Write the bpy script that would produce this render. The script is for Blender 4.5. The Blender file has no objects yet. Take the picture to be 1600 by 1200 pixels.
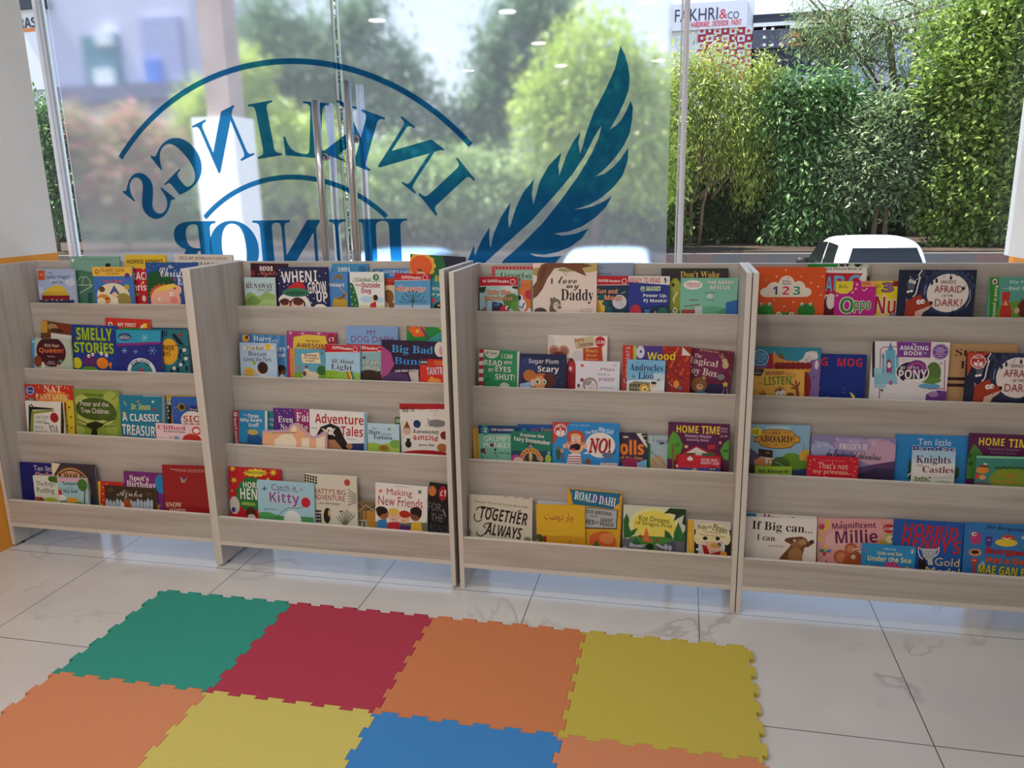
import bpy, bmesh, math, random
from math import sin, cos, pi, radians, sqrt, atan2
from mathutils import Vector, Matrix
from mathutils.geometry import tessellate_polygon

S = bpy.context.scene
COL = S.collection

# ---------------------------------------------------------------- camera
CAM = Vector((0.552, -2.604, 1.444))
FWD = Vector((-0.20750, 0.94976, -0.23441)); RGT = Vector((0.97800, 0.20859, -0.01826)); 
FWD.normalize()
RGT = (RGT - RGT.dot(FWD) * FWD).normalized(); UPV = RGT.cross(FWD)
FPX = 1229.5
cd = bpy.data.cameras.new('camera'); cam = bpy.data.objects.new('camera', cd); COL.objects.link(cam)
cd.sensor_fit = 'HORIZONTAL'; cd.sensor_width = 36.0; cd.lens = FPX / 1600 * 36; cd.clip_start = 0.05; cd.clip_end = 300
cam.matrix_world = Matrix(((RGT.x, UPV.x, -FWD.x, CAM.x), (RGT.y, UPV.y, -FWD.y, CAM.y), (RGT.z, UPV.z, -FWD.z, CAM.z), (0, 0, 0, 1)))
S.camera = cam
def at(px, py, Y):
    d = (px - 800) / FPX * RGT - (py - 600) / FPX * UPV + FWD
    return CAM + d * ((Y - CAM.y) / d.y)

# ---------------------------------------------------------------- sky, sun, exposure
S.view_settings.view_transform = 'Standard'; S.view_settings.look = 'None'
S.view_settings.exposure = 0.0; S.view_settings.gamma = 1.0
S.cycles.use_denoising = True
S.cycles.max_bounces = 10; S.cycles.transparent_max_bounces = 16; S.cycles.transmission_bounces = 8
S.cycles.diffuse_bounces = 4
S.cycles.sample_clamp_indirect = 4.0
W = bpy.data.worlds.new('sky'); S.world = W; W.use_nodes = True
nt = W.node_tree; bg = nt.nodes['Background']
tc = nt.nodes.new('ShaderNodeTexCoord'); sx = nt.nodes.new('ShaderNodeSeparateXYZ'); cr = nt.nodes.new('ShaderNodeValToRGB')
nt.links.new(tc.outputs['Generated'], sx.inputs[0]); nt.links.new(sx.outputs[2], cr.inputs[0]); nt.links.new(cr.outputs[0], bg.inputs[0])
cr.color_ramp.elements[0].position = 0.0; cr.color_ramp.elements[0].color = (0.90, 0.95, 1.0, 1)
cr.color_ramp.elements[1].position = 0.6; cr.color_ramp.elements[1].color = (0.42, 0.62, 1.0, 1)
bg.inputs[1].default_value = 1.5
sl = bpy.data.lights.new('sun', 'SUN'); sl.energy = 14.0; sl.angle = radians(0.53); sl.color = (1.0, 0.95, 0.86)
so = bpy.data.objects.new('sun', sl); COL.objects.link(so)
SUN_FROM = Vector((-0.50, -0.05, 1.0)).normalized()      # high, along the street
so.rotation_euler = SUN_FROM.to_track_quat('Z', 'Y').to_euler()
LAMP_POWER = 5.3

# ---------------------------------------------------------------- helpers
def srgb(h):
    if isinstance(h, (tuple, list)): return tuple(h)[:3]
    h = h.lstrip('#')
    if len(h) == 3: h = ''.join(c + c for c in h)
    v = [int(h[i:i + 2], 16) / 255 for i in (0, 2, 4)]
    return tuple(c / 12.92 if c <= 0.04045 else ((c + 0.055) / 1.055) ** 2.4 for c in v)

MATS = {}
def new_mat(name):
    m = bpy.data.materials.new(name); m.use_nodes = True
    return m, m.node_tree, m.node_tree.nodes, m.node_tree.links
def flat(name, col, rough=0.6, spec=0.35, metal=0.0, coat=0.0):
    if name in MATS: return MATS[name]
    m, t, n, l = new_mat(name); b = n['Principled BSDF']
    b.inputs['Base Color'].default_value = (*srgb(col), 1); b.inputs['Roughness'].default_value = rough
    b.inputs['Specular IOR Level'].default_value = spec; b.inputs['Metallic'].default_value = metal
    b.inputs['Coat Weight'].default_value = coat
    MATS[name] = m; return m
def ink(h):
    return flat('print_' + h.lstrip('#'), h, 0.42, 0.4)
def ramp_mat(name, stops, scale, detail=4, rough=0.6, spec=0.3, rot=(0, 0, 0), dist=0.0, bump=0.0, noise_rough=0.55):
    """noise in object coordinates, stretched by scale, through a colour ramp"""
    if name in MATS: return MATS[name]
    m, t, n, l = new_mat(name); b = n['Principled BSDF']
    tc = n.new('ShaderNodeTexCoord'); mp = n.new('ShaderNodeMapping'); no = n.new('ShaderNodeTexNoise'); cr = n.new('ShaderNodeValToRGB')
    mp.inputs['Scale'].default_value = scale; mp.inputs['Rotation'].default_value = rot
    oi = n.new('ShaderNodeObjectInfo'); ad = n.new('ShaderNodeVectorMath'); ad.operation = 'ADD'; ms = n.new('ShaderNodeVectorMath'); ms.operation = 'SCALE'
    cv = n.new('ShaderNodeCombineXYZ')
    for i in range(3): l.new(oi.outputs['Random'], cv.inputs[i])
    l.new(cv.outputs[0], ms.inputs[0]); ms.inputs['Scale'].default_value = 37.0
    l.new(tc.outputs['Object'], mp.inputs[0]); l.new(mp.outputs[0], ad.inputs[0]); l.new(ms.outputs[0], ad.inputs[1]); l.new(ad.outputs[0], no.inputs[0])
    no.inputs['Scale'].default_value = 1.0; no.inputs['Detail'].default_value = detail; no.inputs['Distortion'].default_value = dist; no.inputs['Roughness'].default_value = noise_rough
    l.new(no.outputs[0], cr.inputs[0])
    e = cr.color_ramp.elements
    e[0].position, e[0].color = stops[0][0], (*srgb(stops[0][1]), 1)
    e[1].position, e[1].color = stops[-1][0], (*srgb(stops[-1][1]), 1)
    for p, c in stops[1:-1]:
        q = e.new(p); q.color = (*srgb(c), 1)
    l.new(cr.outputs[0], b.inputs['Base Color']); b.inputs['Roughness'].default_value = rough; b.inputs['Specular IOR Level'].default_value = spec
    if bump:
        bp = n.new('ShaderNodeBump'); bp.inputs['Strength'].default_value = bump; bp.inputs['Distance'].default_value = 0.01
        l.new(no.outputs[0], bp.inputs['Height']); l.new(bp.outputs[0], b.inputs['Normal'])
    MATS[name] = m; return m

class MB:
    """collects shapes, each with a material, and links them as one mesh object"""
    def __init__(s): s.v = []; s.f = []; s.mi = []; s.mats = []; s.smooth = []
    def m(s, mat):
        if mat not in s.mats: s.mats.append(mat)
        return s.mats.index(mat)
    def add(s, vs, fs, mat, smooth=False):
        o = len(s.v); k = s.m(mat); s.v += [tuple(p) for p in vs]
        for f in fs: s.f.append(tuple(o + i for i in f)); s.mi.append(k); s.smooth.append(smooth)
    def box(s, a, b, mat, top=None, front=None):
        x0, y0, z0 = a; x1, y1, z1 = b
        s.add([(x0, y0, z0), (x1, y0, z0), (x1, y1, z0), (x0, y1, z0), (x0, y0, z1), (x1, y0, z1), (x1, y1, z1), (x0, y1, z1)],
              [(0, 3, 2, 1), (4, 5, 6, 7), (0, 1, 5, 4), (1, 2, 6, 5), (2, 3, 7, 6), (3, 0, 4, 7)], mat)
        k = len(s.mi)
        if top: s.mi[k - 5] = s.m(top)
        if front: s.mi[k - 4] = s.m(front)
    def tube(s, pts, rad, mat, n=10, caps=True, smooth=True):
        pts = [Vector(p) for p in pts]; rads = rad if isinstance(rad, (list, tuple)) else [rad] * len(pts)
        vs = []; fs = []
        for i, p in enumerate(pts):
            d = (pts[min(i + 1, len(pts) - 1)] - pts[max(i - 1, 0)]).normalized()
            a = Vector((0, 0, 1)) if abs(d.z) < 0.9 else Vector((1, 0, 0))
            u = d.cross(a).normalized(); w = d.cross(u)
            vs += [p + (u * cos(2 * pi * k / n) + w * sin(2 * pi * k / n)) * rads[i] for k in range(n)]
        for i in range(len(pts) - 1):
            for k in range(n): fs.append((i * n + k, i * n + (k + 1) % n, (i + 1) * n + (k + 1) % n, (i + 1) * n + k))
        if caps: fs.append(tuple(range(n))[::-1]); fs.append(tuple(range((len(pts) - 1) * n, len(pts) * n)))
        s.add(vs, fs, mat, smooth)
    def prism(s, poly, y0, y1, mat, plane='xz', side=None):
        """polygon in a plane, extruded along the third axis"""
        def P(a, b, c): return (a, c, b) if plane == 'xz' else ((a, b, c) if plane == 'xy' else (c, a, b))
        n = len(poly); tri = tessellate_polygon([[Vector((a, b, 0)) for a, b in poly]])
        vs = [P(a, b, y0) for a, b in poly] + [P(a, b, y1) for a, b in poly]
        s.add(vs, [t for t in tri] + [tuple(n + i for i in t[::-1]) for t in tri], mat)
        s.add(vs, [(i, (i + 1) % n, n + (i + 1) % n, n + i) for i in range(n)], side or mat)
    def build(s, name, parent=None, loc=None, fix=True):
        me = bpy.data.meshes.new(name); me.from_pydata(s.v, [], s.f)
        for m in s.mats: me.materials.append(m)
        me.polygons.foreach_set('material_index', s.mi); me.polygons.foreach_set('use_smooth', s.smooth)
        if fix:
            bm = bmesh.new(); bm.from_mesh(me); bmesh.ops.recalc_face_normals(bm, faces=bm.faces); bm.to_mesh(me); bm.free()
        o = bpy.data.objects.new(name, me); COL.objects.link(o)
        if parent: o.parent = parent
        if loc is not None: o.location = loc
        return o

def tag(o, label=None, cat=None, group=None, kind=None):
    if label: o['label'] = label
    if cat: o['category'] = cat
    if group: o['group'] = group
    if kind: o['kind'] = kind
    return o
def empty(name, loc=(0, 0, 0), rz=0.0):
    o = bpy.data.objects.new(name, None); COL.objects.link(o); o.location = loc; o.rotation_euler = (0, 0, rz); o.empty_display_size = 0.05
    return o
def bevel(o, w=0.0015, seg=2):
    b = o.modifiers.new('bevel', 'BEVEL'); b.width = w; b.segments = seg; b.limit_method = 'ANGLE'; b.angle_limit = radians(40)
    return o
def kids(o): return [c for c in bpy.data.objects if c.parent is o]

# ---------------------------------------------------------------- materials
WOODX = ramp_mat('pale_ash_board', [(0.30, '#a89e95'), (0.47, '#bcb3aa'), (0.58, '#c5beb6'), (0.72, '#b2a89f')], (1.3, 30, 26), 5, 0.5, 0.3)
WOODZ = ramp_mat('pale_ash_board_upright', [(0.30, '#a89e95'), (0.47, '#bcb3aa'), (0.58, '#c5beb6'), (0.72, '#b2a89f')], (30, 26, 1.3), 5, 0.42, 0.35)
EDGE = flat('pale_board_edge', '#ddd6cc', 0.4)  # lighter colour on the top faces and front edges of the boards
WHITE = ramp_mat('white_wall_paint', [(0.3, '#e6e3dc'), (0.7, '#eeebe6')], (2, 2, 2), 3, 0.6)
ORANGE = ramp_mat('orange_wall_paint', [(0.3, '#e2912f'), (0.7, '#eaa03c')], (3, 3, 2), 3, 0.45)
CEIL = flat('white_ceiling_paint', '#efefed', 0.9, 0.1)
STEEL = flat('brushed_steel', '#b9b7b4', 0.22, 0.5, 1.0)
ALU = flat('pale_aluminium', '#e6e9f2', 0.4, 0.5, 0.15)
PAPER = ramp_mat('page_edges', [(0.3, '#cfc6b4'), (0.7, '#ebe4d6')], (3, 400, 3), 2, 0.8)

def marble():
    m, t, n, l = new_mat('polished_marble_tile'); b = n['Principled BSDF']
    tc = n.new('ShaderNodeTexCoord'); mp = n.new('ShaderNodeMapping'); mp.inputs['Location'].default_value = (-0.045, 0.010, 0)
    l.new(tc.outputs['Object'], mp.inputs[0])
    br = n.new('ShaderNodeTexBrick'); br.offset = 0.0; br.squash = 1.0
    br.inputs['Scale'].default_value = 1.0; br.inputs['Brick Width'].default_value = 0.6; br.inputs['Row Height'].default_value = 0.6
    br.inputs['Mortar Size'].default_value = 0.0016; br.inputs['Mortar Smooth'].default_value = 0.0; br.inputs['Bias'].default_value = 0.0
    l.new(mp.outputs[0], br.inputs[0])
    # veins: thin ridges of a distorted noise, broken up by a second noise
    n1 = n.new('ShaderNodeTexNoise'); n1.inputs['Scale'].default_value = 1.7; n1.inputs['Detail'].default_value = 6; n1.inputs['Distortion'].default_value = 1.1
    n2 = n.new('ShaderNodeTexNoise'); n2.inputs['Scale'].default_value = 2.3; n2.inputs['Detail'].default_value = 3
    l.new(tc.outputs['Object'], n1.inputs[0]); l.new(tc.outputs['Object'], n2.inputs[0])
    s1 = n.new('ShaderNodeMath'); s1.operation = 'SUBTRACT'; s1.inputs[1].default_value = 0.5; l.new(n1.outputs[0], s1.inputs[0])
    s2 = n.new('ShaderNodeMath'); s2.operation = 'ABSOLUTE'; l.new(s1.outputs[0], s2.inputs[0])
    r1 = n.new('ShaderNodeMapRange'); r1.inputs[1].default_value = 0.0; r1.inputs[2].default_value = 0.022; r1.inputs[3].default_value = 1.0; r1.inputs[4].default_value = 0.0; l.new(s2.outputs[0], r1.inputs[0])
    r2 = n.new('ShaderNodeMapRange'); r2.inputs[1].default_value = 0.50; r2.inputs[2].default_value = 0.66; r2.inputs[3].default_value = 0.0; r2.inputs[4].default_value = 0.75; l.new(n2.outputs[0], r2.inputs[0])
    mu = n.new('ShaderNodeMath'); mu.operation = 'MULTIPLY'; l.new(r1.outputs[0], mu.inputs[0]); l.new(r2.outputs[0], mu.inputs[1])
    cl = n.new('ShaderNodeValToRGB'); l.new(n2.outputs[0], cl.inputs[0])
    cl.color_ramp.elements[0].position = 0.3; cl.color_ramp.elements[0].color = (*srgb('#cfccca'), 1)
    cl.color_ramp.elements[1].position = 0.65; cl.color_ramp.elements[1].color = (*srgb('#dad8d6'), 1)
    mx = n.new('ShaderNodeMixRGB'); l.new(mu.outputs[0], mx.inputs[0]); l.new(cl.outputs[0], mx.inputs[1]); mx.inputs[2].default_value = (*srgb('#aeacac'), 1)
    m2 = n.new('ShaderNodeMixRGB'); l.new(br.outputs['Fac'], m2.inputs[0]); l.new(mx.outputs[0], m2.inputs[1]); m2.inputs[2].default_value = (*srgb('#55504e'), 1)
    l.new(m2.outputs[0], b.inputs['Base Color']); b.inputs['Roughness'].default_value = 0.13; b.inputs['Specular IOR Level'].default_value = 0.6
    return m

def clear_glass():
    m, t, n, l = new_mat('clear_pane_glass'); n.remove(n['Principled BSDF'])
    tr = n.new('ShaderNodeBsdfTransparent'); tr.inputs[0].default_value = (0.97, 0.985, 0.98, 1)
    gl = n.new('ShaderNodeBsdfGlossy'); gl.inputs['Roughness'].default_value = 0.01; gl.inputs[0].default_value = (1, 1, 1, 1)
    fr = n.new('ShaderNodeFresnel'); fr.inputs[0].default_value = 1.45
    mx = n.new('ShaderNodeMixShader'); l.new(fr.outputs[0], mx.inputs[0]); l.new(tr.outputs[0], mx.inputs[1]); l.new(gl.outputs[0], mx.inputs[2]); l.new(mx.outputs[0], n['Material Output'].inputs[0])
    return m
def film():
    """hazy privacy film: scatters what is behind it, with a milky veil"""
    m, t, n, l = new_mat('hazy_privacy_film'); n.remove(n['Principled BSDF'])
    rf = n.new('ShaderNodeBsdfRefraction'); rf.distribution = 'BECKMANN'; rf.inputs['IOR'].default_value = 1.45; rf.inputs['Roughness'].default_value = 0.072; rf.inputs[0].default_value = (0.98, 0.99, 1, 1)
    tl = n.new('ShaderNodeBsdfTranslucent'); tl.inputs[0].default_value = (0.9, 0.93, 1.0, 1)
    mx = n.new('ShaderNodeMixShader'); mx.inputs[0].default_value = 0.11; l.new(rf.outputs[0], mx.inputs[1]); l.new(tl.outputs[0], mx.inputs[2])
    gl = n.new('ShaderNodeBsdfGlossy'); gl.inputs['Roughness'].default_value = 0.02
    fr = n.new('ShaderNodeFresnel'); fr.inputs[0].default_value = 1.3
    m2 = n.new('ShaderNodeMixShader'); l.new(fr.outputs[0], m2.inputs[0]); l.new(mx.outputs[0], m2.inputs[1]); l.new(gl.outputs[0], m2.inputs[2]); l.new(m2.outputs[0], n['Material Output'].inputs[0])
    return m
def vinyl():
    m, t, n, l = new_mat('blue_window_vinyl'); n.remove(n['Principled BSDF'])
    tr = n.new('ShaderNodeBsdfTransparent'); tr.inputs[0].default_value = (0.03, 0.26, 0.55, 1)
    df = n.new('ShaderNodeBsdfDiffuse'); df.inputs[0].default_value = (0.01, 0.09, 0.26, 1)
    mx = n.new('ShaderNodeMixShader'); mx.inputs[0].default_value = 0.30; l.new(tr.outputs[0], mx.inputs[1]); l.new(df.outputs[0], mx.inputs[2]); l.new(mx.outputs[0], n['Material Output'].inputs[0])
    return m
def leaf_mat(name, c0, c1, c2, trans=0.35):
    if name in MATS: return MATS[name]
    m, t, n, l = new_mat(name); n.remove(n['Principled BSDF'])
    ge = n.new('ShaderNodeNewGeometry'); cr = n.new('ShaderNodeValToRGB'); l.new(ge.outputs['Random Per Island'], cr.inputs[0])
    e = cr.color_ramp.elements; e[0].color = (*srgb(c0), 1); e[1].color = (*srgb(c2), 1); q = e.new(0.5); q.color = (*srgb(c1), 1)
    df = n.new('ShaderNodeBsdfPrincipled'); df.inputs['Roughness'].default_value = 0.38; df.inputs['Specular IOR Level'].default_value = 0.5; tl = n.new('ShaderNodeBsdfTranslucent'); l.new(cr.outputs[0], df.inputs['Base Color']); l.new(cr.outputs[0], tl.inputs[0])
    mx = n.new('ShaderNodeMixShader'); mx.inputs[0].default_value = trans; l.new(df.outputs[0], mx.inputs[1]); l.new(tl.outputs[0], mx.inputs[2]); l.new(mx.outputs[0], n['Material Output'].inputs[0])
    MATS[name] = m; return m
def emit(name, col, s):
    m, t, n, l = new_mat(name); b = n['Principled BSDF']; b.inputs['Base Color'].default_value = (*srgb(col), 1)
    b.inputs['Emission Color'].default_value = (*srgb(col), 1); b.inputs['Emission Strength'].default_value = s
    return m
GLASS = clear_glass(); FILM = film(); VINYL = vinyl()

# ---------------------------------------------------------------- the room
GY = 0.62                                       # the glass front
WALLX = -2.256
def structure(name, mb, lab=None, parent=None):
    o = mb.build(name, parent); 
    if not parent: tag(o, lab, None, None, 'structure')
    return o
b = MB(); b.box((-4.2, -6.2, -0.12), (3.6, 1.6, 0.0), marble()); structure('floor', b, 'polished pale marble tile floor with thin dark joints')
b = MB(); b.box((-4.2, -6.2, 2.75), (3.6, 0.72, 2.95), CEIL); structure('ceiling', b, 'white ceiling over the room')
b = MB(); b.box((WALLX - 0.25, -6.2, 1.222), (WALLX, 0.53, 2.75), WHITE); structure('wall_left', b, 'white upper wall at the left of the shelves')
b = MB(); b.box((WALLX - 0.25, -6.2, 0.0), (WALLX + 0.002, 0.53, 1.222), ORANGE); structure('wall_left_lower', b, 'orange lower wall at the left of the shelves')
b = MB(); b.box((3.2, -6.2, 0), (3.4, 0.9, 2.75), WHITE); structure('wall_right', b, 'white wall at the right of the room')
b = MB(); b.box((2.25, 0.46, 0), (3.4, 0.66, 2.75), WHITE); structure('wall_front', b, 'white wall right of the column')
b = MB(); b.box((-4.2, -6.4, 0), (3.6, -6.2, 2.75), WHITE); structure('wall_rear', b, 'white wall behind the viewer')
b = MB(); b.box((1.715, 0.42, 1.192), (2.25, 0.66, 2.75), WHITE); structure('wall_right_column', b, 'white column right of the clear window')
b = MB(); b.box((1.735, 0.415, 0.0), (2.26, 0.665, 1.192), ORANGE); structure('wall_right_column_lower', b, 'orange lower part of the right column')
# glass front: two hazy door leaves between clear panes
def pane(b, x0, x1, z0, z1, y=GY, t=0.010): b.box((x0, y, z0), (x1, y + t, z1), GLASS)
def sheet(x0, x1, z0, z1, y, mat):
    b = MB(); b.add([(x0, y, z0), (x1, y, z0), (x1, y, z1), (x0, y, z1)], [(0, 1, 2, 3)], mat); return b
o = sheet(-3.6, -2.262, 0.0, 2.75, GY, GLASS).build('window_1', fix=False); tag(o, 'narrow clear pane between left wall and door', None, None, 'structure')
o = sheet(0.552, 1.72, 0.0, 2.75, GY, GLASS).build('window_2', fix=False); tag(o, 'clear fixed pane right of the doors', None, None, 'structure')
DOORS = []
for k, (x0, x1, f0, f1) in enumerate(((-2.226, -0.866, -2.19, -0.872), (-0.852, 0.524, -0.846, 0.486))):
    d = sheet(x0, x1, 0.01, 2.74, GY, GLASS).build('door_%d' % (k + 1), fix=False); tag(d, ('left', 'right')[k] + ' glass door leaf with hazy film', None, None, 'structure')
    b = MB(); b.box((f0, GY - 0.006, 0.03), (f1, GY - 0.002, 2.72), FILM); b.build('privacy_film', d)
    b = MB(); gs = flat('glass_edge_strip', '#c9d6dd', 0.15, 0.6)
    for x in (x0, x1 - 0.006): b.box((x, GY - 0.002, 0.01), (x + 0.006, GY + 0.012, 2.74), gs)
    b.build('edge_strip', d); DOORS.append(d)
for k, (x0, x1) in enumerate(((-2.262, -2.230), (0.527, 0.549))):
    b = MB(); b.box((x0, GY - 0.014, 0.0), (x1, GY + 0.02, 2.75), ALU)
    b.box((x0 + 0.010, GY - 0.022, 0.0), (x1 - 0.008, GY - 0.014, 2.75), ALU)
    structure('trim_%d' % (k + 1), b, ('aluminium post at the left edge of the doors', 'aluminium post between the doors and the clear pane')[k])
# pull handles: a bar inside and a bar outside on two stand-offs
for d, x, zt in ((DOORS[0], -0.938, 1.832), (DOORS[1], -0.795, 1.900)):
    for y, nm in ((GY - 0.068, 'door_handle'), (GY + 0.062, 'door_handle')):
        b = MB(); b.tube([(x - 0.004 * (zt - z), y, z) for z in (zt - 1.2, zt - 0.8, zt - 0.4, zt)], 0.0165, STEEL, 20)
        h = b.build(nm, d)
        c = MB()
        for z in (zt - 0.22, zt - 0.98):
            yy = (y, GY - 0.007) if y < GY else (GY + 0.001, y)
            c.tube([(x, yy[0], z), (x, yy[1], z)], 0.009, STEEL, 12)
            e = yy[1] if y < GY else yy[0]
            c.tube([(x, e - 0.006, z), (x, e + 0.006, z)], 0.016, STEEL, 16)
        c.build('stand_off', h)
# ceiling downlights
LENS = emit('downlight_lens', '#fff6e6', 3.0)
k = 0
for x in (-1.75, -0.75, 0.25):
    for y in (-0.9, -2.2, -3.5, -4.8):
        r = empty('ceiling_light', (x, y, 2.75)); k += 1
        tag(r, 'round recessed downlight in the white ceiling', 'ceiling light', 'ceiling downlights')
        b = MB(); b.tube([(0, 0, -0.012), (0, 0, 0.0)], 0.05, CEIL, 24); b.build('rim', r)
        b = MB(); b.tube([(0, 0, -0.015), (0, 0, -0.012)], 0.034, LENS, 24); b.build('lens', r)
        ld = bpy.data.lights.new('downlight', 'AREA'); ld.shape = 'DISK'; ld.size = 0.13; ld.energy = LAMP_POWER; ld.color = (1.0, 0.96, 0.92)
        lo = bpy.data.objects.new('downlight', ld); COL.objects.link(lo); lo.parent = r; lo.location = (0, 0, -0.02)

# ---------------------------------------------------------------- window lettering and feather
TS = bpy.data.scenes.new('lettering_workspace')      # letters are turned into outlines here, then it is removed
TEXTS = {}
def text_batch(keys):
    """turn many (string, resolution, weight offset) settings into flat outlines at once"""
    made = []
    for k in keys:
        if k in TEXTS: continue
        c = bpy.data.curves.new('glyphs', 'FONT'); c.body = k[0]; c.size = 1.0; c.resolution_u = k[1]; c.offset = k[2]
        o = bpy.data.objects.new('glyphs', c); TS.collection.objects.link(o); made.append((k, o))
    with bpy.context.temp_override(scene=TS, view_layer=TS.view_layers[0]): dg = bpy.context.evaluated_depsgraph_get()
    for k, o in made:
        e = o.evaluated_get(dg); me = e.to_mesh()
        TEXTS[k] = ([(v.co.x, v.co.y) for v in me.vertices], [tuple(p.vertices) for p in me.polygons]); e.to_mesh_clear()
    for k, o in made:
        c = o.data; bpy.data.objects.remove(o); bpy.data.curves.remove(c)
def text_mesh(s, res=3, offset=0.0):
    k = (s, res, offset)
    if k not in TEXTS: text_batch([k])
    return TEXTS[k]
STYLE = dict(B=(0x1D400, 0x1D41A, 0x1D7CE), I=(0x1D434, 0x1D44E, 0), C=(0x1D4D0, 0x1D4EA, 0), S=(0x1D5D4, 0x1D5EE, 0x1D7EC), F=(0x1D56C, 0x1D586, 0),
             J=(0x1D63C, 0x1D656, 0), M=(0x1D670, 0x1D68A, 0x1D7F6))
def styled(s, st):
    if st not in STYLE: return s
    U, L, D = STYLE[st]; o = ''
    for ch in s:
        if 'A' <= ch <= 'Z': o += chr(U + ord(ch) - 65)
        elif st == 'I' and ch == 'h': o += '\u210e'
        elif 'a' <= ch <= 'z': o += chr(L + ord(ch) - 97)
        elif ch.isdigit() and D: o += chr(D + ord(ch) - 48)
        else: o += ch
    return o
TY = GY - 0.0075
let = empty('window_lettering', (0, TY, 0)); tag(let, 'blue reversed lettering and two arcs stuck on the glass doors', 'window sticker')
CX, CZ = -1.112, 0.905
def arc(r, w, a0, a1):
    b = MB(); n = 48; vs = []
    for i in range(n + 1):
        a = radians(a0 + (a1 - a0) * i / n)
        vs += [(CX + (r - w) * cos(a), 0, CZ + (r - w) * sin(a)), (CX + (r + w) * cos(a), 0, CZ + (r + w) * sin(a))]
    b.add(vs, [(2 * i, 2 * i + 1, 2 * i + 3, 2 * i + 2) for i in range(n)], VINYL); b.build('arc', let, fix=False)
arc(1.093, 0.0115, 42.3, 138.2); arc(0.628, 0.0105, 46.5, 132.6)
def glyph(ch, x, z, h, ang, wscale=1.0):
    vs, fs = text_mesh(styled(ch, 'B'), 6)
    xs = [p[0] for p in vs]; ys = [p[1] for p in vs]; mx = (min(xs) + max(xs)) / 2; y0, y1 = min(ys), max(ys); k = h / (y1 - y0)
    ca, sa = cos(ang), sin(ang); out = []
    for u, v in vs:
        u = -(u - mx) * k * wscale; v = (v - (y0 + y1) / 2) * k
        out.append((x + u * ca - v * sa, 0, z + u * sa + v * ca))
    b = MB(); b.add(out, fs, VINYL); b.build('letter', let, fix=False)
for ch, a, r, ws in (('I', 39.3, 0.905, 1), ('N', 52.4, 0.885, 1), ('K', 69.3, 0.845, 0.95), ('L', 83.6, 0.825, 1), ('I', 96.6, 0.83, 1), ('N', 110.6, 0.84, 1), ('G', 127.4, 0.87, 1), ('S', 141.2, 0.895, 1)):
    glyph(ch, CX + r * cos(radians(a)), CZ + r * sin(radians(a)), 0.225, radians(a - 90), ws)
for ch, x, ws in (('J', -0.625, 1), ('U', -0.823, 1.02), ('N', -1.088, 0.9), ('I', -1.245, 1), ('O', -1.408, 1), ('R', -1.612, 1)):
    glyph(ch, x, 1.23, 0.245, 0.0, ws)
FE = [(770,205),(790,245),(803,290),(812,340),(808,400),(790,450),(765,505),(722,580),(750,562),(775,535),(800,490),(816,450),(826,480),(822,540),(810,600),(785,650),(750,700),(710,745),(662,788),
 (700,775),(740,745),(775,705),(806,658),(804,715),(780,785),(740,835),(690,880),(630,915),(565,935),(600,932),(650,920),(700,897),(733,875),(705,925),(660,970),(600,1010),(540,1033),(476,1042),(510,1052),(570,1043),(629,1019),
 (600,1062),(550,1100),(490,1125),(430,1137),(366,1131),(390,1144),(440,1148),(508,1142),(485,1168),(450,1192),(400,1212),(215,1212),(250,1160),(330,1090),(420,1000),(500,900),(580,790),(640,690),(672,620),(687,560),(655,610),(615,690),(555,780),(470,880),(375,985),(280,1070),(170,1170),(130,1212),
 (60,1212),(85,1175),(118,1094),(122,1140),(150,1075),(188,1013),(186,1070),(191,1107),(207,1040),(238,968),(281,903),(270,975),(275,1018),(284,995),(303,930),(338,858),(386,798),(375,868),(383,913),(392,880),(412,808),(452,738),(508,680),(494,738),(498,784),(508,755),(528,698),(557,638),(593,588),(583,638),(590,687),(602,655),(618,592),(652,500),(702,405),(746,308)]
fp = [at(700 + x / 2.857, y / 2.857, GY) for x, y in FE]
tri = tessellate_polygon([[Vector((p.x, p.z, 0)) for p in fp]])
b = MB(); b.add([(p.x, 0, p.z) for p in fp], tri, VINYL); o = b.build('feather_sticker', None, (0, TY, 0), fix=False)
tag(o, 'large blue feather sticker on the right glass door', 'window sticker')

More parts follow.
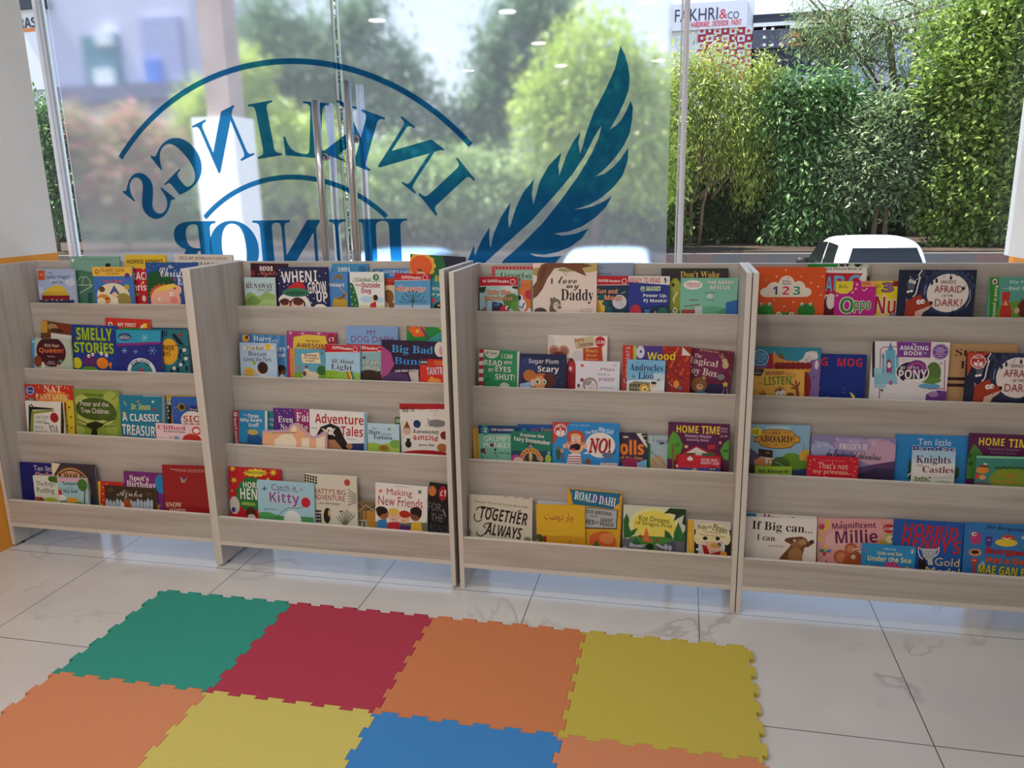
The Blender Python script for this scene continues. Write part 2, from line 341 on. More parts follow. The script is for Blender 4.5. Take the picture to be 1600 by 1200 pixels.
# ---------------------------------------------------------------- display units
LED = [(0.285, 1.0113), (0.1954, 0.7377), (0.1026, 0.4776), (0.0, 0.2063)]     # front line and height of each tray's lip
UNITS = [(-2.251, 0.0177, 0.0093, -0.13), (-1.2472, 0.0061, 0.0081, -0.525), (-0.2317, 0.0, 0.0, 0.0), (0.7712, 0.0001, 0.0, 0.436)]
UH, UB, UT = 1.1888, 0.3618, 0.018
DROP = 0.065
UNIT_LABEL = ('pale wood book display unit against the left wall', 'pale wood book display unit second from the left wall',
              'pale wood book display unit third from the left wall', 'pale wood book display unit furthest from the left wall')
UOBJ = []
for (ux, uy, uz, ur), lab in zip(UNITS, UNIT_LABEL):
    u = empty('book_display_unit', (ux, uy, 0), radians(ur)); tag(u, lab, 'book shelf', 'book display units'); UOBJ.append(u)
    for x in (0, 1 - UT):
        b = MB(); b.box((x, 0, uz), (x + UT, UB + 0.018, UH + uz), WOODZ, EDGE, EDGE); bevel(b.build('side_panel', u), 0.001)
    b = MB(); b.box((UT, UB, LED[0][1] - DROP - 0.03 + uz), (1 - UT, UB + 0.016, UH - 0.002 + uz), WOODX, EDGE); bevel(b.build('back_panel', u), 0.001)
    for i, (y, z) in enumerate(LED):
        z0 = LED[i + 1][1] - DROP if i < 3 else 0.105
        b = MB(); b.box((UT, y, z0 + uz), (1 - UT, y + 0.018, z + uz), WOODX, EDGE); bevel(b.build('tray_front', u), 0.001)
        yb = UB if i == 0 else LED[i - 1][0]
        b = MB(); b.box((UT, y + 0.018, z - DROP - 0.012 + uz), (1 - UT, yb, z - DROP + uz), WOODX); b.build('tray_floor', u)
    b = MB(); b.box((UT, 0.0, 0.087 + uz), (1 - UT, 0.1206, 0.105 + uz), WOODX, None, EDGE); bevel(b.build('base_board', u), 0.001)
    if uz > 0:
        foot = flat('dark_plastic_foot', '#2b2826', 0.5)
        for x in (0.009, 1 - 0.009):
            for y in (0.05, 0.32):
                b = MB(); b.tube([(x, y, 0), (x, y, uz + 0.001)], 0.008, foot, 12); b.build('foot', u)

# ---------------------------------------------------------------- foam puzzle mats
def edge(n, amp):
    """alternating dovetail: half waves out and in, undercut"""
    out = []
    for i in range(n):
        c = (i + 0.5) / n; h = 0.25 / n; d = 0.045 / n
        out += [(c - h, -amp), (c - h - d, amp), (c + h + d, amp), (c + h, -amp)]
    return out
MP = 0.5345; MX0, MY0 = -1.336, -0.233; MT = 0.012
COLM = {'green': '#349888', 'red': '#b23a50', 'orange': '#cf7f52', 'yellow': '#c6b44c', 'blue': '#3f86c8', 'peach': '#d58a62', 'lemon': '#d0c266'}
def foam(c):
    return ramp_mat('foam_' + c, [(0.35, COLM[c]), (0.65, COLM[c])], (160, 160, 160), 2, 0.75, 0.25, bump=0.12)
def mat_tile(ci, ri, c, label):
    E = edge(6, 0.007); x0 = MX0 + ci * MP; y1 = MY0 - ri * MP; x1 = x0 + MP; y0 = y1 - MP; pts = []
    g = 0.0006
    q = 0.007
    pts += [(x0 - q, y1 - q)] + [(x0 + t * MP, y1 + o - g) for t, o in E]
    pts += [(x1 - q, y1 - q)] + [(x1 + o - g, y1 - t * MP) for t, o in E]
    pts += [(x1 - q, y0 - q)] + [(x0 + t * MP, y0 + o + g) for t, o in E[::-1]]
    pts += [(x0 - q, y0 - q)] + [(x0 + o + g, y1 - t * MP) for t, o in E[::-1]]
    m = MB(); m.prism(pts, 0.0, MT, foam(c), 'xy'); o = m.build('foam_mat'); bevel(o, 0.0012, 2)
    tag(o, label, 'play mat', 'interlocking foam floor mats')
for ci, ri, c, l in ((0, 0, 'green', 'teal green foam puzzle mat, corner tile nearest the left wall'), (1, 0, 'red', 'crimson red foam puzzle mat between the green and orange tiles'),
                     (2, 0, 'orange', 'orange foam puzzle mat between the red and yellow tiles'), (3, 0, 'yellow', 'yellow foam puzzle mat at the right end of the back row'),
                     (0, 1, 'peach', 'pale orange foam puzzle mat in front of the green tile'), (1, 1, 'lemon', 'pale yellow foam puzzle mat in front of the red tile'),
                     (2, 1, 'blue', 'blue foam puzzle mat in front of the orange tile'), (3, 1, 'peach', 'pale orange foam puzzle mat in front of the yellow tile')):
    mat_tile(ci, ri, c, l)

# ---------------------------------------------------------------- outside: street, bank, buildings
GZ = -0.8
ASPH = ramp_mat('pale_paving', [(0.3, '#6c6a69'), (0.7, '#85817f')], (1.2, 1.2, 1), 5, 0.85)
SOIL = ramp_mat('shaded_soil', [(0.3, '#2c241c'), (0.6, '#43352a'), (0.75, '#6a5140')], (0.8, 0.8, 1), 6, 0.95)  # soil darkened in its colours for the heavy shade under the trees
b = MB(); b.box((-70, 1.9, GZ - 0.2), (70, 90, GZ), ASPH); structure('ground', b, 'pale paved street outside the glass')
b = MB(); b.box((-6, GY + 0.012, GZ), (4.2, 1.95, -0.006), flat('stone_step', '#dedbd8', 0.5)); structure('path', b, 'raised stone step in front of the glass doors')
def paver_mat():
    m, t, n, l = new_mat('pink_grey_paver'); p = n['Principled BSDF']
    tc = n.new('ShaderNodeTexCoord'); mp = n.new('ShaderNodeMapping'); mp.inputs['Rotation'].default_value = (radians(-90), 0, 0); l.new(tc.outputs['Object'], mp.inputs[0])
    br = n.new('ShaderNodeTexBrick'); br.offset = 0.37; br.inputs['Scale'].default_value = 1; br.inputs['Brick Width'].default_value = 0.62; br.inputs['Row Height'].default_value = 0.3; br.inputs['Mortar Size'].default_value = 0.012; br.inputs['Bias'].default_value = 0.1
    br.inputs['Color1'].default_value = (*srgb('#705450'), 1); br.inputs['Color2'].default_value = (*srgb('#50585a'), 1); br.inputs['Mortar'].default_value = (*srgb('#57514f'), 1)
    l.new(mp.outputs[0], br.inputs[0]); l.new(br.outputs[0], p.inputs['Base Color']); p.inputs['Roughness'].default_value = 0.85
    return m
b = MB(); KZ = at(1130, 397, 16.6).z; b.box((-70, 16.6, GZ - 0.1), (70, 17.0, KZ), paver_mat()); structure('kerb', b, 'low retaining kerb of pink and grey pavers below the trees')
b = MB(); b.box((-70, 17.0, GZ - 0.1), (70, 60, KZ + 0.03), SOIL); structure('terrain', b, 'raised bed of soil under the trees')

# canopy column outside: wider lower part coloured white, slimmer upper part coloured brown
PXC = at(345, 300, 3.0)
b = MB(); zt = at(340, 182, 3.0).z; sm = flat('white_lower_part', '#f3f1ee', 0.6)
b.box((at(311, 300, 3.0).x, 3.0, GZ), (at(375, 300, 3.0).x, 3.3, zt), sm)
b.box((at(308, 60, 3.02).x, 3.05, zt), (at(346, 60, 3.02).x, 3.25, 5.2), ramp_mat('brown_upper_part', [(0.3, '#a58f88'), (0.7, '#b9a49c')], (4, 4, 4), 4, 0.8))
structure('pillar', b, 'outdoor column with wider white lower part and slimmer brown upper part')

def R2(mb, px0, py0, px1, py1, Y, mat, t=0.2, off=0.0):
    a = at(px0, py0, Y); c = at(px1, py1, Y); mb.box((min(a.x, c.x), Y - off, min(a.z, c.z)), (max(a.x, c.x), Y - off + t, max(a.z, c.z)), mat)
def front_text(mb, s, st, px0, py0, px1, py1, Y, mat, off):
    vs, fs = text_mesh(styled(s, st), 4); xs = [v[0] for v in vs]; ys = [v[1] for v in vs]
    a = at(px0, py0, Y); c = at(px1, py1, Y)
    f = lambda v: (a.x + (v[0] - min(xs)) / (max(xs) - min(xs)) * (c.x - a.x), Y - off, c.z + (v[1] - min(ys)) / (max(ys) - min(ys)) * (a.z - c.z))
    mb.add([f(v) for v in vs], fs, mat)

LAV = flat('lavender_render', '#c9c7dd', 0.8); LAV2 = flat('dusty_blue_render', '#a9acd0', 0.8); NAVY = flat('navy_panel', '#232a3d', 0.5)
TEAL = flat('teal_window_glass', '#4c7f8f', 0.15, 0.6); WHT = flat('white_panel', '#eef0f2', 0.6)
bd = empty('building', (at(200, 200, 34).x, 34, GZ)); tag(bd, 'pale lavender building with a teal window beyond the left door', 'building')
def bpart(name, mb, root, par=None):
    o = mb.build(name, par or root)
    if par is None: o.matrix_parent_inverse = root.matrix_world.inverted() if False else Matrix.Translation(-Vector(root.location))
    else: o.parent = par
    return o
b = MB(); p0 = at(-260, 16, 34); p1 = at(296, 12, 34); b.box((p0.x, 34, GZ), (p1.x, 44, p0.z), LAV); bpart('wall', b, bd)
b = MB(); R2(b, 222, 30, 296, 152, 34, LAV2, 0.3, 0.3); bpart('blue_bay', b, bd)
b = MB(); R2(b, 92, 140, 300, 156, 34, flat('grey_ledge', '#7e7f97', 0.8), 0.8, 0.8); bpart('ledge', b, bd)
b = MB(); R2(b, 130, 58, 196, 140, 34, TEAL, 0.2, 0.2); w_ = bpart('window', b, bd)
b = MB(); R2(b, 158, 52, 184, 72, 34, WHT, 0.5, 0.5); bpart('white_unit', b, bd); b = MB(); R2(b, 156, 110, 190, 144, 34, WHT, 0.5, 0.5); bpart('white_unit', b, bd)
b = MB(); R2(b, 234, 96, 262, 138, 34, flat('blue_sign_panel', '#5b86e0', 0.6), 0.5, 0.5); bpart('sign_panel', b, bd)
b = MB(); R2(b, 34, 16, 80, 140, 34, WHT, 0.2, 0.2); front_text(b, 'RAS', 'S', 34, 30, 63, 44, 34, NAVY, 0.25); R2(b, 42, 46, 60, 50, 34, flat('orange_rule', '#e8873a', 0.6), 0.03, 0.24); bpart('name_board', b, bd)
b = MB(); R2(b, 20, 4, 80, 14, 34, NAVY, 0.6, 0.6); bpart('beam', b, bd)

br_ = empty('building', (at(1200, 200, 40).x, 40, GZ)); tag(br_, 'dark building with a white shop sign and red checkered panel, beyond the trees', 'building')
b = MB(); q0 = at(1046, 9, 40); q1 = at(1178, 42, 40); b.box((q0.x, 40, GZ), (q1.x, 50, q0.z), WHT); bpart('wall', b, br_)
b = MB(); R2(b, 1046, 9, 1166, 43, 40, flat('white_sign_board', '#e9e9f3', 0.5), 0.2, 0.2)
SGN = flat('sign_navy_letter', '#2b2d55', 0.5); SGR = flat('sign_red_letter', '#d3324c', 0.5)
front_text(b, 'FAKHRI', 'R', 1055, 17, 1121, 32, 40, SGN, 0.23); front_text(b, '&', 'J', 1124, 16, 1136, 30, 40, SGR, 0.23); front_text(b, 'CO', 'R', 1137, 20, 1154, 30, 40, SGN, 0.23)
front_text(b, 'HARDWARE . INTERIOR . PAINT', 'S', 1080, 36, 1158, 40, 40, SGR, 0.23); bpart('shop_sign', b, br_)
b = MB(); RED = flat('checker_red', '#c42f48', 0.5)
for i in range(7):
    for j in range(7):
        x0 = 1176 - 12.2 * (i + 1); y0 = 43 + 11.6 * j; mt = WHT if (i + j) % 2 == 0 else RED
        R2(b, x0, y0, x0 + 12.2, y0 + 11.6, 40, mt, 0.1, 0.1); R2(b, x0 + 4, y0 + 4, x0 + 8, y0 + 8, 40, RED if mt is WHT else WHT, 0.05, 0.14)
bpart('checkered_panel', b, br_)
b = MB(); c0 = at(1177, 24, 40); c1 = at(1330, 60, 40); b.box((c0.x, 39.9, GZ), (c1.x, 50, c0.z), NAVY); bpart('dark_block', b, br_)
b = MB(); R2(b, 1177, 37, 1300, 41, 39.9, WHT, 0.1, 0.1); R2(b, 1210, 121, 1480, 126, 39.9, flat('pale_sill', '#b9bcc4', 0.7), 0.3, 0.3); bpart('ledge', b, br_)
b = MB(); R2(b, 1177, 43, 1232, 74, 39.9, flat('perforated_grey', '#55586a', 0.6), 0.1, 0.1)
for x, y in ((1194, 46), (1207, 46), (1194, 59), (1194, 71), (1206, 71), (1219, 70), (1193, 85), (1217, 95), (1270, 100)): R2(b, x - 2, y - 2, x + 2, y + 2, 39.9, WHT, 0.05, 0.15)
bpart('perforated_panel', b, br_)
b = MB(); R2(b, 1234, 53, 1252, 58, 39.9, flat('orange_sign', '#e2622f', 0.5), 0.1, 0.1); R2(b, 1236, 60, 1254, 63, 39.9, WHT, 0.1, 0.1); R2(b, 1234, 66, 1252, 71, 39.9, flat('orange_sign', '#e2622f', 0.5), 0.1, 0.1); bpart('sign_panel', b, br_)
b = MB(); c0 = at(1332, 58, 42); c1 = at(1470, 124, 42); b.box((c0.x, 42, GZ), (c1.x, 50, c0.z), flat('pale_blue_wall', '#cfd6ee', 0.7)); bpart('pale_wing', b, br_)

# ---------------------------------------------------------------- trees
BARK = ramp_mat('grey_brown_bark', [(0.3, '#5b4a3c'), (0.7, '#8a7562')], (9, 9, 1.5), 4, 0.9)
def tree(name, label, Y, blobs, leaf, n, mat, trunk=None, base=None, seed=1, slim=0.42, clump=22, twigs=0, droop=0.0):
    """blobs: (px, py, rx, ry) of the crown as seen, real depth from rx; leaves are folded blades gathered in clumps"""
    rnd = random.Random(seed); leaf *= 0.72; n = int(n * 1.5); sc = (Y - CAM.y) / FPX * 1.03
    B = [(at(px, py, Y), rx * sc, max(0.55 * rx * sc, 0.35 * min(rx, ry) * sc), ry * sc) for px, py, rx, ry in blobs]
    cx = sum(p[0].x for p in B) / len(B); zb = KZ + 0.03 if Y > 17 else GZ
    root = empty(name, (cx, Y, zb)); tag(root, label, 'tree' if 'shrub' not in name else 'shrub', None)
    vs = []; fs = []; tot = sum(rx * rz for _, rx, ry, rz in B)
    for p, rx, ry, rz in B:
        for _ in range(max(1, int(n * rx * rz / tot / clump))):
            while True:
                d = Vector((rnd.gauss(0, 1), rnd.gauss(0, 1), rnd.gauss(0, 1)))
                if d.length > 0.01: break
            d.normalize(); r = 0.55 + 0.5 * rnd.random() ** 0.6
            if rnd.random() < 0.25: r *= rnd.random()
            c = p + Vector((d.x * rx * r, d.y * ry * r, d.z * rz * r))
            axis = (d + Vector((rnd.uniform(-.6, .6), rnd.uniform(-.6, .6), rnd.uniform(-.3, .6) - droop))).normalized()
            for k in range(clump):
                s = leaf * rnd.uniform(0.65, 1.3); o = c + Vector((rnd.gauss(0, 1), rnd.gauss(0, 1), rnd.gauss(0, 1))) * leaf * 1.15 + axis * leaf * 0.5 * (k - clump / 2) * 0.22
                a = (axis + Vector((rnd.uniform(-1, 1), rnd.uniform(-1, 1), rnd.uniform(-1, 0.7) - droop))).normalized()
                u = Vector((rnd.uniform(-.7, .7), rnd.uniform(-.7, .7), 1.0)); w = a.cross(u)
                if w.length < 0.05: w = Vector((1, 0, 0))
                w.normalize(); nn = w.cross(a); h = slim * s * 0.5; i = len(vs)
                vs += [o - a * s * .5 - root.location, o + w * h + nn * h * .35 - root.location, o + a * s * .5 - root.location, o - w * h + nn * h * .35 - root.location]
                fs += [(i, i + 1, i + 2), (i, i + 2, i + 3)]
    me = bpy.data.meshes.new('foliage'); me.from_pydata([tuple(v) for v in vs], [], fs); me.materials.append(mat)
    o = bpy.data.objects.new('foliage', me); COL.objects.link(o); o.parent = root
    mb = MB()
    big = sorted(B, key=lambda q: -q[1] * q[3])
    for tx in (trunk or [None]):
        x0 = at(tx, 380, Y).x - cx if tx is not None else 0.0
        bend = rnd.uniform(-.15, .15); top = max(big[0][0].z, big[0][0].z)
        mb.tube([(x0, 0, -0.02), (x0 + bend * .5, 0, (top - zb) * .35), (x0 * .6 + bend, 0.05, (top - zb) * .7), ((x0 + big[0][0].x - cx) / 2 * .5, 0, top - zb)], [0.10, 0.085, 0.06, 0.03] if base is None else [base, base * .85, base * .6, base * .3], BARK, 8)
        for q in B[:6]:
            e = q[0] - root.location; st = Vector((x0 * .7 + bend, 0.03, max(0.5, min(e.z * .55, (top - zb) * .6))))
            mb.tube([st, (st + e) / 2 + Vector((0, 0, 0.15)), e], [0.05, 0.035, 0.015], BARK, 6)
    mb.build('trunk', root)
    if twigs:
        tb = MB()
        for _ in range(twigs):
            q = rnd.choice(B); d = Vector((rnd.uniform(-1, 1), rnd.uniform(-.8, .4), rnd.uniform(-1, .9))); st = q[0] - root.location + Vector((d.x * q[1] * .3, d.y * q[2] * .3, d.z * q[3] * .3))
            e = q[0] - root.location + Vector((d.x * q[1] * 1.05, d.y * q[2], d.z * q[3] * 1.05)); md = (st + e) / 2 + Vector((rnd.uniform(-.2, .2), 0, rnd.uniform(-.1, .3)))
            tb.tube([st, md, e], [0.03, 0.02, 0.008], BARK, 5)
        tb.build('bare_twigs', root)
    return root
LM = lambda k: leaf_mat('leaf_' + k, *{'lime': ('#6f8f22', '#93ad3a', '#b9c95a'), 'gold': ('#7c9434', '#a2b24c', '#c6cd78'), 'mid': ('#3c6436', '#5a824a', '#8aa86c'), 'deep': ('#1e4524', '#2f5c2e', '#4b7a3e'),
     'grey': ('#567350', '#7c9268', '#abb892'), 'blue': ('#4f7350', '#6f8f66', '#9ab28a'), 'olive': ('#56762e', '#7f9a44', '#aebf6e'), 'acacia': ('#5f8048', '#86a068', '#a9b98a'), 'pale': ('#86a060', '#a8bf80', '#c8d8a0'), 'bright': ('#a2ba48', '#c0d264', '#dcea90'), 'pink': ('#86a25e', '#b6b488', '#f07f9e'), 'hedge': ('#274a2c', '#3a6238', '#567d4c')}[k])
# through the clear pane, left to right
tree('bamboo', 'feathery yellow green bamboo clump just right of the aluminium post', 19.5, [(1115, 135, 55, 48), (1085, 200, 55, 90), (1150, 190, 52, 60), (1060, 200, 24, 110), (1195, 120, 22, 34), (1170, 250, 40, 60)], 0.22, 14000, LM('gold'), [1078, 1092, 1068], 0.05, 11, 0.2, 22, 0, 0.5)
tree('leafy_tree', 'dark green bushy tree right of the yellow bamboo', 20.6, [(1150, 300, 75, 80), (1100, 320, 60, 70), (1205, 230, 50, 70), (1190, 330, 60, 60), (1060, 330, 40, 70)], 0.24, 13000, LM('deep'), [1155], 0.09, 12)
tree('leafy_tree', 'fresh green tree with drooping leaf sprays left of the white car', 19.4, [(1262, 250, 48, 60), (1275, 310, 55, 55), (1240, 180, 42, 50), (1290, 170, 45, 45), (1255, 350, 55, 32)], 0.25, 12000, LM('mid'), [1250], 0.08, 13, 0.38, 22, 0, 0.35)
tree('leafy_tree', 'grey green tree with two bare trunks above the white car', 19.0, [(1390, 240, 70, 62), (1350, 270, 50, 50), (1430, 280, 62, 50), (1400, 190, 50, 40), (1470, 230, 40, 60)], 0.23, 14000, LM('grey'), [1363, 1382], 0.07, 14)
tree('leafy_tree', 'tall olive green tree at the right end of the clear pane', 18.6, [(1540, 80, 85, 80), (1590, 180, 90, 110), (1500, 150, 60, 60), (1530, 240, 65, 80), (1600, 20, 70, 60), (1580, 320, 70, 70), (1490, 320, 50, 50)], 0.21, 26000, LM('olive'), [1560], 0.16, 15, 0.6)
tree('acacia_tree', 'feathery tree with bare hanging twigs in front of the dark building', 23.0, [(1380, 40, 110, 50), (1300, 30, 60, 34), (1440, 70, 70, 60), (1330, 80, 60, 40), (1270, 62, 46, 22), (1460, 10, 80, 40)], 0.2, 11000, LM('acacia'), [1420], 0.16, 16, 0.18, 22, 120, 0.6)
for i, (px, wd, tp, lab) in enumerate(((1085, 80, 250, 'dark tree standing behind the yellow bamboo trunks'), (1230, 80, 165, 'dark tree behind the fresh green tree'), (1340, 75, 165, 'dark tree behind the grey green tree'), (1450, 75, 150, 'dark tree between the grey green and olive trees'), (1560, 90, 150, 'dark tree behind the olive green tree'))):
    tree('leafy_tree', lab, 24.0, [(px, (tp + 390) / 2, wd, (390 - tp) / 2 + 8), (px - 30, 350, wd * .8, 45), (px + 30, 350, wd * .8, 45)], 0.34, 9000, LM('hedge'), [px], 0.1, 30 + i)
# behind the hazy film
tree('leafy_tree', 'bright lime tree behind the feather sticker', 17.6, [(930, 110, 60, 75), (890, 190, 70, 80), (960, 210, 60, 90), (1000, 160, 34, 80), (850, 170, 36, 50), (1010, 260, 45, 60)], 0.26, 13000, LM('bright'), [930], 0.1, 40)
tree('leafy_tree', 'tall dark tree behind the curved lettering', 21.0, [(430, 60, 62, 75), (500, 110, 80, 80), (590, 130, 70, 70), (460, 190, 90, 70), (560, 30, 50, 40), (640, 190, 60, 70)], 0.3, 14000, LM('blue'), [480], 0.16, 41)
tree('leafy_tree', 'grey blue tree between the lettering and the feather', 22.0, [(810, 60, 56, 70), (770, 150, 50, 70), (740, 230, 60, 60), (860, 20, 50, 40), (690, 250, 55, 50)], 0.3, 11000, LM('blue'), [790], 0.14, 42)
tree('leafy_tree', 'light green tree behind the outdoor column', 19.0, [(380, 140, 40, 60), (420, 230, 70, 60), (330, 190, 50, 60), (500, 250, 60, 50)], 0.26, 10000, LM('bright'), [400], 0.1, 43)
tree('leafy_tree', 'green tree behind the right end of the lettering', 18.6, [(700, 300, 75, 55), (620, 290, 70, 60), (780, 300, 60, 50), (560, 320, 50, 45)], 0.26, 12000, LM('pale'), [690], 0.1, 44)
tree('flowering_shrub', 'flowering shrub with pink blossom behind the left door', 18.2, [(210, 290, 60, 55), (150, 300, 55, 60), (260, 240, 45, 45), (130, 220, 40, 50), (200, 210, 50, 40)], 0.22, 10000, LM('pink'), [200], 0.06, 45)
tree('leafy_tree', 'green tree seen in the narrow pane beside the left wall', 18.0, [(85, 240, 30, 60), (95, 310, 34, 50), (70, 200, 24, 36)], 0.24, 5000, LM('mid'), [90], 0.07, 46)
tree('leafy_tree', 'shady tree beside the feather quill', 19.5, [(900, 310, 60, 45), (850, 330, 60, 40), (970, 320, 55, 50), (1030, 330, 40, 50)], 0.26, 9000, LM('olive'), [900], 0.09, 47)
for i, (px, wd, tp, lab) in enumerate(((70, 75, 170, 'hedge tree far behind the left wall corner'), (230, 90, 200, 'hedge tree behind the pink shrub'), (400, 90, 240, 'hedge tree behind the outdoor column'), (560, 90, 250, 'hedge tree behind the door handles'), (720, 90, 250, 'hedge tree left of the feather'), (890, 90, 230, 'hedge tree behind the feather'), (1000, 60, 220, 'hedge tree left of the aluminium post'))):
    tree('leafy_tree', lab, 24.0, [(px, (tp + 390) / 2, wd, (390 - tp) / 2 + 8), (px - 30, 350, wd * .8, 45), (px + 30, 350, wd * .8, 45)], 0.36, 7000, LM(('mid', 'pale', 'pale', 'olive', 'mid', 'olive', 'mid')[i]), [px], 0.1, 60 + i)

# ---------------------------------------------------------------- parked cars
def car(px, Y, label, paint, yaw=0.0, z0=GZ):
    """small hatchback, tail towards the viewer; built around its own centre, x across, y forward"""
    pos = at(px, 380, Y); r = empty('car', (pos.x, Y, z0), yaw); tag(r, label, 'car')
    PAINT = flat('car_paint_' + paint.lstrip('#'), paint, 0.25, 0.5, 0.0, 0.6); GL = flat('car_window_glass', '#14181d', 0.12, 0.35); BLK = flat('black_rubber', '#1b1b1c', 0.6); RIM = flat('wheel_rim', '#a8aaad', 0.35, 0.5, 0.8); LAMP = flat('tail_lamp', '#a3141c', 0.2, 0.5); PLT = flat('number_plate', '#e8e8e4', 0.5)
    # body: cross-sections along the length (y, half width low, half width at belt, z low, z belt)
    secs = [(0.0, .66, .66, .34, .80), (0.06, .74, .74, .26, .92), (0.5, .76, .75, .22, .94), (1.6, .77, .75, .20, .92), (2.5, .77, .74, .20, .90), (3.1, .75, .70, .24, .84), (3.4, .68, .60, .30, .70), (3.46, .55, .5, .38, .62)]
    ring = lambda y, a, c, z0, z1: [(-a * .92, y, z0), (-a, y, z0 + .12), (-a * 1.01, y, (z0 + z1) / 2), (-c, y, z1 - .06), (-c * .93, y, z1), (c * .93, y, z1), (c, y, z1 - .06), (a * 1.01, y, (z0 + z1) / 2), (a, y, z0 + .12), (a * .92, y, z0)]
    def loft(mb, secs, mat):
        vs = [p for s_ in secs for p in s_]; n = len(secs[0]); fs = []
        for i in range(len(secs) - 1):
            for k in range(n): fs.append((i * n + k, i * n + (k + 1) % n, (i + 1) * n + (k + 1) % n, (i + 1) * n + k))
        fs.append(tuple(range(n))); fs.append(tuple(range((len(secs) - 1) * n, len(secs) * n))); mb.add(vs, fs, mat, True)
    def sub(o, lv=2):
        s_ = o.modifiers.new('smooth', 'SUBSURF'); s_.levels = lv; s_.render_levels = lv; return o
    b = MB(); loft(b, [ring(*q) for q in secs], PAINT); body = sub(b.build('body', r))
    cab = [(0.10, .66, .60, .88, 1.05), (0.22, .69, .58, .90, 1.36), (0.42, .70, .565, .90, 1.46), (1.1, .71, .57, .90, 1.50), (1.7, .71, .565, .90, 1.46), (2.15, .70, .55, .88, 1.22), (2.6, .68, .56, .86, .92)]
    cr_ = lambda y, a, c, z0, z1: [(-a, y, z0), (-(a * .62 + c * .38), y, z0 + (z1 - z0) * .45), (-c, y, z1 - .05), (-c * .84, y, z1), (c * .84, y, z1), (c, y, z1 - .05), ((a * .62 + c * .38), y, z0 + (z1 - z0) * .45), (a, y, z0)]
    b = MB(); loft(b, [cr_(*q) for q in cab], PAINT); sub(b.build('cabin', r))
    def quad(name, pts, mat, par=None):
        b = MB(); P_ = [Vector(p) for p in pts]; nn = (P_[1] - P_[0]).cross(P_[2] - P_[0]).normalized() * 0.006
        b.add([p for p in P_] + [p + nn for p in P_], [(0, 1, 2, 3), (7, 6, 5, 4), (0, 4, 5, 1), (1, 5, 6, 2), (2, 6, 7, 3), (3, 7, 4, 0)], mat); return b.build(name, par or r)
    rw = quad('rear_window', [(-.58, .055, 1.0), (.58, .055, 1.0), (.47, .185, 1.335), (-.47, .185, 1.335)], GL)
    for s_ in (-1, 1):
        quad('side_window', [(s_ * .695, .45, .97), (s_ * .705, 1.12, .97), (s_ * .60, 1.12, 1.38), (s_ * .595, .55, 1.36)], GL)
        quad('side_window', [(s_ * .708, 1.2, .97), (s_ * .70, 2.25, .96), (s_ * .60, 1.78, 1.34), (s_ * .60, 1.2, 1.38)], GL)
        b = MB(); loft(b, [[(s_ * (.72 + dx), y, .98 + dz) for dx, dz in ((0, -.05), (.17, -.05), (.2, 0), (.17, .07), (0, .07))] for y in (2.0, 2.1)], BLK if paint == '#f4f5f6' else PAINT); b.build('wing_mirror', r)
        b = MB(); b.box((s_ * .60 - .07, -.02, .62), (s_ * .60 + .07, .05, .84), LAMP); bevel(b.build('tail_light', r), 0.02, 3)
        for y in (.62, 2.82):
            b = MB(); b.tube([(s_ * .60, y, .27), (s_ * .78, y, .27)], .27, BLK, 28); w = bevel(b.build('wheel', r), 0.02, 3)
            b = MB(); b.tube([(s_ * .76, y, .27), (s_ * .79, y, .27)], .17, RIM, 20); b.build('rim', w)
    b = MB(); b.box((-.62, -.05, .32), (.62, .04, .52), PAINT); bevel(b.build('rear_bumper', r), 0.03, 3)
    b = MB(); b.box((-.24, -.06, .60), (.24, -.015, .72), PLT); b.build('number_plate', r)
    b = MB(); b.tube([(-.06, .12, 1.0), (.2, .07, 1.02), (.36, .06, 1.03)], .008, BLK, 6); b.build('wiper', rw)
    b = MB(); b.tube([(0, .35, 1.46), (0.0, .1, 1.6)], .004, BLK, 6); b.build('aerial', r)
    return r
car(1389, 10.4, 'small white hatchback parked tail-on beyond the clear pane', '#f4f5f6', radians(4))
car(945, 7.8, 'silver blue hatchback parked behind the feather sticker', '#b9cfee', radians(2), GZ)
car(585, 7.8, 'pale blue hatchback parked behind the door handles', '#9cc4ea', radians(-3), GZ)

